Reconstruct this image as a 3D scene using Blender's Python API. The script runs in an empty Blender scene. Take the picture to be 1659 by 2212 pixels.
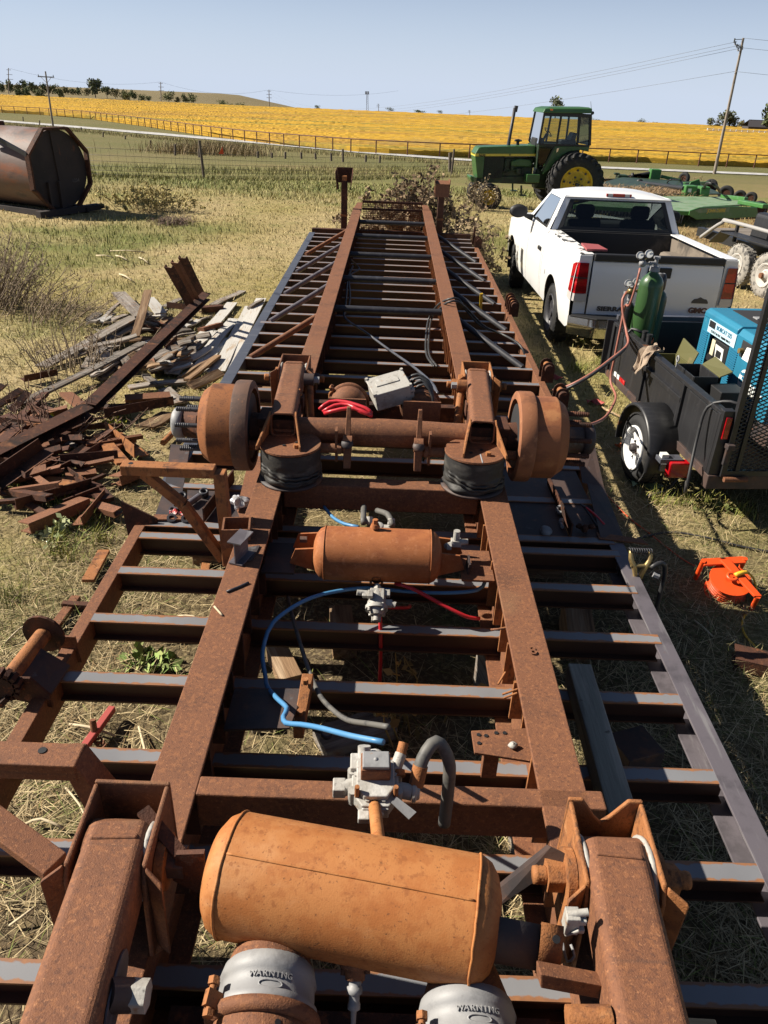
import bpy, math, random
import numpy as np
from mathutils import Vector as V, Matrix, Euler, noise
rng = random.Random(11)
sc = bpy.context.scene
COL = sc.collection
rad = math.radians
# ------------------------------------------------------------------ camera
F = 1661.0; CX, CY = 829.5, 1106.0; HC = 2.45
R = Matrix(((0.9992150586, -0.0393300750, -0.0047341121),
            (0.0149927146, 0.4860795900, -0.8737859295),
            (0.0366672214, 0.8730290816, 0.4862877106)))
cam = bpy.data.objects.new('camera', bpy.data.cameras.new('camera'))
COL.objects.link(cam)
cam.matrix_world = Matrix.Translation((0, 0, HC)) @ R.to_4x4()
cam.data.sensor_fit = 'VERTICAL'; cam.data.sensor_height = 24
cam.data.lens = F / 2212 * 24
cam.data.clip_start = 0.05; cam.data.clip_end = 6000
sc.camera = cam
# ------------------------------------------------------------------ light
SUN = V((-1.28, 0.22, 1.0)).normalized()
w = bpy.data.worlds.new('World'); sc.world = w; w.use_nodes = True
nt = w.node_tree; bg = nt.nodes['Background']
sky = nt.nodes.new('ShaderNodeTexSky'); sky.sky_type = 'NISHITA'
sky.sun_disc = False
sky.sun_elevation = math.asin(SUN.z); sky.sun_rotation = math.atan2(SUN.x, SUN.y)
sky.altitude = 300; sky.air_density = 0.5; sky.dust_density = 0.3; sky.ozone_density = 1.0
hz = nt.nodes.new('ShaderNodeMix'); hz.data_type = 'RGBA'; hz.inputs[7].default_value = (6.5, 7.4, 8.9, 1)   # pale haze, thickest at the horizon
tcw = nt.nodes.new('ShaderNodeTexCoord'); sx_ = nt.nodes.new('ShaderNodeSeparateXYZ'); nt.links.new(tcw.outputs['Generated'], sx_.inputs[0])
mr = nt.nodes.new('ShaderNodeMapRange'); mr.inputs[1].default_value = 0.0; mr.inputs[2].default_value = 0.18; mr.inputs[3].default_value = 1.0; mr.inputs[4].default_value = .04; nt.links.new(sx_.outputs[2], mr.inputs[0]); nt.links.new(mr.outputs[0], hz.inputs[0])
nt.links.new(sky.outputs[0], hz.inputs[6]); nt.links.new(hz.outputs[2], bg.inputs[0]); bg.inputs[1].default_value = 0.05
sl = bpy.data.lights.new('sun', 'SUN'); sl.energy = 5.0; sl.angle = rad(0.53); sl.color = (1.0, 0.92, 0.79)
so = bpy.data.objects.new('sun', sl); COL.objects.link(so)
so.rotation_euler = SUN.to_track_quat('Z', 'Y').to_euler()
vs = sc.view_settings
vs.view_transform = 'Standard'; vs.look = 'None'; vs.gamma = 1.0; vs.exposure = 0.92
vs.use_curve_mapping = False
sc.cycles.max_bounces = 6; sc.cycles.diffuse_bounces = 1; sc.cycles.glossy_bounces = 3
sc.cycles.transparent_max_bounces = 12; sc.cycles.transmission_bounces = 4
sc.cycles.use_denoising = True

# ------------------------------------------------------------------ terrain
_ty = np.arange(-60, 1400, 1.0)
_ctl = [(-60, .0), (0, -.03), (3, -.08), (5.3, -.16), (7, -.30), (10, -.48), (13.5, -.53), (24, -.72), (34, -1.35), (48, -2.65), (80, -4.0), (115, -5.25), (450, -10.6), (1400, -52.0)]
_tz = np.interp(_ty, [c[0] for c in _ctl], [c[1] for c in _ctl])
for _i in range(3):
    _p = np.pad(_tz, 4, mode='edge'); _s = np.convolve(_p, np.ones(9) / 9, 'valid')
    _tz = np.where(_ty < 18, _tz, _s)
def bump(x, y):
    r = 0.035 * math.sin(x * .9 + 1.3 * math.sin(y * .5)) * math.sin(y * .7 + .4)
    return r * min(1, max(0, (abs(x) - 1.0)))
def gz(x, y):
    z = float(np.interp(y, _ty, _tz))
    if y > 440:
        k = max(0, min(1, (-x - 62) / 170))
        z += (y - 440) * .0335 * k
    if y < 30: z += bump(x, y)
    return z
def ray(u, v):
    return R @ V((u - CX, -(v - CY), -F))
def at(u, v, z=0.0):                       # point seen at a photo position, on a level of height z
    d = ray(u, v); t = (z - HC) / d.z
    return V((0, 0, HC)) + d * t
def atY(u, v, y):                          # the same, at a given distance down the yard
    d = ray(u, v); return V((0, 0, HC)) + d * (y / d.y)
def atX(u, v, x):
    d = ray(u, v); return V((0, 0, HC)) + d * (x / d.x)
def G(u, v, dz=0.0):                       # the same, on the ground
    d = ray(u, v); a, b = .5, 1300.0
    for k in range(50):
        m = (a + b) / 2; p = V((0, 0, HC)) + d * (m / d.y)
        if p.z > gz(p.x, m) + dz: a = m
        else: b = m
    p = V((0, 0, HC)) + d * (a / d.y); return p

# ------------------------------------------------------------------ mesh building
class MB:
    def __init__(s): s.v = []; s.f = []; s.sm = []; s.c = None
    def add(s, vs, fs, sm=False, M=None):
        b = len(s.v)
        for p in vs: s.v.append(tuple(M @ V(p)) if M else tuple(p))
        for f in fs: s.f.append(tuple(i + b for i in f)); s.sm.append(sm)
        return s
    def box(s, c, d, M=None, taper=None):
        x, y, z = [k / 2 for k in d]; vs = []
        for k in (-1, 1):
            tx, ty = (taper if (taper and k > 0) else (1, 1))
            for a, b in ((-1, -1), (1, -1), (1, 1), (-1, 1)): vs.append((c[0] + a * x * tx, c[1] + b * y * ty, c[2] + k * z))
        return s.add(vs, [(3, 2, 1, 0), (4, 5, 6, 7), (0, 1, 5, 4), (1, 2, 6, 5), (2, 3, 7, 6), (3, 0, 4, 7)], M=M)
    def prof(s, p, q, poly, up=(0, 0, 1), cap=True, sm=False):
        p, q, up = V(p), V(q), V(up); d = (q - p).normalized(); a = d.cross(up).normalized(); u = a.cross(d).normalized()
        n = len(poly); vs = [o + a * x + u * y for o in (p, q) for x, y in poly]
        fs = [(i, (i + 1) % n, n + (i + 1) % n, n + i) for i in range(n)]
        if cap: fs += [tuple(range(n - 1, -1, -1)), tuple(range(n, 2 * n))]
        return s.add(vs, fs, sm)
    def bar(s, p, q, w, h, up=(0, 0, 1)):
        return s.prof(p, q, [(-w / 2, -h / 2), (w / 2, -h / 2), (w / 2, h / 2), (-w / 2, h / 2)], up)
    def ibeam(s, p, q, w, h, t=.008, tw=.006, up=(0, 0, 1)):
        a, b, c = w / 2, h / 2, tw / 2
        return s.prof(p, q, [(-a, -b), (a, -b), (a, -b + t), (c, -b + t), (c, b - t), (a, b - t), (a, b), (-a, b), (-a, b - t), (-c, b - t), (-c, -b + t), (-a, -b + t)], up)
    def chan(s, p, q, w, h, t=.008, side=1, up=(0, 0, 1)):
        a, b = w / 2, h / 2
        P = [(-a, -b), (a, -b), (a, -b + t), (-a + t, -b + t), (-a + t, b - t), (a, b - t), (a, b), (-a, b)]
        if side < 0: P = [(-x, y) for x, y in reversed(P)]
        return s.prof(p, q, P, up)
    def angle(s, p, q, w, h, t=.006, up=(0, 0, 1), side=1):
        P = [(0, 0), (w, 0), (w, t), (t, t), (t, h), (0, h)]
        if side < 0: P = [(-x, y) for x, y in reversed(P)]
        return s.prof(p, q, P, up)
    def lathe(s, o, ax, prof, n=20, sm=True, a0=0., a1=2 * math.pi, ref=None):
        o, ax = V(o), V(ax).normalized()
        r = V(ref) if ref else (V((0, 0, 1)) if abs(ax.z) < .9 else V((1, 0, 0)))
        e1 = (r - ax * r.dot(ax)).normalized(); e2 = ax.cross(e1)
        full = abs(a1 - a0 - 2 * math.pi) < 1e-6; m = n if full else n + 1
        vs = []
        for t, rr in prof:
            for k in range(m):
                an = a0 + (a1 - a0) * k / n
                vs.append(o + ax * t + (e1 * math.cos(an) + e2 * math.sin(an)) * rr)
        fs = []
        for i in range(len(prof) - 1):
            for k in range(n):
                k2 = (k + 1) % m if full else k + 1
                fs.append((i * m + k, i * m + k2, (i + 1) * m + k2, (i + 1) * m + k))
        return s.add(vs, fs, sm)
    def cyl(s, p, q, r, r2=None, n=16, cap=True, sm=True):
        p, q = V(p), V(q); L = (q - p).length; r2 = r if r2 is None else r2; d = q - p
        s.lathe(p, d, [(0, r), (L, r2)], n, sm)
        if cap: s.lathe(p, d, [(0, 0.0001), (0, r)], n, False); s.lathe(p, d, [(L, r2), (L, 0.0001)], n, False)
        return s
    def tube(s, pts, r, n=8, step=None, close=True):
        P = [V(p) for p in pts]
        if step and len(P) > 2:
            Q = [P[0] * 2 - P[1]] + P + [P[-1] * 2 - P[-2]]; O = []
            for i in range(1, len(Q) - 2):
                m = max(2, int((Q[i + 1] - Q[i]).length / step))
                for k in range(m):
                    t = k / m; a, b, c, d = Q[i - 1], Q[i], Q[i + 1], Q[i + 2]
                    O.append(.5 * ((2 * b) + (c - a) * t + (2 * a - 5 * b + 4 * c - d) * t * t + (3 * b - a - 3 * c + d) * t ** 3))
            O.append(P[-1]); P = O
        up = None; vs = []; N = len(P); rr = r if callable(r) else (lambda t: r)
        for i, p in enumerate(P):
            d = (P[min(i + 1, N - 1)] - P[max(i - 1, 0)]).normalized()
            if up is None: up = d.orthogonal().normalized()
            up = (up - d * up.dot(d)); up = up.normalized() if up.length > 1e-6 else d.orthogonal().normalized(); sd = d.cross(up)
            for k in range(n):
                an = 2 * math.pi * k / n; vs.append(p + (up * math.cos(an) + sd * math.sin(an)) * rr(i / max(1, N - 1)))
        fs = [(i * n + k, i * n + (k + 1) % n, (i + 1) * n + (k + 1) % n, (i + 1) * n + k) for i in range(N - 1) for k in range(n)]
        if close: fs += [tuple(range(n - 1, -1, -1)), tuple((N - 1) * n + k for k in range(n))]
        return s.add(vs, fs, True)
    def slab(s, pts, th):
        pts = [V(p) for p in pts]; th = V(th); n = len(pts)
        nn = (pts[1] - pts[0]).cross(pts[2] - pts[0])
        if nn.dot(th) > 0: pts = pts[::-1]
        vs = pts + [p + th for p in pts]
        fs = [tuple(range(n)), tuple(range(2 * n - 1, n - 1, -1))] + [((i + 1) % n, i, n + i, n + (i + 1) % n) for i in range(n)]
        return s.add(vs, fs)
    def hexnut(s, p, ax, r, h): return s.cyl(p, V(p) + V(ax).normalized() * h, r, n=6, sm=False)
    def ball(s, c, r, n=10, m=7, sc_=(1, 1, 1), jit=0, M=None):
        vs = []; fs = []
        for i in range(m + 1):
            th = math.pi * i / m
            for k in range(n):
                ph = 2 * math.pi * k / n; j = 1 + (rng.uniform(-jit, jit) if jit else 0)
                vs.append((c[0] + r * sc_[0] * math.sin(th) * math.cos(ph) * j, c[1] + r * sc_[1] * math.sin(th) * math.sin(ph) * j, c[2] + r * sc_[2] * math.cos(th) * j))
        for i in range(m):
            for k in range(n): fs.append((i * n + k, (i + 1) * n + k, (i + 1) * n + (k + 1) % n, i * n + (k + 1) % n))
        return s.add(vs, fs, True, M)
    def grid(s, fn, nu, nv, sm=True):
        vs = [fn(i / nu, j / nv) for j in range(nv + 1) for i in range(nu + 1)]
        fs = [(j * (nu + 1) + i, j * (nu + 1) + i + 1, (j + 1) * (nu + 1) + i + 1, (j + 1) * (nu + 1) + i) for j in range(nv) for i in range(nu)]
        return s.add(vs, fs, sm)
    def mesh(s, name):
        me = bpy.data.meshes.new(name); me.from_pydata(s.v, [], s.f)
        me.polygons.foreach_set('use_smooth', s.sm)
        if s.c is not None:
            at_ = me.color_attributes.new('Col', 'FLOAT_COLOR', 'CORNER'); buf = []
            for f, c in zip(s.f, s.c): buf += [c[0], c[1], c[2], 1.0] * len(f)
            at_.data.foreach_set('color', buf)
        me.update(); return me

WM = {}
def link(o, parent=None, wm=None):
    COL.objects.link(o)
    if parent:
        o.parent = parent; o.matrix_parent_inverse = WM[parent.name].inverted()
    WM[o.name] = wm or Matrix.Identity(4)
    return o
def tag(o, label=None, cat=None, group=None, kind=None):
    if label: o['label'] = label
    if cat: o['category'] = cat
    if group: o['group'] = group
    if kind: o['kind'] = kind
    return o
def thing(name, label, cat, loc=(0, 0, 0), group=None):
    o = bpy.data.objects.new(name, None); o.location = loc; o.empty_display_size = .2
    link(o, None, Matrix.Translation(loc)); return tag(o, label, cat, group)
def part(name, mb, mat, parent=None, bevel=0, label=None, seg=2):
    me = mb.mesh(name) if isinstance(mb, MB) else mb
    o = bpy.data.objects.new(name, me); link(o, parent)
    if mat and not me.materials: me.materials.append(mat)
    if bevel:
        b = o.modifiers.new('Bevel', 'BEVEL'); b.width = bevel; b.segments = seg; b.limit_method = 'ANGLE'; b.angle_limit = rad(35); b.harden_normals = False
    if label: o['label'] = label
    return o
def single(name, mb, mat, label, cat, group=None, bevel=0, kind=None):
    o = part(name, mb, mat, None, bevel); return tag(o, label, cat, group, kind)
def place(o, loc, rot=None):
    o.location = loc
    if rot is not None: o.rotation_euler = rot
def dup(root, loc=None, rot=None, label=None):
    def cp(o, par):
        c = o.copy(); COL.objects.link(c)
        if par: c.parent = par; c.matrix_parent_inverse = o.matrix_parent_inverse.copy()
        for ch in list(o.children): cp(ch, c)
        return c
    r = cp(root, None)
    if loc is not None: r.location = loc
    if rot is not None: r.rotation_euler = rot
    if label: r['label'] = label
    return r
def text_mesh(body, size, ext=.002, bold=0.0, sx=1.0, shear=0.0):
    cu = bpy.data.curves.new('lettering', 'FONT'); cu.body = body; cu.size = size; cu.extrude = ext; cu.offset = bold
    cu.align_x = 'CENTER'; cu.align_y = 'CENTER'; cu.shear = shear; cu.resolution_u = 3
    o = bpy.data.objects.new('lettering', cu); COL.objects.link(o)
    me = bpy.data.meshes.new_from_object(o.evaluated_get(bpy.context.evaluated_depsgraph_get()))
    bpy.data.objects.remove(o); bpy.data.curves.remove(cu)
    if sx != 1: me.transform(Matrix.Diagonal((sx, 1, 1, 1)))
    return me
def lettering(body, size, M, mat, parent, ext=.002, bold=0.0, sx=1.0, name='lettering', shear=0.0):
    me = text_mesh(body, size, ext, bold, sx, shear); me.transform(M)
    me.materials.clear()
    return part(name, me, mat, parent)
def frame(o, x, y):                        # matrix with given x and y axes (text lies in its xy plane)
    x = V(x).normalized(); y = V(y); y = (y - x * y.dot(x)).normalized(); z = x.cross(y); o = V(o)
    return Matrix(((x.x, y.x, z.x, o.x), (x.y, y.y, z.y, o.y), (x.z, y.z, z.z, o.z), (0, 0, 0, 1)))

# ------------------------------------------------------------------ materials
def mat(name, base, rough=.6, metal=0, layers=(), bump=0, bscale=60, var=0, spec=.5, coat=0, vc=False, alpha=None, trans=0, emit=None):
    m = bpy.data.materials.new(name); m.use_nodes = True; t = m.node_tree; N = t.nodes; L = t.links
    b = N['Principled BSDF']; b.inputs['Roughness'].default_value = rough; b.inputs['Metallic'].default_value = metal
    b.inputs['Specular IOR Level'].default_value = spec; b.inputs['Coat Weight'].default_value = coat
    b.inputs['Transmission Weight'].default_value = trans
    tc = N.new('ShaderNodeTexCoord')
    if vc:
        a = N.new('ShaderNodeVertexColor'); a.layer_name = 'Col'; cur = a.outputs[0]
    else:
        c = N.new('ShaderNodeRGB'); c.outputs[0].default_value = (*base, 1); cur = c.outputs[0]
    for k, ly in enumerate(layers):
        col, s, lo, hi = ly[:4]; mx = ly[4] if len(ly) > 4 else 1.0
        mp = N.new('ShaderNodeMapping'); L.new(tc.outputs['Object'], mp.inputs[0])
        mp.inputs['Location'].default_value = (k * 7.3, k * 3.1, k * 5.7)
        mp.inputs['Scale'].default_value = s if isinstance(s, tuple) else (s, s, s)
        n = N.new('ShaderNodeTexNoise'); n.inputs['Scale'].default_value = 1; n.inputs['Detail'].default_value = 5; n.inputs['Roughness'].default_value = .62
        L.new(mp.outputs[0], n.inputs[0])
        r = N.new('ShaderNodeMapRange'); r.interpolation_type = 'SMOOTHSTEP'
        r.inputs[1].default_value = lo; r.inputs[2].default_value = hi; r.inputs[4].default_value = mx
        L.new(n.outputs[0], r.inputs[0])
        x = N.new('ShaderNodeMix'); x.data_type = 'RGBA'; L.new(r.outputs[0], x.inputs[0]); L.new(cur, x.inputs[6]); x.inputs[7].default_value = (*col, 1); cur = x.outputs[2]
    if var:
        oi = N.new('ShaderNodeObjectInfo'); r = N.new('ShaderNodeMapRange'); r.inputs[3].default_value = 1 - var; r.inputs[4].default_value = 1 + var
        L.new(oi.outputs['Random'], r.inputs[0])
        x = N.new('ShaderNodeMix'); x.data_type = 'RGBA'; x.blend_type = 'MULTIPLY'; x.inputs[0].default_value = 1
        L.new(cur, x.inputs[6]); L.new(r.outputs[0], x.inputs[7]); cur = x.outputs[2]
    L.new(cur, b.inputs['Base Color'])
    if bump:
        n = N.new('ShaderNodeTexNoise'); n.inputs['Detail'].default_value = 5
        mp = N.new('ShaderNodeMapping'); L.new(tc.outputs['Object'], mp.inputs[0])
        mp.inputs['Scale'].default_value = bscale if isinstance(bscale, tuple) else (bscale,) * 3
        L.new(mp.outputs[0], n.inputs[0]); n.inputs['Scale'].default_value = 1
        bp = N.new('ShaderNodeBump'); bp.inputs['Strength'].default_value = bump; bp.inputs['Distance'].default_value = .01
        L.new(n.outputs[0], bp.inputs['Height']); L.new(bp.outputs[0], b.inputs['Normal'])
    if emit: b.inputs['Emission Color'].default_value = (*emit, 1); b.inputs['Emission Strength'].default_value = 1
    return m
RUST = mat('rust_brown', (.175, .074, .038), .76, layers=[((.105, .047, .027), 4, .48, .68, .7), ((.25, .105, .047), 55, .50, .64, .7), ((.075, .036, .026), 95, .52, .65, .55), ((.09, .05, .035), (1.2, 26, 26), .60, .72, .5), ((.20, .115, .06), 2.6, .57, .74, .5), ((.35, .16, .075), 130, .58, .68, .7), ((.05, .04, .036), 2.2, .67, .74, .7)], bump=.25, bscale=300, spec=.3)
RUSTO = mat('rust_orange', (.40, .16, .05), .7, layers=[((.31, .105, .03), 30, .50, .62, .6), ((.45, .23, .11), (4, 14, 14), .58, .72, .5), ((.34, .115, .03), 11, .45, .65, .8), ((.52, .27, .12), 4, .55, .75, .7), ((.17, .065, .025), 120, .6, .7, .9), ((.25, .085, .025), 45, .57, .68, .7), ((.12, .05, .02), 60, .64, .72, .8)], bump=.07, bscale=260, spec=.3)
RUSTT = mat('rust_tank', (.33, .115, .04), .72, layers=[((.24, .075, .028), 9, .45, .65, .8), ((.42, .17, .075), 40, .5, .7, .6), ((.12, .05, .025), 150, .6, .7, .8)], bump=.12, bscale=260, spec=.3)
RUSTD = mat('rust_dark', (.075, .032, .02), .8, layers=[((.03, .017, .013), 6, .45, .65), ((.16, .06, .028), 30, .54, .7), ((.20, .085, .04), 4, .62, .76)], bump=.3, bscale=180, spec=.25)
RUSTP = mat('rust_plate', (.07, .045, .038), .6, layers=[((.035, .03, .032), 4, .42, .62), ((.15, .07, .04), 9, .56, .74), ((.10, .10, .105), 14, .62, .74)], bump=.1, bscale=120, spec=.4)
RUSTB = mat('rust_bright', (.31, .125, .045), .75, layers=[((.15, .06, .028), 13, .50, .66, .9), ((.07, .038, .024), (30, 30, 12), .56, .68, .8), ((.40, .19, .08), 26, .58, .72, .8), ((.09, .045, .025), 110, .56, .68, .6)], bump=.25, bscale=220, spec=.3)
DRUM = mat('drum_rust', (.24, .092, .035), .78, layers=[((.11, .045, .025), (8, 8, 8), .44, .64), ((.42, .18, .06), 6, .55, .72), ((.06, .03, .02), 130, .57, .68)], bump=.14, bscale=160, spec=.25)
BLACKP = mat('black_paint', (.018, .018, .02), .42, layers=[((.05, .05, .052), (2, 30, 2), .52, .75, .6), ((.14, .06, .03), 7, .69, .74), ((.10, .10, .10), 40, .66, .74, .5)], bump=.04, bscale=60)
BLACKS = mat('black_pipe', (.03, .03, .037), .5, layers=[((.055, .055, .065), 12, .5, .7)], bump=.05, bscale=200)
STEELN = mat('new_steel', (.085, .09, .11), .42, metal=.25, layers=[((.13, .135, .15), (3, 40, 40), .5, .7), ((.05, .05, .06), 5, .55, .7), ((.16, .09, .06), 14, .68, .76)], bump=.04, bscale=160)
STEELM = mat('mill_steel', (.135, .12, .135), .45, metal=.2, layers=[((.095, .085, .095), 9, .45, .65), ((.21, .20, .205), (30, 3, 30), .55, .72), ((.20, .10, .06), 18, .67, .76)], bump=.05, bscale=200)
RUBBER = mat('tyre_rubber', (.022, .022, .023), .75, layers=[((.06, .055, .05), 9, .5, .75)], bump=.15, bscale=90, spec=.3)
RUBBERD = mat('dusty_rubber', (.30, .28, .25), .85, layers=[((.10, .095, .09), 12, .48, .62)], bump=.3, bscale=80, spec=.2)
BELLOW = mat('bellows_rubber', (.028, .027, .026), .6, layers=[((.075, .07, .062), (9, 9, 25), .48, .72)], bump=.2, bscale=60, spec=.35)
HOSEB = mat('black_hose', (.025, .025, .027), .5, layers=[((.06, .058, .055), 20, .5, .7)])
HOSEG = mat('gray_hose', (.11, .105, .095), .6, layers=[((.05, .05, .05), 15, .5, .7)])
HOSER = mat('red_hose', (.50, .02, .03), .38)
HOSEU = mat('blue_hose', (.07, .22, .42), .38, layers=[((.16, .33, .55), (2, 2, 2), .55, .7, .6)])
HOSEO = mat('copper_hose', (.32, .12, .085), .5)
WHITEC = mat('white_casting', (.36, .345, .315), .6, layers=[((.27, .25, .22), 14, .48, .68), ((.26, .15, .08), 22, .60, .70, .8), ((.48, .47, .45), 7, .55, .7), ((.07, .065, .06), 40, .62, .70, .8)], bump=.2, bscale=90)
GRAYC = mat('gray_casting', (.25, .25, .255), .55, metal=0, layers=[((.18, .18, .185), 20, .5, .7), ((.31, .31, .31), 8, .56, .72), ((.30, .17, .09), 11, .66, .74, .7)], bump=.05, bscale=200)
WHITEP = mat('white_paint', (.78, .78, .78), .28, layers=[((.60, .585, .55), (1.4, 1.4, 5), .6, .8, .35), ((.45, .40, .33), 60, .72, .78, .5)], coat=.4)
CHROME = mat('worn_chrome', (.60, .58, .55), .14, metal=1)
BLACKM = mat('black_plastic', (.014, .014, .015), .55)
DARKIN = mat('dark_interior', (.02, .02, .022), .8)
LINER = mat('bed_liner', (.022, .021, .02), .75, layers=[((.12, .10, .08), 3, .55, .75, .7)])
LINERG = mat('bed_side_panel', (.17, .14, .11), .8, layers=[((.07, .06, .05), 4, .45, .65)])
CHIP = mat('chipped_cap', (.05, .05, .05), .6, layers=[((.72, .71, .69), (9, 3.5, 9), .44, .49), ((.10, .10, .10), 30, .60, .64)])
def glass_mat(name, tint, fac, rough=.03):
    m = bpy.data.materials.new(name); m.use_nodes = True; t = m.node_tree; N = t.nodes
    for n in list(N): N.remove(n)
    o = N.new('ShaderNodeOutputMaterial'); tr = N.new('ShaderNodeBsdfTransparent'); g = N.new('ShaderNodeBsdfGlossy'); mx = N.new('ShaderNodeMixShader'); fr = N.new('ShaderNodeFresnel')
    tr.inputs[0].default_value = (*tint, 1); g.inputs['Roughness'].default_value = rough; fr.inputs[0].default_value = fac
    t.links.new(fr.outputs[0], mx.inputs[0]); t.links.new(tr.outputs[0], mx.inputs[1]); t.links.new(g.outputs[0], mx.inputs[2]); t.links.new(mx.outputs[0], o.inputs[0])
    return m
GLASS = glass_mat('window_glass', (.62, .68, .64), 1.5)
GLASSD = glass_mat('dark_glass', (.30, .33, .32), 1.5)
REDL = mat('red_lens', (.45, .008, .012), .12, layers=[((.22, .004, .008), (2, 2, 9), .45, .6)], coat=.6)
CLEARL = mat('clear_lens', (.55, .52, .50), .12, coat=.6)
GREENT = mat('green_tractor_paint', (.035, .105, .028), .42, layers=[((.06, .13, .05), 2, .5, .75, .7), ((.02, .06, .02), 6, .55, .75)], coat=.15)
GREENM = mat('green_mower_paint', (.05, .17, .04), .45, layers=[((.12, .22, .12), 3, .52, .75, .6), ((.025, .07, .02), 8, .58, .75)])
GREENMT = mat('dusty_green_top', (.19, .27, .17), .6, layers=[((.10, .20, .08), 2.5, .45, .65), ((.26, .22, .14), 5, .56, .72)])
GREEND = mat('dark_green_metal', (.02, .045, .02), .5, layers=[((.01, .012, .01), 5, .45, .65)])
YELLOW = mat('yellow_paint', (.62, .40, .02), .45, layers=[((.38, .22, .02), 4, .5, .72), ((.12, .08, .03), 9, .62, .72)])
YSTRIPE = mat('yellow_decal', (.62, .50, .06), .45)
CYLG = mat('cylinder_green', (.03, .078, .022), .38, layers=[((.05, .13, .04), (6, 6, 2), .5, .72), ((.12, .13, .07), 30, .68, .74)], coat=.2)
CYLD = mat('cylinder_dark_green', (.02, .07, .035), .42, layers=[((.03, .05, .03), 6, .5, .7)])
BRASS = mat('brass_fitting', (.40, .29, .12), .35, metal=.6, layers=[((.2, .14, .07), 30, .5, .7)])
GAUGE = mat('gauge_face', (.72, .72, .68), .35)
WELDB = mat('welder_blue', (.022, .175, .28), .42, layers=[((.018, .13, .22), 2, .5, .72), ((.09, .24, .33), 8, .62, .75)], coat=.1)
WELDBD = mat('welder_blue_dark', (.015, .13, .23), .5)
OLIVE = mat('olive_paint', (.10, .095, .035), .5, layers=[((.06, .055, .025), 5, .5, .7), ((.17, .13, .06), 9, .6, .74)])
ORANGE = mat('orange_plastic', (.72, .075, .012), .42, layers=[((.5, .05, .01), 5, .55, .75)])
ORANGEC = mat('orange_cord', (.60, .07, .015), .5)
YELLOWC = mat('yellow_cord', (.70, .42, .03), .5)
RAG = mat('rag_cloth', (.34, .26, .19), .95, layers=[((.2, .14, .1), 20, .5, .7)], bump=.5, bscale=90)
WOODG = mat('weathered_wood', (.23, .20, .17), .85, layers=[((.11, .09, .075), (1.5, 28, 28), .42, .64), ((.34, .31, .28), (1, 16, 16), .52, .72), ((.20, .11, .06), 5, .6, .76)], bump=.5, bscale=(6, 90, 90), var=.28, spec=.2)
WOODB = mat('brown_wood', (.24, .15, .085), .85, layers=[((.12, .07, .04), (1.5, 24, 24), .42, .64), ((.36, .26, .17), (1, 14, 14), .55, .74)], bump=.5, bscale=(6, 90, 90), var=.25, spec=.2)
WOODW = mat('white_painted_wood', (.47, .45, .415), .7, layers=[((.38, .30, .22), (2, 22, 22), .55, .68), ((.45, .43, .40), 6, .5, .7), ((.22, .15, .10), 9, .66, .74)], bump=.35, bscale=(6, 80, 80), var=.12, spec=.25)
WOODN = mat('fresh_lumber', (.58, .40, .21), .75, layers=[((.42, .26, .13), (40, 2.2, 40), .46, .66), ((.13, .12, .10), (14, 1.2, 14), .48, .66, .85)], bump=.15, bscale=(90, 6, 90), spec=.25)
WOODS = mat('lumber_gray', (.20, .19, .155), .8, layers=[((.11, .10, .085), (26, 1.5, 26), .45, .65), ((.30, .28, .23), (12, 1, 12), .55, .72)], bump=.3, bscale=(80, 6, 80), spec=.2)
POLEW = mat('pole_wood', (.30, .255, .215), .85, layers=[((.19, .155, .125), (14, 14, .8), .45, .65)], spec=.2)
POSTR = mat('fence_rust', (.13, .05, .03), .8, layers=[((.07, .03, .02), 2, .45, .65)])
POSTW = mat('old_post', (.12, .095, .075), .9)
POSTT = mat('steel_post', (.05, .055, .045), .7)
WIREG = mat('fence_wire', (.16, .145, .13), .6, metal=.3)
WIREL = mat('power_cable', (.10, .11, .13), .6)
WHITEF = mat('white_fence_paint', (.75, .75, .75), .6)
ASPH = mat('pale_road', (.46, .45, .435), .9, layers=[((.25, .245, .235), 1.2, .45, .65), ((.40, .385, .36), .3, .5, .7)])
BARN = mat('barn_dark', (.05, .045, .05), .8)
TANKS = mat('tank_skin', (.12, .075, .062), .65, layers=[((.21, .07, .03), (.7, .7, 2.2), .52, .68), ((.20, .155, .145), (.6, .6, 1.2), .55, .75), ((.06, .045, .045), (1.2, 1.2, 3.5), .54, .7), ((.10, .06, .05), 9, .55, .72)], bump=.3, bscale=25)
TANKD = mat('tank_end', (.030, .022, .022), .8, layers=[((.016, .013, .014), 1.3, .45, .65), ((.11, .04, .02), (3, 3, 1.2), .64, .74), ((.10, .09, .085), 14, .69, .76)])
PLASTIC = mat('clear_bag', (.62, .62, .64), .25, trans=.35)
CLOTHW = mat('white_cloth', (.62, .62, .60), .9)
CROSS = bpy.data.materials.new('crossmember_steel')
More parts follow.
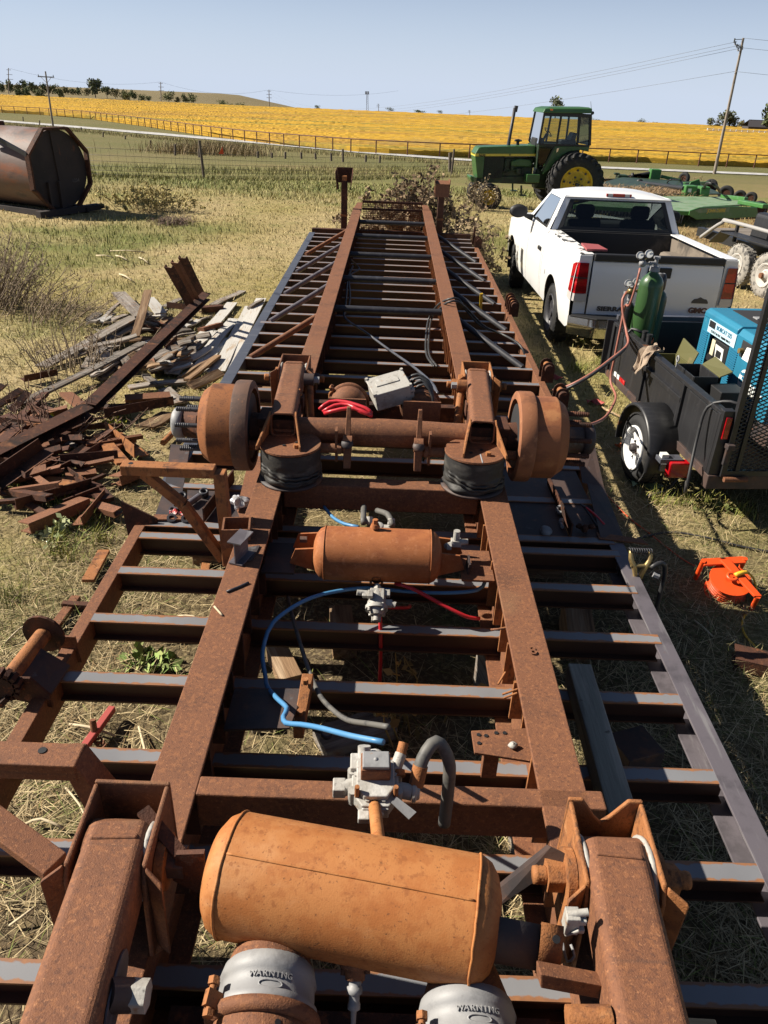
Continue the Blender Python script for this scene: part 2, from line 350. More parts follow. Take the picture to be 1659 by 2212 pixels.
def _cross():
    m = CROSS; m.use_nodes = True; t = m.node_tree; N = t.nodes; L = t.links; b = N['Principled BSDF']
    b.inputs['Roughness'].default_value = .5
    g = N.new('ShaderNodeNewGeometry'); tc = N.new('ShaderNodeTexCoord'); sp = N.new('ShaderNodeSeparateXYZ'); L.new(tc.outputs['Object'], sp.inputs[0])
    oi = N.new('ShaderNodeObjectInfo')
    ad = N.new('ShaderNodeVectorMath'); ad.operation = 'ADD'; L.new(tc.outputs['Object'], ad.inputs[0]); 
    cb = N.new('ShaderNodeCombineXYZ'); mu0 = N.new('ShaderNodeMath'); mu0.operation = 'MULTIPLY'; mu0.inputs[1].default_value = 37; L.new(oi.outputs['Random'], mu0.inputs[0]); L.new(mu0.outputs[0], cb.inputs[0]); L.new(cb.outputs[0], ad.inputs[1])
    n = N.new('ShaderNodeTexNoise'); n.inputs['Scale'].default_value = 34; n.inputs['Detail'].default_value = 5; L.new(ad.outputs[0], n.inputs[0])
    n2 = N.new('ShaderNodeTexNoise'); n2.inputs['Scale'].default_value = 3.2; n2.inputs['Detail'].default_value = 4; L.new(ad.outputs[0], n2.inputs[0])
    ab = N.new('ShaderNodeMath'); ab.operation = 'ABSOLUTE'; L.new(sp.outputs[1], ab.inputs[0])
    a1 = N.new('ShaderNodeMath'); a1.operation = 'MULTIPLY_ADD'; a1.inputs[1].default_value = .028; L.new(n.outputs[0], a1.inputs[0]); L.new(ab.outputs[0], a1.inputs[2])
    a2 = N.new('ShaderNodeMath'); a2.operation = 'MULTIPLY_ADD'; a2.inputs[1].default_value = .02; L.new(n2.outputs[0], a2.inputs[0]); L.new(a1.outputs[0], a2.inputs[2])
    r = N.new('ShaderNodeMapRange'); r.interpolation_type = 'SMOOTHSTEP'; r.inputs[1].default_value = .044; r.inputs[2].default_value = .050; L.new(a2.outputs[0], r.inputs[0])
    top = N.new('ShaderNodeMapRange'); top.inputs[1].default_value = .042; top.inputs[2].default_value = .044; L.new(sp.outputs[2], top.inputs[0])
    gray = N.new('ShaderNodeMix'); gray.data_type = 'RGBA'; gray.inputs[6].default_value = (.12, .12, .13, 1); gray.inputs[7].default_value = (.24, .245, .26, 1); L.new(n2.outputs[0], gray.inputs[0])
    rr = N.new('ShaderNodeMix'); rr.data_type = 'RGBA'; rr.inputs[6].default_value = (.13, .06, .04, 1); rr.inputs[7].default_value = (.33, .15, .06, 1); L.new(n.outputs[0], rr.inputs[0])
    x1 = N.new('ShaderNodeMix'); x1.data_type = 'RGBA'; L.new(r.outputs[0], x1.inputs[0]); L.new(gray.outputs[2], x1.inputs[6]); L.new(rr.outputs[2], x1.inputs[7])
    dk = N.new('ShaderNodeMix'); dk.data_type = 'RGBA'; dk.inputs[6].default_value = (.035, .02, .016, 1); dk.inputs[7].default_value = (.10, .045, .028, 1); L.new(n2.outputs[0], dk.inputs[0])  # rusty webs and undersides, colour darkened to deepen the shade there
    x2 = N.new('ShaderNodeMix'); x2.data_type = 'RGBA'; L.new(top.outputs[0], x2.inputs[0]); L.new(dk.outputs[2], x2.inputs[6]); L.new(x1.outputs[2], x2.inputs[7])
    L.new(x2.outputs[2], b.inputs['Base Color'])
_cross()
VC = mat('plant_blades', (1, 1, 1), .75, vc=True, spec=.25)
VCB = mat('leaf_faces', (1, 1, 1), .8, vc=True, spec=.15)
# ================================================================== setting
nr = np.random.RandomState(5)
def vnoise(x, y, s, seed=0):
    return noise.noise(V((x * s + seed * 13.7, y * s - seed * 5.1, seed * 3.3)))
def mixc(a, b, t):
    t = max(0., min(1., t)); return tuple(a[i] + (b[i] - a[i]) * t for i in range(3))
STRAW = (.47, .375, .19); GREEN = (.18, .20, .055); OLIV = (.35, .29, .11); DIRT_SHADE = (.095, .07, .048); BROWN = (.30, .195, .095)
def gcol(x, y):
    c = mixc(OLIV, STRAW, .5 + 1.3 * vnoise(x, y, .35, 1))
    c = mixc(c, GREEN, 1.6 * vnoise(x, y, .22, 2) + .8 * vnoise(x, y, .9, 3) - .02)
    if y > 24: c = mixc(c, (.16, .185, .05), min(1, (y - 24) / 12) * .75)
    if y > 49: c = mixc((.155, .17, .055), (.25, .20, .09), .45 + 1.4 * vnoise(x * .5, y, .13, 4))
    if y > 56: c = mixc(c, (.19, .17, .075), .4)
    if y > 66: c = mixc((.13, .14, .05), (.20, .17, .08), .35 + vnoise(x, y, .08, 9))
    if y > 440: c = (.22, .18, .10)
    if x > 5.5 and y > 8 and y < 32: c = mixc(c, BROWN, min(1, (x - 5.5) / 2.5) * .85 + .3 * vnoise(x, y, .5, 6))
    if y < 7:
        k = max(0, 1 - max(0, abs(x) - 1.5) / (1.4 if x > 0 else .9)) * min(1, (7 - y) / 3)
        c = mixc(c, DIRT_SHADE, .8 * k)  # dark soil round the frame, toned down further to deepen its shade
        c = mixc(c, DIRT_SHADE, 1.4 * vnoise(x, y, 1.1, 8) - .05)
    return c
xs = sorted(set([round(k * .4, 2) for k in range(-30, 31)] + [s * 12 * 1.13 ** k for s in (-1, 1) for k in range(1, 39)]))
ys = [-25, -12, -6, -3] + [round(k * .4 - 1, 2) for k in range(0, 80)] + [31 * 1.03 ** k for k in range(1, 126)]
mb = MB(); mb.c = []
nx = len(xs)
for y in ys:
    for x in xs: mb.v.append((x, y, gz(x, y)))
for j in range(len(ys) - 1):
    for i in range(nx - 1):
        mb.f.append((j * nx + i, j * nx + i + 1, (j + 1) * nx + i + 1, (j + 1) * nx + i)); mb.sm.append(True)
GM = bpy.data.materials.new('ground_soil')
def _gm():
    m = GM; m.use_nodes = True; t = m.node_tree; N = t.nodes; L = t.links; b = N['Principled BSDF']; b.inputs['Roughness'].default_value = .95; b.inputs['Specular IOR Level'].default_value = .1
    a = N.new('ShaderNodeVertexColor'); a.layer_name = 'Col'; tc = N.new('ShaderNodeTexCoord'); cur = a.outputs[0]
    for s, lo, hi, c, f in ((9, .5, .72, (.10, .075, .045), .6), (45, .48, .7, (.42, .33, .17), .5), (1.7, .52, .7, (.13, .15, .04), .4), (120, .55, .7, (.05, .04, .025), .6)):
        n = N.new('ShaderNodeTexNoise'); n.inputs['Scale'].default_value = s; n.inputs['Detail'].default_value = 6; L.new(tc.outputs['Object'], n.inputs[0])
        r = N.new('ShaderNodeMapRange'); r.inputs[1].default_value = lo; r.inputs[2].default_value = hi; r.inputs[4].default_value = f; L.new(n.outputs[0], r.inputs[0])
        x = N.new('ShaderNodeMix'); x.data_type = 'RGBA'; L.new(r.outputs[0], x.inputs[0]); L.new(cur, x.inputs[6]); x.inputs[7].default_value = (*c, 1); cur = x.outputs[2]
    L.new(cur, b.inputs['Base Color'])
    n = N.new('ShaderNodeTexNoise'); n.inputs['Scale'].default_value = 30; n.inputs['Detail'].default_value = 6; L.new(tc.outputs['Object'], n.inputs[0])
    bp = N.new('ShaderNodeBump'); bp.inputs['Strength'].default_value = .6; bp.inputs['Distance'].default_value = .03; L.new(n.outputs[0], bp.inputs['Height']); L.new(bp.outputs[0], b.inputs['Normal'])
_gm()
me = bpy.data.meshes.new('ground'); me.from_pydata(mb.v, [], mb.f); me.polygons.foreach_set('use_smooth', mb.sm)
ca = me.color_attributes.new('Col', 'FLOAT_COLOR', 'POINT')
cb = []
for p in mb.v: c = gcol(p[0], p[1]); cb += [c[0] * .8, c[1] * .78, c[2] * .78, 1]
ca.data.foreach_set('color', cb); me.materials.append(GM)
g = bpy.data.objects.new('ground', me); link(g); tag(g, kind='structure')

# ---- road
def poly_resample(P, d):
    O = [P[0]]
    for a, b in zip(P, P[1:]):
        n = max(1, int((b - a).length / d))
        for k in range(1, n + 1): O.append(a + (b - a) * k / n)
    return O
rp = [G(u, v) for u, v in ((1740, 383), (1659, 378), (1300, 363), (1000, 346), (800, 331), (600, 312.5), (400, 295), (260, 283), (130, 272), (30, 264))]
rp = [V((p.x, p.y)) for p in rp]; rp = [rp[0] + (rp[0] - rp[1]) * 4] + rp + [rp[-1] + (rp[-1] - rp[-2]) * 4]
rp = poly_resample(rp, 4.0)
mb = MB()
for i, p in enumerate(rp):
    d = (rp[min(i + 1, len(rp) - 1)] - rp[max(0, i - 1)]).normalized(); nn = V((-d.y, d.x))
    for k in (-1, -.5, 0, .5, 1): q = p + nn * 2.1 * k; mb.v.append((q.x, q.y, gz(q.x, q.y) + .10 - .03 * k * k))
for i in range(len(rp) - 1):
    for k in range(4): mb.f.append((i * 5 + k, i * 5 + k + 1, i * 5 + k + 6, i * 5 + k + 5)); mb.sm.append(True)
tag(part('road', mb, ASPH), kind='structure')

# ---- pipe rail fence along the field
fb = [(-40, 239), (5, 244), (95, 249), (196, 258), (312, 274), (444, 295), (595, 314), (775, 331), (840, 335), (949, 340), (1297, 350), (1400, 353), (1508, 359), (1628, 363), (1720, 367)]
fp = [G(u, v) for u, v in fb]; fp = [V((p.x, p.y)) for p in fp]
fpr = poly_resample(fp, .5)
t = thing('pipe_rail_fence', 'long rusty pipe rail fence running along the edge of the yellow field', 'fence', (fp[7].x, fp[7].y, gz(fp[7].x, fp[7].y)))
acc = 0; last = None; pm = MB().cyl((0, 0, -.2), (0, 0, 1.45), .075, n=7).mesh('post'); pm.materials.append(POSTR)
rail = MB(); wires = MB(); posts = []
for i, p in enumerate(fpr):
    if last is None or (p - last).length > 3.4:
        o = part('post', pm, None, t); o.location = (p.x, p.y, gz(p.x, p.y)); posts.append(V((p.x, p.y, gz(p.x, p.y)))); last = p
rail.tube([p + V((0, 0, 1.43)) for p in posts], .06, 6)
part('top_rail', rail, POSTR, t)
for h in (.35, .7, 1.05): wires.tube([p + V((0, 0, h)) for p in posts], .012, 4)
part('wire', wires, POSTR, t)

# ---- bean field
FIELD = mat('bean_leaves', (.47, .275, .03), .9, layers=[((.29, .165, .04), (.02, .06, .06), .46, .66, .85), ((.20, .175, .04), (.012, .05, .05), .53, .66, .85), ((.54, .33, .035), (.45, .5, .5), .5, .7, .8), ((.24, .15, .03), 1.1, .48, .68, .6), ((.62, .40, .05), 2.2, .55, .72, .7), ((.24, .175, .07), (.05, .02, .02), .60, .72, .6)], spec=.1)
mb = MB(); S = poly_resample(fp, .55)
S = [S[0] + (S[0] - S[1]) * k * 10 for k in range(12, 0, -1)] + S + [S[-1] + (S[-1] - S[-2]) * k * 10 for k in range(1, 14)]
NT = 150
for j in range(NT + 1):
    t_ = (j / NT); t2 = t_ ** 2.1
    for p in S:
        d = V((p.x * 452 / max(p.y, 60) * .96, 452)) - p
        q = p + V((d.x, d.y)).normalized() * 2.0 + d * t2
        amp = .08 + .12 * t2
        h = .55 + amp * noise.noise(V((q.x * 1.3, q.y * .9, 1))) * 1.4 + amp * noise.noise(V((q.x * .4, q.y * .33, 4))) + rng.uniform(-.06, .06)
        if j == 0: h = .02
        mb.v.append((q.x, q.y, gz(q.x, q.y) + h))
n = len(S)
for j in range(NT):
    for i in range(n - 1): mb.f.append((j * n + i, j * n + i + 1, (j + 1) * n + i + 1, (j + 1) * n + i)); mb.sm.append(False)
tag(part('bean_field', mb, FIELD), 'yellow ripening bean field rising beyond the pipe fence', 'crop field', kind='stuff')

# ---- blades as one mesh
def blades(name, pts, hh, ww, lean, az, col, matl, label, curl=.35, cat='grass'):
    n = len(pts); d = np.stack([np.cos(az), np.sin(az), np.zeros(n)], 1); sdv = np.stack([-np.sin(az), np.cos(az), np.zeros(n)], 1)
    cl = np.cos(lean)[:, None]; sn = np.sin(lean)[:, None]; up = np.array([0, 0, 1.])
    ax1 = d * sn + up * cl
    l2 = lean + curl; ax2 = d * np.sin(l2)[:, None] + up * np.cos(l2)[:, None]
    h = hh[:, None]; wv = sdv * ww[:, None] * .5
    m = pts + ax1 * h * .5; tip = m + ax2 * h * .5
    v = np.stack([pts - wv, pts + wv, m + wv * .75, m - wv * .75, tip], 1).reshape(-1, 3)
    b = (np.arange(n) * 5)[:, None]
    lp = np.concatenate([b + 0, b + 1, b + 2, b + 3, b + 3, b + 2, b + 4], 1).ravel().astype(np.int32)
    me = bpy.data.meshes.new(name); me.vertices.add(n * 5); me.vertices.foreach_set('co', v.astype(np.float32).ravel())
    me.loops.add(n * 7); me.loops.foreach_set('vertex_index', lp)
    st = (np.arange(n) * 7)[:, None] + np.array([0, 4]); tot = np.tile([4, 3], n)
    me.polygons.add(n * 2); me.polygons.foreach_set('loop_start', st.ravel().astype(np.int32)); me.polygons.foreach_set('loop_total', tot.astype(np.int32))
    me.update(calc_edges=True)
    a = me.color_attributes.new('Col', 'FLOAT_COLOR', 'POINT'); cc = np.ones((n, 5, 4), np.float32); cc[:, :, :3] = col[:, None, :]
    a.data.foreach_set('color', cc.ravel()); me.materials.append(matl)
    o = bpy.data.objects.new(name, me); link(o); return tag(o, label, cat, kind='stuff')
def gz_np(x, y):
    z = np.interp(y, _ty, _tz); r = .035 * np.sin(x * .9 + 1.3 * np.sin(y * .5)) * np.sin(y * .7 + .4)
    return z + np.where(y < 30, r * np.clip(np.abs(x) - 1, 0, 1), 0)
def field_pts(n, r0, r1, half):
    r = np.exp(nr.uniform(math.log(r0), math.log(r1), n)); a = nr.uniform(-half, half, n)
    return r * np.sin(a), r * np.cos(a), r
# upright grass
x, y, r = field_pts(230000, 1.6, 46, rad(44))
cols = np.array([gcol(a, b) for a, b in zip(x, y)]); N_ = len(x)
grn = np.array([vnoise(a, b, .22, 2) * 1.6 + .8 * vnoise(a, b, .9, 3) for a, b in zip(x, y)])
under = (np.abs(x) < 1.35) & (y < 13)
keep = ~(under & (nr.rand(N_) < .85))
keep &= ~((y < 6.5) & (np.abs(x) < 3.2) & (nr.rand(N_) < .62))
x, y, r, cols, grn = x[keep], y[keep], r[keep], cols[keep], grn[keep]; N_ = len(x)
var = nr.uniform(.55, 1.35, N_)[:, None]; tint = nr.rand(N_)[:, None]
c = cols * var; c = c * (1 - .4 * (tint > .78)) + np.array([.47, .37, .19]) * .4 * (tint > .78)
c = c * (1 - .5 * (tint < .16)) + np.array([.10, .15, .03]) * .5 * (tint < .16)
hh = nr.uniform(.035, .095, N_) * (1 + np.clip(grn, -.3, .6)) * np.where(y > 26, 1.5, 1.0)
hh = np.minimum(hh * (1 + .012 * r), .22)
ww = np.maximum(.0028, r * .00062) * nr.uniform(.8, 1.8, N_)
pts = np.stack([x, y, gz_np(x, y) - .004], 1)
blades('grass', pts, hh, ww, nr.uniform(.05, 1.15, N_), nr.uniform(0, 6.283, N_), c, VC, 'short mown yellow green grass covering the yard')
# straw litter lying about
x, y, r = field_pts(110000, 1.3, 15, rad(50)); N_ = len(x)
dens = np.array([vnoise(a, b, 1.1, 8) for a, b in zip(x, y)])
left = (x < -1.2) & (y < 9)
keep = (nr.rand(N_) < np.where(y < 7.5, .95, .35)) & ~((np.abs(x) < 1.2) & (y < 12) & (nr.rand(N_) < .5)) & (nr.rand(N_) < np.clip(.8 - 1.1 * dens, .1, 1)) & ~((x > 2.0) & (y > 5) & (nr.rand(N_) < .75))
x, y, r = x[keep], y[keep], r[keep]; N_ = len(x)
tone = nr.rand(N_)[:, None]
c = np.array([.52, .41, .23]) * nr.uniform(.45, 1.25, N_)[:, None]; c = np.where(tone > .8, c * np.array([.6, .52, .45]), c); c = np.where(tone < .1, np.array([.20, .23, .06]) * nr.uniform(.6, 1.2, N_)[:, None], c)
hh = nr.uniform(.04, .16, N_) * np.where(nr.rand(N_) > .93, 1.9, 1); ww = np.maximum(.0022, r * .0005) * nr.uniform(.7, 1.9, N_)
pts = np.stack([x, y, gz_np(x, y) + nr.uniform(.002, .03, N_)], 1)
blades('straw_litter', pts, hh, ww, nr.uniform(1.15, 1.62, N_), nr.uniform(0, 6.283, N_), c, VC, 'dry straw and cut stalks scattered over the bare ground', curl=.12, cat='straw')
# tall tufts
def tufts(name, label, spots, per, h0, h1, cA, cB, spread, wid=.006):
    P = []; H = []; W = []; L = []; A = []; C = []
    for (u, v, k) in spots:
        c0 = G(u, v)
        for i in range(int(per * k)):
            q = (c0.x + nr.normal(0, spread * k), c0.y + nr.normal(0, spread * k)); P.append((q[0], q[1], gz(*q) - .01)); H.append(nr.uniform(h0, h1)); W.append(wid * nr.uniform(.6, 1.5)); L.append(abs(nr.normal(0, .45))); A.append(nr.uniform(0, 6.283))
            t = nr.rand(); C.append(np.array(mixc(cA, cB, t)) * nr.uniform(.6, 1.25))
    blades(name, np.array(P), np.array(H), np.array(W), np.array(L), np.array(A), np.array(C), VC, label, curl=.6)
tufts('grass_tuft', 'taller yellowing grass tufts between the scrap heap and the trailer rail', [(195, 1140, .8), (160, 1200, .8), (120, 1180, .7), (215, 1170, .5), (20, 1290, .6), (130, 1090, .6), (30, 1050, .5), (330, 870, .5), (265, 905, .4), (1250, 800, .9), (1300, 790, .8), (1380, 1010, .7), (1480, 1090, .6), (1215, 735, .5), (1260, 745, .5), (1420, 1085, .5), (1540, 1090, .7), (1600, 1110, .6)], 130, .06, .17, (.30, .26, .06), (.16, .21, .04), .09, .005)
# strips of taller weeds along the road and the far fence
def strip(name, label, line, n, h0, h1, cA, cB, sp, w):
    a = [G(u, v) for u, v in line]; a = poly_resample([V((p.x, p.y)) for p in a], .5)
    P = []; C = []
    for i in range(n):
        p = a[rng.randrange(len(a))]; q = (p.x + nr.normal(0, sp), p.y + nr.normal(0, sp)); P.append((q[0], q[1], gz(*q) - .02)); C.append(np.array(mixc(cA, cB, nr.rand())) * nr.uniform(.6, 1.25))
    n = len(P); blades(name, np.array(P), nr.uniform(h0, h1, n), nr.uniform(w * .6, w * 1.4, n), np.abs(nr.normal(0, .3, n)), nr.uniform(0, 6.283, n), np.array(C), VC, label)
strip('roadside_weeds', 'tall dry brown weeds lining the near side of the road', [(0, 268), (120, 279), (260, 292), (400, 305), (600, 324), (800, 341), (1000, 357)], 6000, .2, .6, (.33, .25, .13), (.24, .23, .08), 1.3, .04)
strip('ditch_weeds', 'thicket of tall brown weeds in the ditch by the road', [(385, 330), (430, 332), (470, 332), (520, 335)], 3000, .5, 1.5, (.27, .19, .11), (.30, .24, .11), 2.0, .04)
strip('fence_weeds', 'brownish uncut grass standing along the wire fence', [(207, 382), (441, 389), (624, 389), (764, 388), (850, 385), (980, 382)], 5000, .10, .32, (.22, .22, .07), (.32, .27, .12), .4, .03)
strip('meadow_grass', 'brown seed heads across the pasture behind the wire fence', [(240, 365), (450, 372), (640, 374), (800, 372), (960, 368)], 5000, .15, .45, (.30, .25, .11), (.25, .26, .08), 2.6, .03)

# ---- wire fence with steel posts
t = thing('wire_fence', 'woven wire fence on thin steel posts across the back of the yard', 'fence', G(510, 387))
bp_ = [(100, 372), (150, 377), (207, 382), (295, 385), (374, 387), (441, 387), (510, 386), (567, 387), (624, 387), (675, 387), (721, 387), (764, 386), (805, 385), (850, 384), (893, 383), (937, 382), (975, 380), (1030, 378)]
pm = MB().bar((0, 0, -.2), (0, 0, 1.5), .075, .075).mesh('post'); pm.materials.append(POSTT); pw = MB().cyl((0, 0, -.2), (0, 0, 1.75), .07, n=8).mesh('post'); pw.materials.append(POSTW)
pp = []
for k, (u, v) in enumerate(bp_):
    p = G(u, v); pp.append(p); o = part('post', pw if k in (5, 16) else pm, None, t); o.location = p; o.rotation_euler = (rng.uniform(-.04, .04), rng.uniform(-.06, .06), 0)
wm = MB()
for h in (.12, .28, .46, .66, .9, 1.18): wm.tube([p + V((0, 0, h)) for p in pp], .009, 3)
for a, b in zip(pp, pp[1:]):
    m = int((b - a).length / .32)
    for k in range(m): q = a + (b - a) * k / m; wm.bar(q + V((0, 0, .1)), q + V((0, 0, 1.18)), .006, .006, (0, 1, 0))
part('wire_mesh', wm, WIREG, t)
t = thing('old_post_fence', 'row of old leaning wooden fence posts by the roadside', 'fence', G(378, 335))
for (u, v, v2) in [(50, 262, 252), (85, 271, 260), (115, 276, 268), (175, 284, 275), (222, 296, 285), (270, 301, 293), (325, 321, 303), (378, 336, 311), (430, 340, 322), (557, 341, 327), (587, 341, 330), (616, 343, 328), (651, 343, 329), (682, 344, 331), (716, 348, 331), (741, 350, 322), (790, 350, 335), (820, 352, 336), (972, 372, 330)]:
    p = G(u, v); q = atY(u + rng.uniform(-1, 1), v2, p.y); part('post', MB().cyl(p - V((0, 0, .2)), q, .10 if u < 900 else .13, n=8), POSTW, t)

# ---- poles, pylons and cables
def util_pole(label, base, top, arms, r=.15):
    t = thing('utility_pole', label, 'utility pole', base); part('pole', MB().cyl(base - V((0, 0, .5)), top, r, r * .62, n=12), POLEW, t)
    return t
b = G(1543, 376); tp = atY(1606, 82, b.y - 1.0)
pr = util_pole('tall leaning wooden utility pole with insulators at the right edge', b, tp, 0, .16)
ax = (tp - b).normalized()
hw = MB()
for k, (dx, dz) in enumerate(((-.42, -.75), (-.62, -.55), (.1, -.9), (-.25, -1.0))):
    q = tp + V((dx, 0, dz)); hw.cyl(q, q + V((0, 0, .28)), .09, .05, n=8); hw.bar(tp + ax * dz, q, .05, .05)
hw.bar(tp - ax * .55 + V((-.7, 0, .05)), tp - ax * .75 + V((.1, 0, 0)), .08, .08)
part('insulator', hw, GRAYC, pr)
hw = MB(); hw.bar(tp + V((-.75, 0, -.15)), tp + V((-.05, 0, -.1)), .05, .05); hw.cyl(tp + V((-.75, 0, -.4)), tp + V((-.75, 0, -.05)), .06, n=8); part('cutout', hw, POSTT, pr)
b2 = G(115, 276); t2 = atY(98, 154, b2.y)
pl = util_pole('wooden utility pole with one crossarm standing behind the octagonal tank', b2, t2, 0, .17)
hw = MB(); ca_ = t2 - V((0, 0, .75)); hw.bar(ca_ + V((-1.25, -.1, 0)), ca_ + V((1.25, -.1, -.0)), .12, .14); part('crossarm', hw, POLEW, pl)
hw = MB(); hw.bar(ca_ + V((-.8, -.1, -.05)), ca_ + V((0, -.1, -.85)), .04, .04); hw.bar(ca_ + V((.8, -.1, -.05)), ca_ + V((0, -.1, -.85)), .04, .04); part('brace', hw, POLEW, pl)
hw = MB()
for dx in (-1.15, 0, 1.15): hw.cyl(ca_ + V((dx, -.1, .05)), ca_ + V((dx, -.1, .32)), .07, .04, n=6)
part('insulator', hw, POSTT, pl)
def pylon(u, v0, v1, Y, label):
    b = atY(u + 1, v0 + 3, Y); tp = atY(u, v1, Y); t = thing('power_pole', label, 'power pole', b, 'far power poles along the skyline'); part('pole', MB().cyl(b, tp, .34, .22, n=6), POLEW, t)
    m = MB(); L = (tp - b).length
    for k, wd in ((.06, 1.3), (.22, 1.7), (.38, 1.7)):
        c = tp - V((0, 0, L * k)); m.bar(c - V((wd, 0, 0)), c + V((wd, 0, 0)), .18, .22)
    part('crossarm', m, POLEW, t); return tp, b
pA = pylon(18, 206, 147, 520, 'far power pole on the wooded rise at the left edge')
pB = pylon(347, 223, 177, 540, 'far power pole standing left of the skyline tree pair')
pC = pylon(581, 236, 194, 560, 'far power pole midway along the bare field skyline')
pD = pylon(817, 239, 224, 900, 'tiniest far power pole just right of the lattice mast')
pE = pylon(1014, 246, 238, 1000, 'tiny far power pole above the tractor nose')
b = atY(793, 241, 700); tp = atY(793, 197, 700); t = thing('lattice_mast', 'slim lattice radio mast on the skyline above the bean field', 'mast', b)
m = MB(); H_ = (tp - b).length
for k in range(3):
    a = k * 2.094; m.bar(b + V((math.cos(a) * 1.1, math.sin(a) * 1.1, 0)), tp + V((math.cos(a) * .6, math.sin(a) * .6, 0)), .22, .22, (0, 1, 0))
part('leg', m, GRAYC, t); m = MB()
for k in range(9):
    z0 = H_ * k / 9; z1 = H_ * (k + 1) / 9
    for i in range(3):
        a = i * 2.094; c = (i + 1) * 2.094; r0 = 1.1 - .5 * k / 9; m.bar(b + V((math.cos(a) * r0, math.sin(a) * r0, z0)), b + V((math.cos(c) * r0, math.sin(c) * r0, z1)), .1, .1, (0, 1, 0))
part('bracing', m, GRAYC, t); m = MB()
for i in range(6): a = i * 1.047; m.box(tuple(tp + V((math.cos(a) * 1.3, math.sin(a) * 1.3, -1.2))), (.5, .5, 2.2))
part('antenna', m, GRAYC, t)
def cable(a, b, sag, r, label, grp):
    a, b = V(a), V(b); P = [a + (b - a) * k / 24 - V((0, 0, sag * 4 * (k / 24) * (1 - k / 24))) for k in range(25)]
    single('power_line', MB().tube(P, r, 4), WIREL, label, 'power line', grp)
tpR = atY(1606, 82, G(1543, 376).y - 1)
ends = [(-.5, -.3), (-.35, -.6), (.1, -.75), (-.1, -2.6)]; nm = ['topmost', 'second', 'third', 'lowest']
for k, (dx, dz) in enumerate(ends):
    cable(tpR + V((dx, 0, dz)), pC[0] + V((1.5 - k * .9, 0, -1 - 1.6 * k)), 7.5, .016, nm[k] + ' thin cable falling left from the tall leaning pole', 'cables left of the leaning pole')
for k, (dx, dz) in enumerate(((-.1, 0), (.1, -.75), (-.05, -2.6))):
    cable(tpR + V((dx, 0, dz)), tpR + V((40, -8 - k, dz - 1.2)), .4, .016, ('upper', 'middle', 'lower')[k] + ' short cable leaving the picture right of the leaning pole', 'cables right of the leaning pole')
cable(pA[0], pB[0], 4, .05, 'faint far cable between the two left skyline power poles', 'far cables along the skyline'); cable(pB[0], pC[0], 4, .05, 'faint far cable right of the skyline tree pair', 'far cables along the skyline'); cable(pC[0], atY(860, 196, 620), 3, .05, 'faint far cable running past the lattice mast', 'far cables along the skyline')

# ---- far trees
def tree(u, vb, vt, wpx, Y, label, c0, c1, n=420, lean=0, trunk=.35):
    b = atY(u, vb + 2, Y); k = b.y * .874 / F * 1.0; h = (vb - vt + 2) * k * 1.35; wd = wpx * k * 1.45 / 2
    t = thing('tree', label, 'tree', b, 'trees on the skyline'); tr = MB(); tr.cyl(b - V((0, 0, 2)), b + V((0, 0, h * .7)), .035 * h, .012 * h, n=7)
    for i in range(4):
        a = i * 1.6 + u; tr.cyl(b + V((0, 0, h * (.3 + .1 * i))), b + V((math.cos(a) * wd * .6, math.sin(a) * wd * .6, h * (.55 + .1 * i))), .014 * h, .006 * h, n=5)
    part('trunk', tr, POSTW, t)
    cr = MB(); cr.c = []; cl = []
    for i in range(9): a = rng.uniform(0, 6.28); q = rng.uniform(0, 1) ** .5; cl.append((V((math.cos(a) * wd * .62 * q, math.sin(a) * wd * .62 * q, h * rng.uniform(trunk, .84))), rng.uniform(.26, .44)))
    for i in range(n):
        c, rr = cl[i % 9]; d = V((rng.gauss(0, 1), rng.gauss(0, 1), rng.gauss(0, 1))).normalized() * rng.random() ** .45
        p = b + c + V((d.x * wd * rr * 1.5, d.y * wd * rr * 1.5, d.z * h * rr * .62)); s = max(.05 * h, .05 * wd) * rng.uniform(.6, 1.2)
        e1 = V((rng.gauss(0, 1), rng.gauss(0, 1), rng.gauss(0, 1))).normalized(); e2 = e1.orthogonal().normalized()
        cr.add([p - e1 * s, p + e2 * s, p + e1 * s, p - e2 * s], [(0, 1, 2, 3)]); f = rng.uniform(.6, 1.3); q = mixc(c0, c1, rng.random()); cr.c.append([f * z for z in q])
    part('crown', cr, VCB, t)
DG, MG, AU, GY = (.075, .095, .045), (.11, .13, .05), (.19, .14, .06), (.12, .125, .085)
kinds = {'d': ('dark green', DG, MG), 'm': ('mid green', MG, (.13, .14, .06)), 'a': ('autumn brown', AU, MG), 'g': ('hazy gray green', GY, MG)}
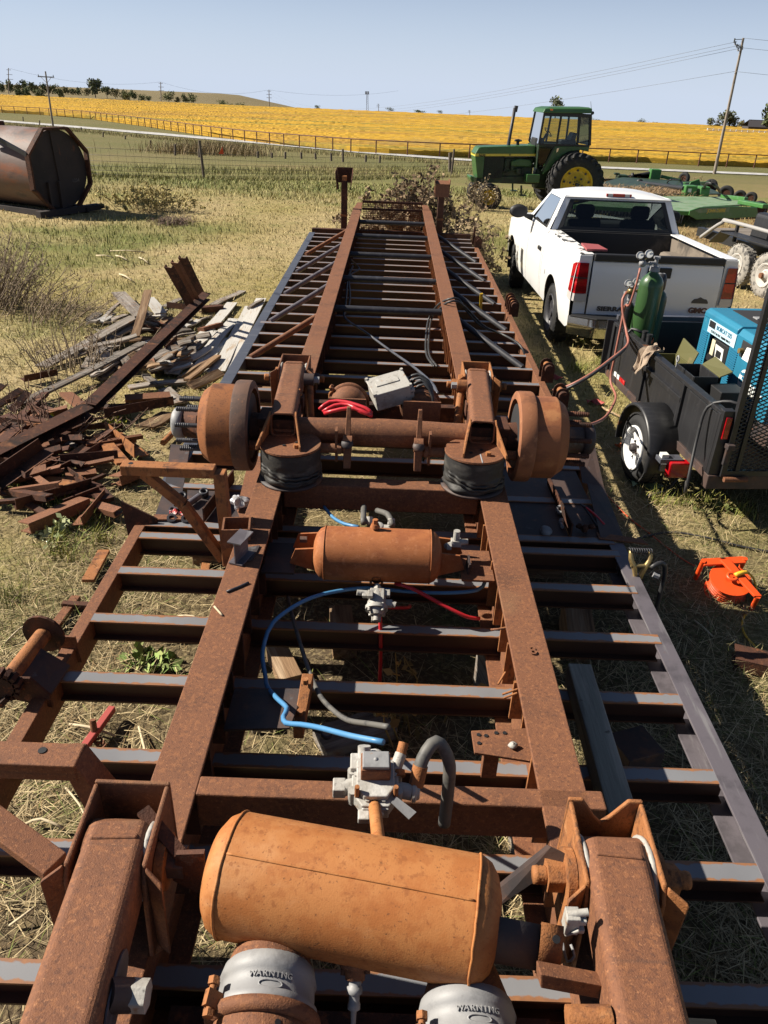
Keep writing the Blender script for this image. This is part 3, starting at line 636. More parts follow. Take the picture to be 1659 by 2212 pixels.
TL = [(6, 204, 186, 16, 560, 'g'), (24, 204, 184, 14, 560, 'm'), (38, 203, 188, 12, 570, 'a'), (52, 203, 183, 15, 575, 'd'), (70, 204, 186, 15, 580, 'm'), (82, 205, 189, 12, 585, 'a'), (94, 205, 188, 16, 590, 'd'), (108, 206, 191, 13, 590, 'a'), (121, 206, 190, 15, 595, 'm'), (45, 216, 200, 16, 470, 'd'), (60, 216, 197, 15, 465, 'd'), (87, 217, 197, 20, 460, 'd'), (134, 217, 200, 10, 465, 'm'), (143, 209, 195, 13, 600, 'a'), (158, 209, 197, 12, 600, 'm'), (170, 210, 196, 14, 600, 'd'), (188, 211, 197, 16, 605, 'a'), (207, 212, 184, 25, 560, 'g'), (232, 213, 194, 22, 565, 'm'), (250, 214, 199, 16, 570, 'a'), (268, 217, 202, 14, 570, 'd'), (277, 223, 207, 14, 455, 'm'), (290, 218, 203, 16, 575, 'd'), (307, 220, 208, 16, 575, 'm'), (322, 221, 212, 10, 575, 'd'), (365, 223, 206, 24, 560, 'm'), (384, 223, 213, 12, 560, 'a'), (402, 224, 211, 14, 560, 'd'), (418, 225, 209, 30, 560, 'm'), (482, 232, 221, 18, 620, 'm'), (500, 234, 227, 12, 640, 'd'), (522, 235, 226, 18, 640, 'm'), (686, 239, 232, 12, 700, 'd'), (842, 241, 235, 14, 900, 'g'), (905, 243, 240, 22, 900, 'd'), (950, 245, 241, 12, 900, 'd'), (1199, 252, 224, 30, 640, 'g'), (1264, 266, 255, 16, 700, 'd'), (1284, 267, 259, 22, 720, 'd'), (1386, 273, 263, 20, 700, 'g'), (1412, 275, 267, 24, 700, 'd'), (1455, 277, 271, 22, 720, 'd'), (1530, 282, 263, 18, 420, 'g'), (1546, 282, 267, 14, 420, 'a'), (1564, 283, 253, 26, 420, 'g'), (1583, 284, 262, 18, 420, 'm'), (1598, 284, 266, 16, 430, 'a'), (1658, 290, 236, 34, 330, 'd')]
spot = ['at the far left edge of the skyline', 'on the wooded rise left of the crossarm pole', 'on the wooded rise right of the crossarm pole', 'on the skyline between the first and second power poles', 'on the skyline right of the second power pole', 'on the skyline beyond the lattice mast', 'on the skyline behind the tractor cab', 'on the skyline right of the tractor', 'beside the dark barn at the right edge']
seen = {}
for k, (u, vb, vt, wp, Y, kd) in enumerate(TL):
    ps = spot[0 if u < 30 else 1 if u < 100 else 2 if u < 200 else 3 if u < 340 else 4 if u < 600 else 5 if u < 1000 else 6 if u < 1240 else 7 if u < 1500 else 8]
    nm_, a, b_ = kinds[kd]; key = (kd, ps); seen[key] = seen.get(key, 0) + 1
    sz = 'tall' if vb - vt > 20 else 'small' if vb - vt < 12 else 'bushy'
    if wp < 13 and sz == 'bushy': sz = 'narrow'
    od = ['', 'second ', 'third ', 'fourth ', 'fifth ', 'sixth '][seen[key] - 1]
    tree(u, vb, vt, wp, Y, f'{od}{sz} {nm_} tree {ps}', a, b_, 700 if vb - vt > 25 else 380)
# ---- barn and white board fence at the right edge
b = atY(1632, 285, 380); t = thing('barn', 'small dark barn with a pitched roof beside the trees at the right edge', 'barn', b)
m = MB(); m.box((b.x, b.y, b.z + .8), (10, 7, 2.6)); part('wall', m, BARN, t)
m = MB(); m.slab([(b.x - 5.6, b.y - 4, b.z + 2), (b.x + 5.6, b.y - 4, b.z + 2), (b.x + 4, b.y, b.z + 4.6), (b.x - 4, b.y, b.z + 4.6)], (0, .15, .15)); m.slab([(b.x + 5.6, b.y + 4, b.z + 2), (b.x - 5.6, b.y + 4, b.z + 2), (b.x - 4, b.y, b.z + 4.6), (b.x + 4, b.y, b.z + 4.6)], (0, -.15, .15)); part('roof', m, BARN, t)
a = atY(1527, 287, 300); c = atY(1700, 296, 300); t = thing('board_fence', 'white board fence at the top of the field by the barn', 'fence', a)
for k in range(15):
    q = a + (c - a) * k / 14; part('post', MB().box((q.x, q.y, q.z + .55), (.3, .3, 1.9)), WHITEF, t)
for h in (.35, .85, 1.3): part('rail', MB().bar(a + V((0, -.2, h)), c + V((0, -.2, h)), .08, .24), WHITEF, t)
# ================================================================== the overturned trailer frame
FZ = .72; CT = .40
T = thing('trailer_frame', 'rusty overturned semitrailer frame with bare crossmembers, axle, suspension arms and air tanks', 'trailer', (0, 5, 0))
BX = .5475; BW = .135
for s in (-1, 1):
    m = MB(); m.box((s * BX, 6.2, FZ - .007), (BW, 13.6, .014))
    m.box((s * BX, 6.2, .50), (.012, 13.6, .412)); m.box((s * BX, 6.2, .287), (BW, 13.6, .014))
    m.slab([(s * BX - BW / 2 + .01, 13.0, FZ), (s * BX + BW / 2 - .01, 13.0, FZ), (s * BX * .97 + .045, 13.45, FZ + .02), (s * BX * .97 - .045, 13.45, FZ + .02)], (0, 0, -.014))
    part('main_beam', m, RUST, T, .003)
    m = MB()
    for y in [1.35 + .183 * k for k in range(63)]:
        h = rng.uniform(.16, .24); x = s * (BX - .012 - .02)
        m.box((x, y + rng.uniform(-.02, .02), .69 - h / 2 - rng.uniform(0, .06)), (.045, .012, h))
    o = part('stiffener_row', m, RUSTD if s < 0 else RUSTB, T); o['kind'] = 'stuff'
# crossmembers share one mesh
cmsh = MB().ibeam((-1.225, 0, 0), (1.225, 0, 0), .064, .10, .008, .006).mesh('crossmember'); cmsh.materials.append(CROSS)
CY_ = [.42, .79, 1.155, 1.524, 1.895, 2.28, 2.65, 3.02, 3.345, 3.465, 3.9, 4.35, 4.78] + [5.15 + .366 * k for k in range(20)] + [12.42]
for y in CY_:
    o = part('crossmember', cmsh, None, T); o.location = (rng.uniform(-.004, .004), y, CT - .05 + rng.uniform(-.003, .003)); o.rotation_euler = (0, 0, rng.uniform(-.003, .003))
part('deck_plate', MB().box((0, .55, CT + .008), (.95, 1.05, .012)), RUSTD, T)  # added dark plate, blackens the shaded gap below the near air tank
# side rails
part('side_rail', MB().chan((-1.245, -.6, .335), (-1.245, 3.44, .335), .055, .135, .008, -1, (0, 0, 1)), RUST, T, .003)
part('side_rail', MB().chan((-1.225, 3.9, .335), (-1.225, 12.5, .335), .09, .135, .009, -1), STEELN, T, .003, label='newer dark steel side rail')
m = MB(); m.box((1.236, 1.6, CT - .005), (.078, 3.7, .010)); m.box((1.270, 1.6, .335), (.010, 3.7, .120)); m.box((1.236, 1.6, .268), (.078, 3.7, .010)); part('side_rail', m, STEELM, T, .002, label='bare gray channel side rail')
part('side_rail', MB().chan((1.255, 4.1, .335), (1.255, 11.8, .335), .055, .135, .008, 1), RUST, T, .003)
# corner gussets at the rail ends
part('end_plate', MB().slab([(-1.30, 3.40, .33), (-1.16, 3.46, .33), (-1.16, 3.46, .43), (-1.34, 3.47, .52)], (0, .01, 0)), RUSTD, T)
part('end_plate', MB().slab([(-1.20, 3.475, .41), (-1.02, 3.49, .41), (-1.02, 3.53, .41), (-1.19, 3.53, .41)], (0, 0, .008)), RUST, T)
part('end_plate', MB().slab([(1.15, 3.47, .405), (1.40, 3.44, .40), (1.38, 3.49, .40), (1.15, 3.53, .405)], (0, 0, .008)), RUST, T)
# deck plates in the wheel wells
part('deck_plate', MB().slab([(-1.335, 4.42, .42), (-1.21, 4.40, .42), (-1.115, 3.80, .40), (-1.03, 3.47, .40), (-1.19, 3.47, .40), (-1.23, 3.86, .40)], (0, 0, -.01)), RUSTP, T)
part('deck_plate', MB().slab([(-1.10, 3.86, .395), (-.62, 3.86, .395), (-.62, 3.45, .395), (-1.02, 3.50, .395)], (0, 0, -.01)), RUSTP, T)
part('deck_plate', MB().slab([(-.80, 4.2, .46), (-.62, 4.2, .46), (-.62, 3.2, .46), (-.76, 3.55, .46)], (0, 0, -.012)), RUST, T)
part('plate_rib', MB().slab([(-.86, 3.97, .40), (-.93, 3.50, .40), (-.93, 3.50, .48), (-.86, 3.97, .48)], (.008, 0, 0)), RUSTD, T)
part('deck_plate', MB().slab([(.62, 4.45, .395), (1.0, 4.45, .395), (1.0, 3.45, .395), (.62, 3.45, .395)], (0, 0, -.01)), RUSTP, T)
part('deck_plate', MB().slab([(1.012, 4.45, .395), (1.20, 4.45, .395), (1.20, 3.48, .395), (1.012, 3.48, .395)], (0, 0, -.01)), RUSTP, T)
part('plate_rib', MB().slab([(.985, 4.1, .40), (1.005, 3.5, .40), (1.005, 3.5, .475), (.985, 4.1, .455)], (.008, 0, 0)), RUSTD, T)
part('flap_plate', MB().slab([(1.16, 3.48, .415), (1.20, 4.02, .46), (1.30, 4.02, .44), (1.29, 3.48, .40)], (0, 0, -.008)), RUSTP, T)
part('flap_plate', MB().slab([(1.17, 4.02, .46), (1.185, 4.30, .58), (1.285, 4.30, .58), (1.30, 4.02, .44)], (0, .008, 0)), RUSTP, T)
# cross tubes
for v in (478, 508, 548, 600, 665):
    p = at(850, v, .65); part('cross_tube', MB().cyl((-.545, p.y, .625), (.545, p.y, .625), .031, n=14), BLACKS, T)
# diagonal braces
for k, (y, dy) in enumerate(((6.26, .55), (7.38, .60), (8.50, .62), (9.62, .66), (10.72, .60))):
    part('brace_tube', MB().cyl((-1.14, y, .40), (-.56, y + dy, .67), .026, n=12), RUST if k in (0, 4) else STEELM, T)
for k, (y, dy) in enumerate(((6.28, .6), (7.4, .6), (8.42, .6), (9.54, .6), (10.68, .6))):
    part('brace_tube', MB().cyl((1.15, y, .40), (.56, y + dy, .67), .026, n=12), BLACKS, T)
# winches on the rails
def winch(x, y, z, n=2, sprocket=False, pipe=0):
    o = None
    for k in range(n):
        mb_ = MB()
        yy = y + k * .11; P = [(x - .05, yy, z - .09), (x + .05, yy, z - .09), (x + .05, yy, z + .03)] + [(x + .05 * math.cos(a), yy, z + .03 + .05 * math.sin(a)) for a in (.5, 1.05, 1.57, 2.1, 2.6)] + [(x - .05, yy, z + .03)]
        mb_.slab(P, (0, .01, 0)); q = part('side_plate' if o else 'strap_winch', mb_, RUSTD, o or T, .002); o = o or q
    part('spool', MB().cyl((x, y - .03, z + .03), (x, y + .11 * (n - 1) + .04, z + .03), .026, n=12), RUSTB, o)
    part('nut', MB().cyl((x, y - .045, z + .03), (x, y - .005, z + .03), .036, .034, n=10), RUSTD, o)
    return o
winch(1.30, 5.35, .48); winch(1.30, 5.95, .48); winch(1.30, 8.0, .47, 4); winch(1.28, 11.75, .47, 2)
part('strap_hook', MB().slab([(1.20, 11.95, .42), (1.25, 11.95, .42), (1.24, 11.95, .64), (1.215, 11.95, .66)], (0, .02, 0)), RUSTD, T)
# big winch on the left rail
o = part('strap_winch', MB().slab([(-1.37, 2.145, .40), (-1.20, 2.145, .36), (-1.20, 2.145, .42), (-1.26, 2.145, .50), (-1.37, 2.145, .50)], (0, .012, 0)), RUSTD, T, .002)
m = MB(); m.lathe((-1.345, 2.10, .49), (0, 1, 0), [(0, .0001), (0, .028), (.0, .05), (.045, .052), (.045, .0001)], 16, False)
for k in range(14):
    a = k * .449; m.box((0, 0, 0), (.016, .04, .022), Matrix.Translation((-1.345, 2.12, .49)) @ Matrix.Rotation(a, 4, 'Y') @ Matrix.Translation((0, 0, .054)))
part('ratchet_wheel', m, RUSTD, o)
m = MB(); m.cyl((-1.34, 2.14, .49), (-1.31, 2.42, .50), .032, n=14); part('spool', m, RUSTB, o)
m = MB(); m.lathe((-1.313, 2.40, .50), (0.1, 1, 0), [(0, .034), (0, .085), (.012, .085), (.012, .02)], 18, False); part('flange', m, RUSTD, o)
part('pawl', MB().bar((-1.36, 2.09, .42), (-1.33, 2.10, .45), .03, .02), RUSTD, o)
part('guard_plate', MB().slab([(-1.31, 2.16, .47), (-1.20, 2.16, .41), (-1.19, 2.32, .41), (-1.29, 2.32, .49)], (0, 0, .008)), RUSTP, T)
part('web_gusset', MB().slab([(-1.30, 2.44, .33), (-1.20, 2.44, .33), (-1.21, 2.44, .46), (-1.27, 2.44, .46)], (0, .01, 0)), RUST, T)
# far end mesh panel and end beam
m = MB()
for k in range(34): x = -.46 + .92 * k / 33; m.bar((x, 13.05, .30), (x, 13.05, .80), .007, .007, (0, 1, 0))
for k in range(19): z = .31 + .48 * k / 18; m.bar((-.47, 13.05, z), (.47, 13.05, z), .008, .007, (0, 1, 0))
o = part('mesh_panel', m, RUSTB, T); o['kind'] = 'stuff'
m = MB(); m.bar((-.48, 13.05, .70), (.48, 13.05, .70), .03, .03); m.bar((-.48, 13.05, .81), (.48, 13.05, .81), .03, .03); m.bar((-.48, 13.05, .30), (.48, 13.05, .30), .03, .04); part('panel_frame', m, RUSTD, T)
part('end_beam', MB().box((0, 12.75, .36), (2.5, .10, .13)), RUSTD, T)
# landing legs with their feet up
for s, z1 in ((-1, 1.12), (1, 1.06)):
    x = s * .755; y = 12.85
    part('landing_leg', MB().box((x, y, (z1 + .3) / 2 - .06), (.095, .095, z1 - .18)), RUSTD, T, .006)
    part('leg_tube', MB().box((x, y, z1 - .10), (.075, .075, .34)), RUSTB if s < 0 else RUST, T, .004)
    part('leg_band', MB().box((x, y, .62), (.108, .108, .03)), RUSTB, T)
    m = MB()
    if s < 0:
        m.slab([(x - .12, y + .10, 1.30), (x + .12, y + .10, 1.30), (x + .10, y + .12, 1.08), (x - .10, y + .12, 1.08)], (0, .01, 0))
        for q in (-1, 1): m.slab([(x + q * .12, y + .10, 1.30), (x + q * .13, y - .10, 1.24), (x + q * .10, y - .13, 1.0), (x + q * .085, y + .05, 1.0)], (q * .01, 0, 0))
    else:
        m.slab([(x - .105, y - .12, 1.13), (x + .105, y - .12, 1.13), (x + .11, y - .15, .96), (x - .11, y - .15, .96)], (0, .012, 0)); m.slab([(x - .105, y - .12, 1.13), (x + .105, y - .12, 1.13), (x + .10, y + .12, 1.16), (x - .10, y + .12, 1.16)], (0, 0, .012))
        for q in (-1, 1): m.slab([(x + q * .105, y - .12, 1.0), (x + q * .11, y - .12, 1.20), (x + q * .10, y + .1, 1.20), (x + q * .10, y + .1, 1.0)], (q * .012, 0, 0))
    part('foot', m, RUST if s > 0 else RUSTD, T, .003)
# crossbeams of the suspension
part('crossbeam', MB().chan((-.48, 1.50, .655), (.66, 1.50, .655), .065, .13, .010, -1), RUST, T, .006)
part('crossbeam', MB().chan((-.48, 3.40, .655), (.48, 3.40, .655), .10, .13, .012, -1), RUST, T, .012, seg=3)
part('crossbeam', MB().bar((-.48, 4.62, .62), (.48, 4.62, .62), .06, .10), RUSTD, T, .004)
# ---- suspension builder
def hanger(s, y0, notch=False, far=True):
    cx = s * (.545 if far else .556); a, b = cx - .088, cx + .088; zt = 1.0; th = .011
    m = MB()
    if notch: m.slab([(a, y0, .70), (b, y0, .70), (b, y0, zt), (b - .035, y0, zt + .0), (b - .07, y0, zt - .055), (cx, y0, zt - .075), (a + .07, y0, zt - .055), (a + .035, y0, zt), (a, y0, zt)], (0, -th, 0))
    else: m.slab([(a, y0, .70), (b, y0, .70), (b, y0, zt), (a, y0, zt)], (0, -th, 0))
    for q, x in ((-1, a), (1, b)):
        m.slab([(x, y0 - .012, .70), (x, y0 - .012, zt - .002), (x, y0 - .21, zt - .02), (x, y0 - .23, zt - .06), (x, y0 - .25, .72), (x, y0 - .20, .66)], (-q * th, 0, 0))
        m.slab([(x, y0 - .21, zt - .02), (x, y0 - .212, .72), (x + q * .035, y0 - .235, .72), (x + q * .04, y0 - .235, zt - .04)], (0, -.011, 0))
    h = part('hanger', m, RUSTB if s > 0 else RUST, T, .004, seg=2)
    yp, zp = y0 - .135, .895
    for q, x in ((-1, a), (1, b)):
        inn = (q == -s)
        if not inn and s < 0 and not far: continue
        part('washer', MB().cyl((x + q * .002, yp, zp), (x + q * .022, yp, zp), .062, n=24), RUSTB, h, .003)
        m = MB().hexnut((x + q * .022, yp, zp), (q, 0, 0), .036, .038)
        part('pivot_nut', m, RUSTB if s > 0 else RUSTP, h, .003)
        m = MB(); m.lathe((x + q * .06, yp, zp), (q, 0, 0), [(.0, .019), (.004, .021), (.008, .019), (.012, .021), (.016, .019), (.02, .021), (.03, .019), (.03, .0001)], 14); part('bolt_thread', m, RUSTB, h)
        m = MB(); R1 = .097
        P = [(x - q * .016, yp + math.cos(t_) * R1, zp - .03 + math.sin(t_) * R1 * 1.18) for t_ in np.linspace(.35, 2.9, 14)]
        m.tube(P, .0075, 6); part('bushing_liner', m, WHITEC, h)
    return h
def arm(s, y0, ye, ze, xe):
    cx = s * (.545 if y0 > 3 else .556); wd, ht = (.126 if y0 > 3 else .138), .122
    p0 = V((cx, y0 - .11, .93)); p1 = V((xe, ye, ze - ht / 2)); d = (p1 - p0).normalized()
    m = MB(); t = .009; a, b = wd / 2, ht / 2
    n = 8; side = d.cross(V((0, 0, 1))).normalized(); up = side.cross(d)
    def ringp(p, r0, w_, h_):
        O = []
        for cxx, cyy, a0 in ((w_ - r0, h_ - r0, 0), (-w_ + r0, h_ - r0, 90), (-w_ + r0, -h_ + r0, 180), (w_ - r0, -h_ + r0, 270)):
            for k in range(7): an = rad(a0 + 15 * k); O.append(p + side * (cxx + r0 * math.cos(an)) + up * (cyy + r0 * math.sin(an)))
        return O
    r0 = .026
    rings = [ringp(p0, r0, a, b), ringp(p1, r0, a, b), ringp(p1, r0 - .008, a - t, b - t), ringp(p0 + d * .05, r0 - .008, a - t, b - t)]
    vs = sum(rings, []); N_ = 28; fs = []
    for i in range(3):
        for k in range(N_): fs.append((i * N_ + k, i * N_ + (k + 1) % N_, (i + 1) * N_ + (k + 1) % N_, (i + 1) * N_ + k))
    fs.append(tuple(range(N_ - 1, -1, -1))); m.add(vs, fs, False)
    o = part('trailing_arm', m, RUST, T, .002)
    # pivot eye and weld plate at the hanger
    m = MB(); m.cyl((cx - .066, y0 - .135, .90), (cx + .066, y0 - .135, .90), .082, n=28); part('pivot_eye', m, RUST, o, .006)
    m = MB(); m.prof(p0 + d * .035 + up * (b - .004), p0 + d * .05 + up * (b + .002), [(-.05, -.004), (.05, -.004), (.05, .004), (-.05, .004)], up); part('weld_bead', m, RUST, o, .004)
    return o, p1, d, side, up
def spring(s, xs_, ys_, z0=FZ, z1=.975):
    zb = z0 + .008; r = .135
    m = MB(); m.lathe((xs_, ys_, z0), (0, 0, 1), [(0, .0001), (.0, .156), (.010, .157), (.012, .13)], 32); o = part('air_spring', m, RUSTP, T)
    H_ = z1 - .012 - zb - .004; m = MB()
    prof = [(0, .125), (.010, .146), (.024, .152), (.038, .147), (.044, .139), (.052, .146), (.068, .150), (.082, .146), (.11, .147), (.14, .146), (H_, .144)]
    def fn(u, v):
        t = v * H_; rr = float(np.interp(t, [p[0] for p in prof], [p[1] for p in prof])); a = u * 2 * math.pi
        k = max(0, 1 - t / (.7 * H_)); rr += k * .008 * math.sin(a * 3 + 9 * v + s) + .005 * k * math.sin(a * 7 - 14 * v) + .0012 * math.sin(a * 60) * (1 - k)
        return (xs_ + rr * math.cos(a), ys_ + rr * math.sin(a), zb + t)
    m.grid(fn, 120, 40); part('bellows', m, BELLOW, o)
    m = MB()
    for kk in range(2):
        P = []
        for i in range(40):
            a = -2.6 + 2.5 * i / 39; z = zb + .035 + kk * .02 + .05 * max(0, math.cos((a + 2.9) * 1.25)); P.append((xs_ + (.147 + .004 * math.sin(i)) * math.cos(a), ys_ + (.147 + .004 * math.sin(i)) * math.sin(a), z))
        m.tube(P, .008, 6)
    part('bellows_fold', m, BELLOW, o)
    m = MB(); m.lathe((xs_, ys_, z1 - .012), (0, 0, 1), [(0, .0001), (0, .149), (.012, .149), (.012, .0001)], 40, False); part('top_plate', m, RUST, o, .002)
    return o
def gussets(s, arm_, p1, d, side, up, xs_, ys_, zpl):
    m = MB()
    for q in (-1, 1):
        e = p1 + side * q * .058
        T_ = e + up * .060; L_ = e - up * .060 - d * .10; C = V((e.x + side.x * q * .040, ys_ - .105, zpl + .002)); D = V((e.x + side.x * q * .004, e.y + .08, zpl + .002)); K = C + V((0, .004, .02))
        m.slab([T_ - d * .03, T_ + d * .012 - up * .01, K, C, D, L_], side * q * .009)
    m.slab([(p1.x - .055, p1.y + .10, zpl + .085), (p1.x + .055, p1.y + .10, zpl + .085), (p1.x + .055, p1.y + .10, zpl), (p1.x - .055, p1.y + .10, zpl)], (0, .01, 0))
    part('gusset', m, RUSTB, arm_, .002)
    for dx, dy in ((-.025, -.04), (.03, .0)):
        m = MB(); m.cyl((xs_ + dx, ys_ + dy, zpl), (xs_ + dx, ys_ + dy, zpl + .004), .008, n=10); part('bolt_hole', m, BLACKM, arm_)
    part('bolt_head', MB().hexnut((xs_ + s * .01 + .045, ys_ - .06, zpl + .001), (0, 0, 1), .014, .016), RUSTB, arm_)
def chamber(o, ax, label=False, grayz=True):
    o, ax = V(o), V(ax).normalized(); ref = V((0, 0, 1))
    m = MB(); m.lathe(o, ax, [(-.045, .0001), (-.045, .035), (-.03, .058), (.01, .074), (.045, .086), (.055, .088)], 32, ref=ref); c = part('brake_chamber', m, RUST, T)
    m = MB(); m.lathe(o, ax, [(.05, .086), (.058, .093), (.085, .100), (.088, .096), (.125, .0985), (.13, .105), (.148, .107), (.15, .1)], 40, ref=ref); part('flange_case', m, GRAYC if grayz else RUST, c)
    m = MB(); m.lathe(o, ax, [(.142, .098), (.144, .112), (.156, .116), (.168, .112), (.170, .098)], 40, ref=ref); b = part('clamp_band', m, RUST, c)
    m = MB(); m.lathe(o, ax, [(.165, .098), (.175, .102), (.23, .101), (.27, .09), (.29, .06), (.295, .0001)], 36, ref=ref); part('spring_cap', m, RUST, c)
    e = ax.cross(ref).normalized(); e = e if e.x < 0 else -e; k = (e * .75 + V((0, 0, .66))).normalized(); p = o + ax * .156 + k * .112
    m = MB(); m.bar(p - k * .005, p + k * .028, .014, .030, ax); m.cyl(p + k * .016 - ax * .03, p + k * .016 + ax * .028, .007, n=8); m.hexnut(p + k * .016 - ax * .038, ax, .012, .014); m.hexnut(p + k * .016 + ax * .02, ax, .011, .012)
    m.tube([p - k * .004, p + e * .02 - V((0, 0, .02)), p + e * .022 - V((0, 0, .06))], .008, 6, .01); part('clamp_bolt', m, RUSTB, c)
    return c
def suspension(y0, far):
    out = {}
    for s in (-1, 1):
        hanger(s, y0, notch=(not far and s > 0), far=far)
        ye, ze, xe = y0 - 1.03, 1.03, s * (.495 if s < 0 else .485)
        a, p1, d, sd, up = arm(s, y0, ye, ze, xe)
        if far:
            xs_, ys_ = s * .450, y0 - 1.11
            spring(s, xs_, ys_, FZ, .912); gussets(s, a, p1, d, sd, up, xs_, ys_, .913)
            # axle seat bolts on the inner side
            for k, (dx, dy) in enumerate(((.09, -.62), (.09, -.78), (.075, -.92))):
                q = V((s * (.556 - dx), y0 + dy, .955)); part('seat_block', MB().box((q.x - s * .0, q.y, q.z - .02), (.06, .075, .07)), RUSTD, a, .004)
                m = MB(); m.hexnut(q, (0, 0, 1), .022, .028); m.cyl(q + V((0, 0, .02)), q + V((0, 0, .05)), .012, n=10); part('seat_bolt', m, RUSTB, a, .002)
            q = V((s * .455, y0 - .42, .99)); m = MB(); m.cyl(q, q + V((-s * .055, 0, 0)), .034, n=16); part('shock_mount', m, RUSTP if s < 0 else RUSTB, a, .003)
            m = MB(); m.hexnut(q + V((-s * .055, 0, 0)), (-s, 0, 0), .02, .03); part('shock_nut', m, GRAYC, a)
            m = MB(); m.cyl(q + V((-s * .03, 0, -.03)), q + V((-s * .06, -.22, -.20)), .02, n=10); part('shock_rod', m, RUSTB, a)
        else:
            if s < 0:
                sd = -sd; q = p1 - d * .58 + sd * .0705 - up * .012   # oval tag on the inner side
                m = MB(); P = []
                for k in range(18):
                    an = 2 * math.pi * k / 18; P.append(q + d * (.062 * math.cos(an) + (.022 if math.cos(an) > 0 else -.022)) + up * .042 * math.sin(an))
                m.slab(P, sd * .003); part('oval_tag', m, STEELM, a)
                part('rivet', MB().cyl(q + sd * .003, q + sd * .006, .007, n=8), BLACKM, a)
    return
suspension(4.53, True); suspension(1.265, False)
RUSTL = mat('drum_lip_brown', (.115, .06, .04), .8, layers=[((.07, .04, .03), 7, .45, .65), ((.2, .09, .045), 60, .58, .7)], bump=.12, bscale=150)
RUSTB2 = mat('drum_lip_orange', (.27, .105, .045), .75, layers=[((.17, .065, .03), 8, .45, .65), ((.36, .16, .07), 30, .56, .7)], bump=.12, bscale=150)
DRUMR = mat('drum_orange', (.27, .095, .035), .75, layers=[((.17, .06, .028), (3, 9, 9), .46, .66), ((.38, .16, .06), 7, .56, .72), ((.10, .045, .025), 120, .6, .7, .7)], bump=.12, bscale=170)
# axle with drums
m = MB(); m.cyl((-.66, 3.60, .905), (.66, 3.60, .905), .064, n=24); m.lathe((-.33, 3.60, .905), (1, 0, 0), [(0, .064), (.18, .070), (.33, .072), (.48, .070), (.66, .064)], 24); AX = part('axle', m, RUST, T)
for s in (-1, 1):
    part('axle_seat', MB().box((s * .53, 3.62, .955), (.20, .17, .05)), RUSTD, AX, .006); m = MB(); m.cyl((s * .62, 3.6, .905), (s * .70, 3.6, .905), .075, .085, n=20); part('spindle_flange', m, RUSTD, AX)
    part('cam_tube', MB().cyl((s * .16, 3.475, .865), (s * .66, 3.475, .865), .024, n=14), RUST, AX)
    dm = MB(); x0 = s * .655; L = [(.07, .19), (.07, .206), (.195, .206), (.202, .205), (.208, .197), (.242, .172), (.252, .152), (.253, .095)]
    dm.lathe((x0, 3.60, .915), (s, 0, 0), L, 64); dm.lathe((x0, 3.60, .915), (-s, 0, 0), [(0, .190), (-.20, .186), (-.21, .10)], 48)
    D = part('brake_drum', dm, DRUM if s < 0 else DRUMR, T)
    lm_ = MB(); lm_.lathe((x0, 3.60, .915), (s, 0, 0), [(0, .188), (0, .216), (.006, .226), (.022, .228), (.072, .228), (.082, .224), (.084, .200)], 72); lo_ = part('drum_lip', lm_, RUSTL if s < 0 else RUSTB2, D); e2 = lo_.modifiers.new('EdgeSplit', 'EDGE_SPLIT'); e2.split_angle = rad(40)
    em = D.modifiers.new('EdgeSplit', 'EDGE_SPLIT'); em.split_angle = rad(50)
    m = MB()
    m.lathe((x0, 3.60, .915), (s, 0, 0), [(.25, .105), (.27, .10), (.28, .075), (.345, .070), (.355, .062)], 24); part('hub', m, RUSTD if s < 0 else RUSTP, D)
    m = MB(); m.lathe((x0, 3.60, .915), (s, 0, 0), [(.35, .0625), (.355, .078), (.395, .076), (.407, .06), (.411, .0001)], 24); part('hub_cap', m, GRAYC if s < 0 else RUSTP, D)
    for k in range(10):
        a = k * .628 + .3; q = V((x0 + s * .25, 3.60 + .130 * math.cos(a), .915 + .130 * math.sin(a)))
        m = MB(); m.cyl(q, q + V((s * .115, 0, 0)), .0115, n=10)
        for j in range(7): m.lathe(q + V((s * (.045 + .01 * j), 0, 0)), (s, 0, 0), [(0, .0115), (.003, .0135), (.006, .0115)], 10)
        part('wheel_stud', m, BLACKS if s < 0 else RUSTD, D)
    m = MB(); m.lathe((x0, 3.60, .915), (-s, 0, 0), [(-.01, .165), (-.012, .05)], 32); part('brake_backing', m, DARKIN, D)
    # slack adjusters
    q = V((s * .175, 3.475, .90)); m = MB(); m.cyl(q + V((-.022, 0, 0)), q + V((.022, 0, 0)), .036, n=20); m.slab([q + V((-.014, .0, .03)), q + V((.014, 0, .03)), q + V((.012, .05, .165)), q + V((-.008, .05, .165))], (0, .018, 0)); m.slab([q + V((-.02, -.02, .02)), q + V((.02, -.02, .02)), q + V((.018, -.05, -.12)), q + V((-.018, -.05, -.12))], (0, .05, 0))
    m.hexnut(q + V((s * .03, -.01, -.03)), (s, 0, 0), .03, .02); o = part('slack_adjuster', m, RUST, T, .003)
    m = MB(); m.lathe(q + V((.0, -.028, .005)), (0, -.6, .8), [(0, .030), (.012, .028), (.014, .0001)], 18); part('cap', m, RUSTP, o)
    part('adjuster_bracket', MB().bar(q + V((s * .055, .01, -.10)), q + V((s * .055, .0, .07)), .012, .05, (0, 1, 0)), RUST, o)
chamber((-.20, 4.20, .87), (0, -.95, .10), grayz=False); chamber((.20, 4.20, .87), (0, -.95, .10), grayz=False)
for s in (-1, 1):
    part('chamber_bracket', MB().slab([(s * .20 - .10, 3.86, .84), (s * .20 + .10, 3.86, .84), (s * .20 + .10, 3.86, .98), (s * .20 - .10, 3.86, .98)], (0, .012, 0)), RUST, T)
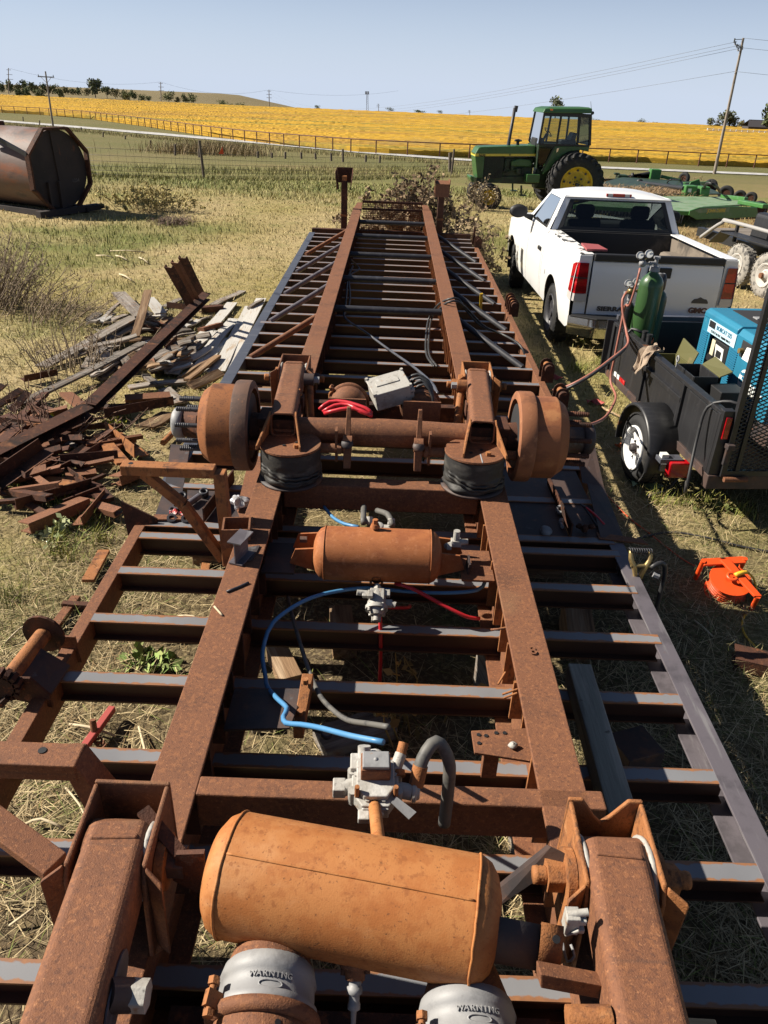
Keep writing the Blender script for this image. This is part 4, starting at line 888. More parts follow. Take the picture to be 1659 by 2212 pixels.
# near chambers with their warning lettering
for s, x in ((-1, -.192), (1, .214)):
    oc = V((x, .985 if s < 0 else .945, .84 if s < 0 else .82)); axv = V((-.05 * s * 0, -.96, -.12 if s < 0 else -.12))
    c = chamber(oc, axv)
    a = axv.normalized(); kk = V((.16 if s < 0 else .14, -.1, 1)).normalized(); kk = (kk - a * kk.dot(a)).normalized(); e = a.cross(kk).normalized(); e = e if e.x > 0 else -e
    for i, chh in enumerate('WARNING'):
        an = (i - 3) * .125; n_ = (kk * math.cos(an) + e * math.sin(an)).normalized(); xx = (e * math.cos(an) - kk * math.sin(an)).normalized(); q = oc + a * .103 + n_ * .0995
        lettering(chh, .0155, frame(q, xx, -a), GRAYC, c, .0016, .0002)
    m = MB(); P = [(.016 * math.cos(t) + (.007 if math.cos(t) > 0 else -.007), .007 * math.sin(t)) for t in np.linspace(0, 6.283, 16)[:-1]]
    q = oc + a * .120 + kk * .0995
    m.tube([q + e * p[0] - a * p[1] - kk * (p[0] ** 2 * 5) for p in P] + [q + e * P[0][0] - a * P[0][1]], .0018, 5); part('oval_boss', m, GRAYC, c)
    part('vent_hole', MB().cyl(oc + a * .185 + (kk * .97 + e * .22).normalized() * .0985, oc + a * .185 + (kk * .97 + e * .22).normalized() * .1025, .006, n=8), BLACKM, c)
# ---- air tanks
def tank(cl, cr, r, m_, seam=True):
    cl, cr = V(cl), V(cr); d = (cr - cl).normalized(); L = (cr - cl).length
    prof = [(0, .0001), (.004, r * .45), (.014, r * .72), (.030, r * .90), (.05, r * .985), (.062, r), (.064, r * 1.0), (L - .064, r), (L - .062, r), (L - .05, r * .985), (L - .030, r * .90), (L - .014, r * .72), (L - .004, r * .45), (L, .0001)]
    o = part('air_tank', MB().lathe(cl, d, prof, 72), m_, T); return o, d, L
big, d, L = tank((-.345, 1.095, .922), (.286, .992, .918), .129, RUSTO)
bl = V((-.345, 1.095, .922))
for t_ in (.056, L - .056):
    m = MB(); e1 = V((0, 0, 1)); e2 = d.cross(e1); m.tube([bl + d * (t_ + rng.uniform(-.0012, .0012)) + (e1 * math.cos(k * .1257) + e2 * math.sin(k * .1257)) * .1295 for k in range(51)], .0032, 6); part('weld_seam', m, RUSTO, big)
e = (V((0, 0, 1)) * .95 - d.cross(V((0, 0, 1))) * (.32 if d.cross(V((0, 0, 1))).y > 0 else -.32)).normalized()
m = MB(); m.tube([bl + d * (.062 + (L - .125) * k / 40) + e * .1293 + V((0, 0, rng.uniform(-.0006, .0006))) for k in range(41)], .0026, 6); part('weld_seam', m, RUSTO, big)
fr_ = V((0, -.80, -.60)); q = bl + d * .335 + fr_ * .123
m = MB(); m.lathe(q, fr_, [(0, .034), (.008, .032), (.012, .022), (.03, .02), (.03, .0001)], 16)
for k in range(4): a = k * 1.57 + .4; m.cyl(q + d * .026 * math.cos(a) + V((0, .0, .026 * math.sin(a))), q + d * .028 * math.cos(a) + V((0, 0, .028 * math.sin(a))) + fr_ * .02, .006, n=7)
part('drain_boss', m, RUST, big)
m = MB(); m.lathe(q + fr_ * .028, V((0, -.75, -.66)), [(0, .012), (.006, .014), (.012, .012), (.014, .016), (.026, .016), (.028, .011), (.04, .011), (.044, .013), (.054, .013), (.058, .006), (.085, .005), (.088, .0001)], 12); part('drain_valve', m, GRAYC, big)
m = MB(); cr_ = bl + d * L; m.lathe(cr_ - d * .02, d, [(0, .072), (.10, .070), (.10, .066), (0, .066)], 24, a0=-.9, a1=1.9, ref=(0, -1, .3)); part('tank_bracket', m, RUSTP, big)
m = MB(); c0 = cr_ + d * .075; m.lathe(c0, d, [(0, .0745), (.045, .0735), (.045, .068), (0, .068)], 14, a0=-.6, a1=1.1, ref=(0, -.8, .6)); part('strap_end', m, RUSTB, big)
for k in (-.25, .65):
    n_ = (V((0, -.8, .6)) * math.cos(k) + d.cross(V((0, -.8, .6))) * math.sin(k)).normalized(); part('strap_hole', MB().cyl(c0 + d * .022 + n_ * .072, c0 + d * .022 + n_ * .0765, .008, n=10), BLACKM, big)
m = MB(); q = cr_ + d * .135 + V((0, -.005, .065)); m.box(tuple(q), (.028, .03, .05)); m.box(tuple(q + V((.012, -.004, .012))), (.03, .02, .014)); m.box(tuple(q + V((.012, -.004, -.016))), (.03, .02, .012)); m.cyl(q + V((-.01, 0, .02)), q + V((.03, 0, .03)), .008, n=8); m.bar(q + V((-.01, -.012, -.03)), q + V((.012, -.02, .0)), .006, .006); part('plastic_clip', m, WHITEC, big, .002)
m = MB(); m.tube([q + V((-.01, -.01, -.06)), q + V((.0, -.03, -.09)), q + V((.012, -.03, -.07)), q + V((.006, -.012, -.06))], .003, 5, .01); part('wire_hook', m, GRAYC, big)
part('tank_lug', MB().slab([bl + V((-.01, .0, .05)), bl + V((-.075, .01, .03)), bl + V((-.09, .01, -.06)), bl + V((-.02, 0, -.10))], (0, .012, 0)), RUSTD, big)
part('tank_strut', MB().bar(bl + V((-.07, .02, .02)), bl + V((-.17, .10, .06)), .03, .012), RUSTD, big)
part('tank_strut', MB().slab([atY(1072, 1925, 1.20), atY(1190, 1830, 1.16), atY(1235, 1850, 1.14), atY(1074, 1960, 1.18)], (0, .03, -.03)), RUSTP, big)
part('step_bar', MB().slab([atY(1168, 2105, .86), atY(1330, 2135, .86), atY(1330, 2165, .86), atY(1168, 2135, .86)], (0, .04, -.02)), RUST, T, .003)
m = MB(); m.cyl(atY(230, 2150, .80), atY(290, 2150, .82), .030, n=18); o = part('shock_mount', m, RUSTP, T, .004); part('shock_nut', MB().hexnut(atY(285, 2150, .815), (1, 0, 0), .03, .03), WHITEC, o, .003)
m = MB(); m.cyl(atY(1225, 2205, .78), atY(1320, 2205, .78), .026, n=18); part('shock_mount', m, RUSTB, T, .004)
# small tank
sm, d2, L2 = tank((-.285, 2.84, .655), (.275, 2.84, .655), .118, RUSTT)
sl_ = V((-.285, 2.84, .655))
for t_ in (.052, L2 - .052):
    m = MB(); m.tube([sl_ + d2 * t_ + V((0, math.cos(k * .1257), math.sin(k * .1257))) * .1185 for k in range(51)], .0022, 6); part('weld_seam', m, RUSTT, sm)
for s in (-1, 1):
    x = -.005 + s * .285
    for y in (2.80, 2.93): part('tank_bracket', MB().slab([(x - s * .03, y, .70), (x + s * .07, y, .69), (x + s * .095, y, .62), (x - s * .03, y, .58)], (0, .010, 0)), RUSTT, sm)
    part('bracket_plate', MB().slab([(s * .36, 2.74, .60), (s * .36, 2.98, .60), (s * .50, 2.98, .60), (s * .50, 2.74, .60)], (0, 0, .01)), RUSTP if s < 0 else RUST, T)
part('tank_port', MB().hexnut((-.315, 2.87, .70), (-1, 0, 0), .016, .03), RUSTP, sm)
m = MB(); m.cyl((-.02, 2.86, .783), (-.02, 2.86, .80), .022, .016, n=12); m.hexnut((-.02, 2.86, .80), (0, 0, 1), .012, .02); part('plug', m, RUSTT, sm)
q = V((-.005, 2.76, .60)); n_ = V((0, -.85, -.2)).normalized(); m = MB(); m.lathe(q, n_, [(0, .036), (.012, .034), (.016, .022), (.03, .02)], 16)
for k in range(4): a = k * 1.57 + .78; m.cyl(q + V((.034 * math.cos(a), 0, .034 * math.sin(a))), q + V((.034 * math.cos(a), 0, .034 * math.sin(a))) + n_ * .018, .006, n=7)
part('drain_boss', m, RUST, sm)
def valve_body(c, ax, up, sc_, name, parent):
    c, ax, up = V(c), V(ax).normalized(), V(up); up = (up - ax * up.dot(ax)).normalized(); sd = ax.cross(up); M = Matrix(((sd.x, ax.x, up.x, c.x), (sd.y, ax.y, up.y, c.y), (sd.z, ax.z, up.z, c.z), (0, 0, 0, 1))) @ Matrix.Scale(sc_, 4)
    return M
def xf(mb, M): mb.v = [tuple(M @ V(p)) for p in mb.v]; return mb
# valve below the small tank
Mv = valve_body((.0, 2.665, .545), (0, -.75, -.45), (0, -.45, .8), 1.0, '', None)
m = MB(); m.cyl((0, -.065, 0), (0, -.02, 0), .013, n=10); m.hexnut((0, -.055, 0), (0, 1, 0), .018, .014); m.cyl((0, -.03, 0), (0, .035, 0), .036, .042, n=18); m.cyl((0, .035, 0), (0, .05, 0), .048, n=18); m.cyl((0, .05, 0), (0, .075, 0), .034, .026, n=16); m.box((0, -.01, .02), (.06, .05, .03)); m.box((-.045, .02, 0), (.04, .03, .028)); m.box((.04, -.01, .02), (.045, .026, .026)); m.box((-.04, -.02, .012), (.03, .028, .03))
for k in range(4): a = .7 + k * 1.57; m.cyl((.04 * math.cos(a), .03, .04 * math.sin(a)), (.04 * math.cos(a), .065, .04 * math.sin(a)), .008, n=8)
m.box((.028, .0, .045), (.022, .03, .03)); m.cyl((.045, -.015, .02), (.085, -.015, .025), .013, n=8); m.cyl((-.062, .02, 0), (-.08, .025, 0), .014, n=6); m.cyl((.0, .075, 0), (.0, .10, 0), .014, n=8); m.box((.0, .085, -.015), (.04, .024, .024))
v1 = part('relay_valve', xf(m, Mv), WHITEC, T, .0025)
# fittings behind the small tank
m = MB()
for u, v in ((798, 1133), (845, 1137)):
    p = at(u, v, .68); m.cyl(p, p + V((0, .02, .03)), .016, n=8); m.hexnut(p + V((0, .004, .006)), (0, .5, .8), .02, .012)
p = at(818, 1138, .70); m.lathe(p, (0, -.3, 1), [(0, .022), (.008, .024), (.012, .018), (.012, .0001)], 14); m.box(tuple(at(822, 1142, .66)), (.10, .03, .03)); part('tank_fitting', m, WHITEC, sm, .002)
# valve at the right end of the small tank
p = at(985, 1172, .70); m = MB(); m.cyl(at(962, 1180, .70), p, .012, n=8); m.cyl(p, at(1010, 1170, .70), .014, n=8); m.cyl(p, p + V((0, .0, .06)), .015, n=10); m.box(tuple(p), (.045, .035, .03)); m.hexnut(at(965, 1180, .70), (1, 0, 0), .018, .02); part('relief_valve', m, WHITEC, sm, .002)
part('bent_bracket', MB().slab([(.385, 2.78, .61), (.385, 2.86, .61), (.39, 2.86, .66), (.39, 2.78, .66)], (.008, 0, 0)), RUSTP, sm)
# big relay valve on its nipple
c = V((.014, 1.375, .885)); Mv = valve_body(c, (.03, -.80, -.10), (0.0, -.12, 1), .96, '', None)
nip = MB().cyl(bl + d * .375 + V((0, .10, .06)), c + V((0, -.06, .0)), .0155, n=12); nip.hexnut(bl + d * .375 + V((0, .095, .055)), V((-.01, .09, .07)), .026, .018)
m = MB(); m.slab([(-.062, -.06, -.02), (.062, -.06, -.02), (.062, .035, -.02), (.035, .075, -.02), (-.035, .075, -.02), (-.062, .035, -.02)], (0, 0, .042)); m.slab([(-.05, -.05, .022), (.05, -.05, .022), (.05, .03, .022), (.03, .06, .022), (-.03, .06, .022), (-.05, .03, .022)], (0, 0, .02))
m.box((0, .065, -.005), (.07, .03, .04)); m.box((.03, .09, .0), (.03, .03, .022)); m.box((0, -.065, 0), (.06, .04, .05)); m.cyl((-.05, .01, .0), (-.098, .02, .0), .021, n=12); m.cyl((.05, .0, 0), (.088, .006, -.004), .022, n=8); m.box((.095, .006, -.002), (.034, .04, .036)); m.box((.05, -.05, .022), (.034, .05, .034)); m.cyl((-.05, -.03, .01), (-.07, -.075, .035), .017, n=10); m.hexnut((-.05, -.03, .01), (-.02, -.045, .025), .022, .018); m.cyl((.03, -.055, .02), (.03, -.085, .055), .018, n=8)
for k_ in range(8):
    a_ = k_ * .785 + .39; m.hexnut((.052 * math.cos(a_) * 1.05, .005 + .058 * math.sin(a_), .020), (0, 0, 1), .0075, .009)
for x_, y_ in ((-.068, -.03), (.068, -.03), (-.066, .03), (.066, .03)): m.cyl((x_ * .9, y_, -.025), (x_ * .9, y_, .024), .013, n=10)
m.lathe((0, -.085, 0), (0, -1, 0), [(0, .030), (.006, .032), (.012, .024), (.016, .022)], 14); m.lathe((-.098, .02, 0), (-1, .1, 0), [(0, .024), (.010, .025), (.012, .018), (.020, .017), (.020, .0001)], 12); m.lathe((.0, .075, -.005), (0, 1, -.2), [(0, .022), (.008, .024), (.012, .016), (.02, .0001)], 12)
o = part('relay_valve', xf(m, Mv), WHITEC, T, .004); part('nipple', nip, RUSTO, o)
m = MB(); m.box((0, -.016, .056), (.078, .058, .054)); part('valve_cover', xf(m, Mv), RUST, o, .004)
m = MB(); m.box((0, -.016, .087), (.070, .050, .012)); m.ball((0, -.016, .088), .009, 8, 5); part('cover_cap', xf(m, Mv), GRAYC, o, .004)
m = MB()
for x, y in ((-.052, .045), (.048, .045)): m.cyl((x, y, .02), (x, y, .062), .0065, n=8)
part('stud', xf(m, Mv), RUSTB, o)
m = MB(); m.slab([(-.052, .05, .026), (-.04, .068, .026), (-.085, .105, .01), (-.105, .085, .01)], (0, 0, .003)); part('tag_plate', xf(m, Mv), GRAYC, o)
m = MB(); m.cyl((-.07, -.075, .035), (-.078, -.10, .05), .014, n=10); m.cyl((-.06, -.035, .015), (-.062, -.02, .01), .02, n=10); part('fitting', xf(m, Mv), RUSTB, o)
cw = V((.118, 1.375, .89)); m = MB(); m.tube([cw, cw + V((.015, .035, .06)), cw + V((.05, .07, .085)), cw + V((.085, .06, .03)), cw + V((.09, .05, -.06)), cw + V((.09, .05, -.2))], .017, 12, .015); part('rubber_hose', m, HOSEG, T)
part('hose_ferrule', MB().cyl(cw, cw + V((.010, .026, .045)), .0195, n=14), RUSTB, T)
# ---- hoses
def hose(name, pts, r, m_, st=.03): return part(name, MB().tube(pts, r, 9, st), m_, T)
hose('blue_hose', [at(828, 1603, .93), at(760, 1590, .88), at(690, 1572, .80), at(650, 1565, .74), at(618, 1562, .70), at(612, 1548, .68), at(620, 1530, .67), at(598, 1508, .62), at(578, 1484, .55), at(573, 1460, .50), at(567, 1420, .52), at(572, 1385, .55), at(590, 1345, .58), at(640, 1307, .58), at(700, 1283, .56), at(790, 1270, .54), at(870, 1277, .52), at(960, 1281, .52), at(1030, 1275, .54), at(1047, 1258, .54), at(1044, 1240, .55), at(1030, 1228, .55)], .0085, HOSEU)
hose('red_hose', [at(853, 1260, .56), at(890, 1271, .56), at(940, 1298, .52), at(990, 1324, .48), at(1015, 1334, .46), at(1036, 1336, .45)], .0085, HOSER)
hose('red_hose', [at(820, 1308, .50), at(822, 1360, .40), at(822, 1420, .25), at(820, 1478, .05)], .0085, HOSER)
hose('red_hose', [at(830, 1312, .47), at(880, 1313, .43), at(885, 1308, .40)], .0075, HOSER)
hose('black_hose', [at(838, 1570, .94), at(800, 1564, .86), at(750, 1555, .74), at(715, 1530, .66), at(690, 1500, .60), at(668, 1450, .52), at(650, 1395, .50), at(634, 1340, .46), at(622, 1290, .42)], .0085, HOSEG)
hose('black_hose', [at(785, 1130, .70), at(785, 1110, .70), at(786, 1095, .66)], .014, HOSEG); hose('black_hose', [at(848, 1135, .70), at(838, 1112, .70), at(815, 1103, .66)], .014, HOSEG)
hose('blue_hose', [at(700, 1095, .62), at(720, 1118, .62), at(745, 1132, .64), at(775, 1138, .66)], .008, HOSEU)
hose('air_line', [at(742, 670, .60), at(748, 690, .55), at(790, 718, .46), at(840, 755, .46), at(890, 790, .55), at(930, 825, .75), at(945, 850, .90)], .010, HOSEU if False else STEELN)
hose('black_hose', [at(762, 575, .55), at(752, 600, .5), at(748, 640, .5), at(745, 680, .45)], .012, HOSEB); hose('black_hose', [at(757, 560, .6), at(772, 575, .5), at(775, 583, .5), at(755, 598, .5), at(756, 640, .48), at(752, 672, .45)], .012, HOSEB)
for k in range(2):
    o_ = k * 6
    hose('black_hose', [at(938 + o_, 792, .44), at(922 + o_, 768, .42), at(920 + o_, 735, .42), at(926 + o_, 690, .48), at(945 + o_, 660 + o_, .66), at(970, 646 + o_, .76), at(990, 646 + o_, .76), at(1008 + o_, 672, .66), at(1040 + o_, 705, .52), at(1085, 722, .46), at(1125, 748, .45), at(1140, 790, .30)], .010, HOSEB)
# control box with cables
fc = [at(805, 885, .97), at(882, 868, 1.02), at(872, 808, 1.04), at(808, 840, .97)]
bc = (fc[0] + fc[1] + fc[2] + fc[3]) / 4; bx_ = V((.9, .25, .22)).normalized(); by_ = V((-.28, .86, .18)).normalized(); Mb = frame(bc + V((.0, .05, -.01)), bx_, by_)
m = MB(); m.box((0, 0, 0), (.20, .16, .10)); CB = part('control_box', xf(m, Mb), WHITEC, T, .010)
m = MB(); m.box((0, 0, .056), (.212, .172, .012)); part('lid', xf(m, Mb), WHITEC, CB, .004)
m = MB(); m.box((-.005, 0, .065), (.13, .035, .006)); part('name_boss', xf(m, Mb), WHITEC, CB, .003)
m = MB()
for x, y in ((-.1, -.08), (.1, -.08), (.1, .08), (-.1, .08)): m.cyl((x, y, .05), (x, y, .07), .009, n=8)
part('lid_screw', xf(m, Mb), WHITEC, CB)
m = MB()
for k in range(4): m.cyl((.10, -.055 + k * .036, .01), (.125, -.055 + k * .036, .01), .014, n=10)
m.box((.108, .0, -.02), (.02, .14, .04)); part('cable_gland', xf(m, Mb), WHITEC, CB, .003)
for k in range(4):
    p = Mb @ V((.125, -.055 + k * .036, .01)); hose('black_hose', [p, p + V((.05, .0, .03)), p + V((.10 + .01 * k, -.03, -.03)), p + V((.11, -.05, -.20)), p + V((.07, -.05, -.40))], .008, HOSEB)
for k, (a, b_, c_, d_, e_) in enumerate((((690, 884), (712, 868), (745, 868), (790, 882), (803, 893)), ((697, 890), (722, 876), (752, 874), (780, 890), (803, 896)), ((700, 893), (735, 884), (765, 882), (790, 892), (803, 900)))):
    hose('red_hose', [at(*a, .97), at(*b_, 1.0), at(*c_, 1.01), at(*d_, 1.0), at(*e_, .98)], .010, HOSER)
# frame odds and ends: brackets inside the bay
part('hanger_bracket', MB().slab([(-.49, 1.86, .56), (-.27, 1.86, .58), (-.24, 2.05, .58), (-.49, 2.06, .56)], (0, 0, .01)), RUSTP, T, .002)
m = MB(); m.slab([(-.265, 1.90, .50), (-.23, 1.90, .50), (-.21, 2.06, .60), (-.25, 2.06, .60)], (0, 0, .05)); m.hexnut((-.235, 2.02, .64), (0, 0, 1), .012, .02); m.hexnut((-.245, 1.94, .57), (0, 0, 1), .012, .02); part('bracket_clip', m, RUSTB, T, .003)
m = MB(); m.slab([at(1018, 1578, .62), at(1145, 1572, .62), at(1155, 1645, .62), at(1025, 1625, .62)], (0, 0, -.01)); m.box(tuple(at(1058, 1645, .54)), (.05, .03, .12)); o = part('hanger_bracket', m, RUST, T, .002)
for u, v in ((1034, 1588), (1035, 1606), (1050, 1590), (1072, 1584), (1090, 1584)): p = at(u, v, .62); part('bolt_hole', MB().cyl(p - V((0, 0, .005)), p + V((0, 0, .003)), .007, n=9), BLACKM, o)
p = at(1108, 1610, .63); part('grease_lump', MB().ball(tuple(p), .014, 8, 6, (1, 1, .8), .25), WHITEC, o)
part('bent_rod', MB().tube([at(1060, 1360, .66), at(1090, 1358, .68)], .004, 5), RUST, T)
for u, v, u2, v2 in ((1085, 1500, 1120, 1488), (1088, 1508, 1117, 1497), (1060, 1362, 1095, 1355), (1076, 1478, 1092, 1452)): part('wire_stub', MB().cyl(at(u, v, .60), at(u2, v2, .62), .004, n=6), RUSTB, T)
m = MB(); p = at(705, 1587, .42); m.lathe(p, (.1, -.2, 1), [(0, .022), (.018, .022), (.018, .016), (0, .016)], 16); m.cyl(p + V((-.02, 0, .008)), p + V((-.05, .01, .01)), .005, n=8); part('eye_ring', m, BLACKS, T)
# outriggers standing on the left side
def outrig(y, x0, x1, zt, x2, zb, xb, bw=.065):
    m = MB(); m.box(((x0 + x1) / 2, y, zt), (abs(x0 - x1), bw, .045)); o = part('outrigger', m, RUSTB, T, .004)
    m = MB(); m.bar((x0 + .02, y, zt), (x2, y - .01, zb), bw * .98, .05, (1, 0, 0)); part('upright', m, RUSTB, o, .004)
    P = [V((xb, y, zt - .02)), V((xb + .16, y, zt - .17)), V((x2 - .03, y, zb + .02))]
    m = MB(); m.bar(P[0], P[1], bw * .7, .04); m.bar(P[1], P[2], bw * .72, .041); part('strut', m, RUSTB, o, .003)
    part('bolt_hole', MB().cyl((xb - .05, y, zt + .02), (xb - .05, y, zt + .0235), .011, n=10), BLACKM, o)
outrig(3.0, -.725, -1.13, .95, -.69, .48, -1.04)
m = MB(); m.box((-1.20, 1.55, .735), (.76, .085, .06)); o = part('outrigger', m, RUST, T, .004); part('upright', MB().slab([(-.86, 1.51, .76), (-.82, 1.51, .76), (-.70, 1.51, .50), (-.80, 1.51, .50)], (0, .09, 0)), RUST, o, .004); part('bolt_hole', MB().cyl((-.93, 1.56, .765), (-.93, 1.56, .768), .012, n=10), BLACKM, o)
part('strut', MB().bar(atY(-60, 1740, 1.35), atY(120, 1872, 1.22), .07, .03), RUST, o, .003)
# square tube stub and wooden packing inside the frame
m = MB(); c = at(512, 1150, .735); Mx = Matrix.Translation(c) @ Matrix.Rotation(.12, 4, 'Z')
m.box((-.055, 0, 0), (.008, .11, .09)); m.box((.055, 0, 0), (.008, .11, .09)); m.box((0, -.053, 0), (.103, .006, .09)); m.box((0, .053, 0), (.103, .006, .09)); part('tube_stub', xf(m, Mx), RUST, T)
# ================================================================== pickup truck (x right, y forward, origin under the rear axle)
def quadring(m, outer, inner):
    n = len(outer); m.add(list(outer) + list(inner), [(i, (i + 1) % n, n + (i + 1) % n, n + i) for i in range(n)])
def tyre(R_, w_, rr, lugs=0):
    m = MB(); h = w_ / 2; m.lathe((-h, 0, 0), (1, 0, 0), [(.012, rr), (0, rr + .03), (.0, rr + (R_ - rr) * .55), (.018, R_ - .022), (.04, R_ - .004), (h, R_), (w_ - .04, R_ - .004), (w_ - .018, R_ - .022), (w_, rr + (R_ - rr) * .55), (w_, rr + .03), (w_ - .012, rr)], 48)
    if lugs:
        for k in range(lugs):
            a = 2 * math.pi * k / lugs
            for q in (-1, 1): m.box((q * h * .55, 0, R_ - .002), (h * .55, .035, .012), Matrix.Rotation(a + q * .03, 4, 'X'))
    return m
def truck():
    p0, p1 = G(1191, 733), G(1109, 619); hd = V((p1.x - p0.x, p1.y - p0.y)).normalized(); rt = V((hd.y, -hd.x))
    t = thing('pickup_truck', 'white single cab pickup truck with chipped bed rails parked tail toward the trailer', 'pickup truck')
    WB = (V((p1.x, p1.y)) - V((p0.x, p0.y))).length / .955; 
    def X(z, y=0):
        x = float(np.interp(z, [.30, .45, .60, .85, 1.05, 1.20, 1.28, 1.36], [.93, .97, .99, 1.0, .99, .975, .955, .93]))
        for yc in (0, WB): x += .022 * math.exp(-((y - yc) / .48) ** 2) * math.exp(-((z - .75) / .3) ** 2)
        return x
    def zb(y):
        b = .42 if y > -.9 else .42 + (-.9 - y) * .35
        for yc in (0, WB):
            d_ = abs(y - yc)
            if d_ < .50: b = max(b, .40 + math.sqrt(.50 ** 2 - d_ * d_) * .98)
        return b
    def zt(y): return 1.34 if y < .9 else 1.30 if y < 2.75 else 1.30 - (y - 2.75) * .12
    def side(y0, y1, s, off=0):
        n = max(6, int((y1 - y0) / .05))
        def fn(u, v):
            y = y0 + (y1 - y0) * u; z = zb(y) + (zt(y) - zb(y)) * v
            fr = max(0, y - (WB + .45)); return (s * (X(z, y) - fr * fr * .35 + off), y, z)
        m = MB().grid(fn, n, 12)
        if s > 0: m.f = [f[::-1] for f in m.f]
        return m
    FE = WB + .95
    for s in (-1, 1):
        part('bed_side', side(-1.13, .875, s), WHITEP, t)
        d_ = part('door', side(.99, 2.16, s), WHITEP, t)
        part('cab_corner', side(.885, .98, s), WHITEP, t)
        part('fender', side(2.17, FE, s), WHITEP, t)
        part('door_handle', MB().box((s * 1.0, 1.14, 1.06), (.035, .17, .05)), BLACKM, d_, .008)
        m = MB()
        for yc in (0, WB): m.lathe((s * .62, yc, .42), (s, 0, 0), [(0, .49), (.36, .49)], 28, a0=-1.9, a1=1.9, ref=(0, 0, 1))
        o = part('wheel_housing', m, DARKIN, t); o['kind'] = 'stuff'
    part('chassis', MB().box((0, 1.2, .55), (1.5, 4.4, .22)), BLACKM, t)
    part('body_core', MB().box((0, (WB * .5), .80), (1.82, .62, .5)), DARKIN, t)
    # wheels
    for x in (-1, 1):
        for yc in (0, WB):
            w = part('wheel', tyre(.385, .25, .25, 40), RUBBER, t); M_ = Matrix.Translation((x * .865, yc, .385))
            if yc: M_ = M_ @ Matrix.Rotation(rad(-7), 4, 'Z')
            m = MB(); q = -1 if x < 0 else 1
            m.lathe((q * .10, 0, 0), (q, 0, 0), [(-.2, .25), (.02, .25), (.024, .235), (-.02, .215), (-.05, .20), (-.05, .16)], 36)
            for k in range(6):
                for e in (-.13, .13): m.bar((q * -.0 + q * .065, 0, 0), (q * .06, .215 * math.sin(k * 1.047 + e), .215 * math.cos(k * 1.047 + e)), .04, .035, (1, 0, 0))
            m.cyl((q * .03, 0, 0), (q * .10, 0, 0), .075, .05, n=18)
            r_ = part('rim', m, BLACKS, w)
            for ob in (w, r_): ob.data.transform(M_)
    # bed
    m = MB(); m.box((0, -.12, .86), (1.56, 1.98, .02)); part('bed_floor', m, LINER, t)
    m = MB(); m.slab([(-.80, .86, .86), (.80, .86, .86), (.80, .86, 1.34), (-.80, .86, 1.34)], (0, -.03, 0)); part('bed_front', m, LINER, t)
    for s in (-1, 1):
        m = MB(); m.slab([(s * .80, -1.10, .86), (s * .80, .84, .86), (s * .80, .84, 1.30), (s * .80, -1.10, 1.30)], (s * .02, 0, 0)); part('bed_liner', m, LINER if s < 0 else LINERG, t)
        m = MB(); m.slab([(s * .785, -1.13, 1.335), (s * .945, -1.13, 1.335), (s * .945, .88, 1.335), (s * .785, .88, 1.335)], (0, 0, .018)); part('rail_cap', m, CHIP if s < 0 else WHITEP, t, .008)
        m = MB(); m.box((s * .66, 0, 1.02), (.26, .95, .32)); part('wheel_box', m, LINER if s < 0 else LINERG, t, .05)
    part('rail_lip', MB().box((0, .88, 1.345), (1.72, .05, .03)), BLACKM, t, .006)
    part('red_box', MB().slab([(-.86, -1.02, 1.365), (-.60, -1.0, 1.365), (-.62, -.62, 1.365), (-.82, -.55, 1.365)], (0, 0, .025)), mat('faded_maroon', (.30, .07, .07), .6), t, .004)
    # tailgate
    def tg(u, v): x = -.785 + 1.57 * u; z = .64 + .62 * v; return (x, -1.145 - .022 * math.sin(math.pi * min(1, v * 1.05)) - (.006 if .25 < v < .3 else 0), z)
    m = MB().grid(tg, 24, 16); TG = part('tailgate', m, WHITEP, t)
    part('tailgate_core', MB().box((0, -1.105, .96), (1.56, .05, .66)), WHITEP, TG)
    part('tailgate_cap', MB().box((0, -1.13, 1.315), (1.57, .085, .085)), BLACKM, TG, .015)
    m = MB(); m.box((.02, -1.165, 1.165), (.29, .018, .12)); part('tailgate_handle', m, BLACKM, TG, .02)
    Mx = lambda x, z: frame((x, -1.172, z), (1, 0, 0), (0, 0, 1))
    EMB = mat('badge_black', (.06, .055, .055), .35); EMR = mat('badge_dark_red', (.10, .03, .03), .35)
    lettering('SIERRA', .072, frame((-.50, -1.160, .715), (1, 0, 0), (0, 0, 1)), EMB, TG, .004, .003, 1.45, 'nameplate')
    lettering('GMC', .085, frame((.575, -1.163, .735), (1, 0, 0), (0, 0, 1)), EMR, TG, .006, .004, 1.2, 'badge')
    m = MB(); m.slab([(.48, -1.166, .825), (.68, -1.166, .825), (.68, -1.166, .845), (.655, -1.166, .875), (.62, -1.166, .880), (.58, -1.166, .90), (.54, -1.166, .880), (.505, -1.166, .875), (.48, -1.166, .845)], (0, -.006, 0)); part('emblem', m, EMB, TG)
    for s in (-1, 1):
        m = MB(); m.slab([(s * .80, -1.125, .64), (s * .955, -1.125, .64), (s * .955, -1.125, 1.335), (s * .80, -1.125, 1.335)], (0, -.012, 0)); part('corner_post', m, WHITEP, t, .004)
        P = [(s * .822, -1.15, .80), (s * .985, -1.13, .80), (s * 1.003, -1.06, .82), (s * .995, -1.05, 1.23), (s * .965, -1.12, 1.26), (s * .83, -1.15, 1.26)]
        m = MB(); lo = [V((s * .822, -1.165, .79)), V((s * .965, -1.158, .79)), V((s * 1.012, -1.10, .80)), V((s * 1.018, -1.0, .82))]; hi = [V((s * .838, -1.163, 1.25)), V((s * .945, -1.155, 1.25)), V((s * .985, -1.10, 1.245)), V((s * .992, -1.0, 1.21))]
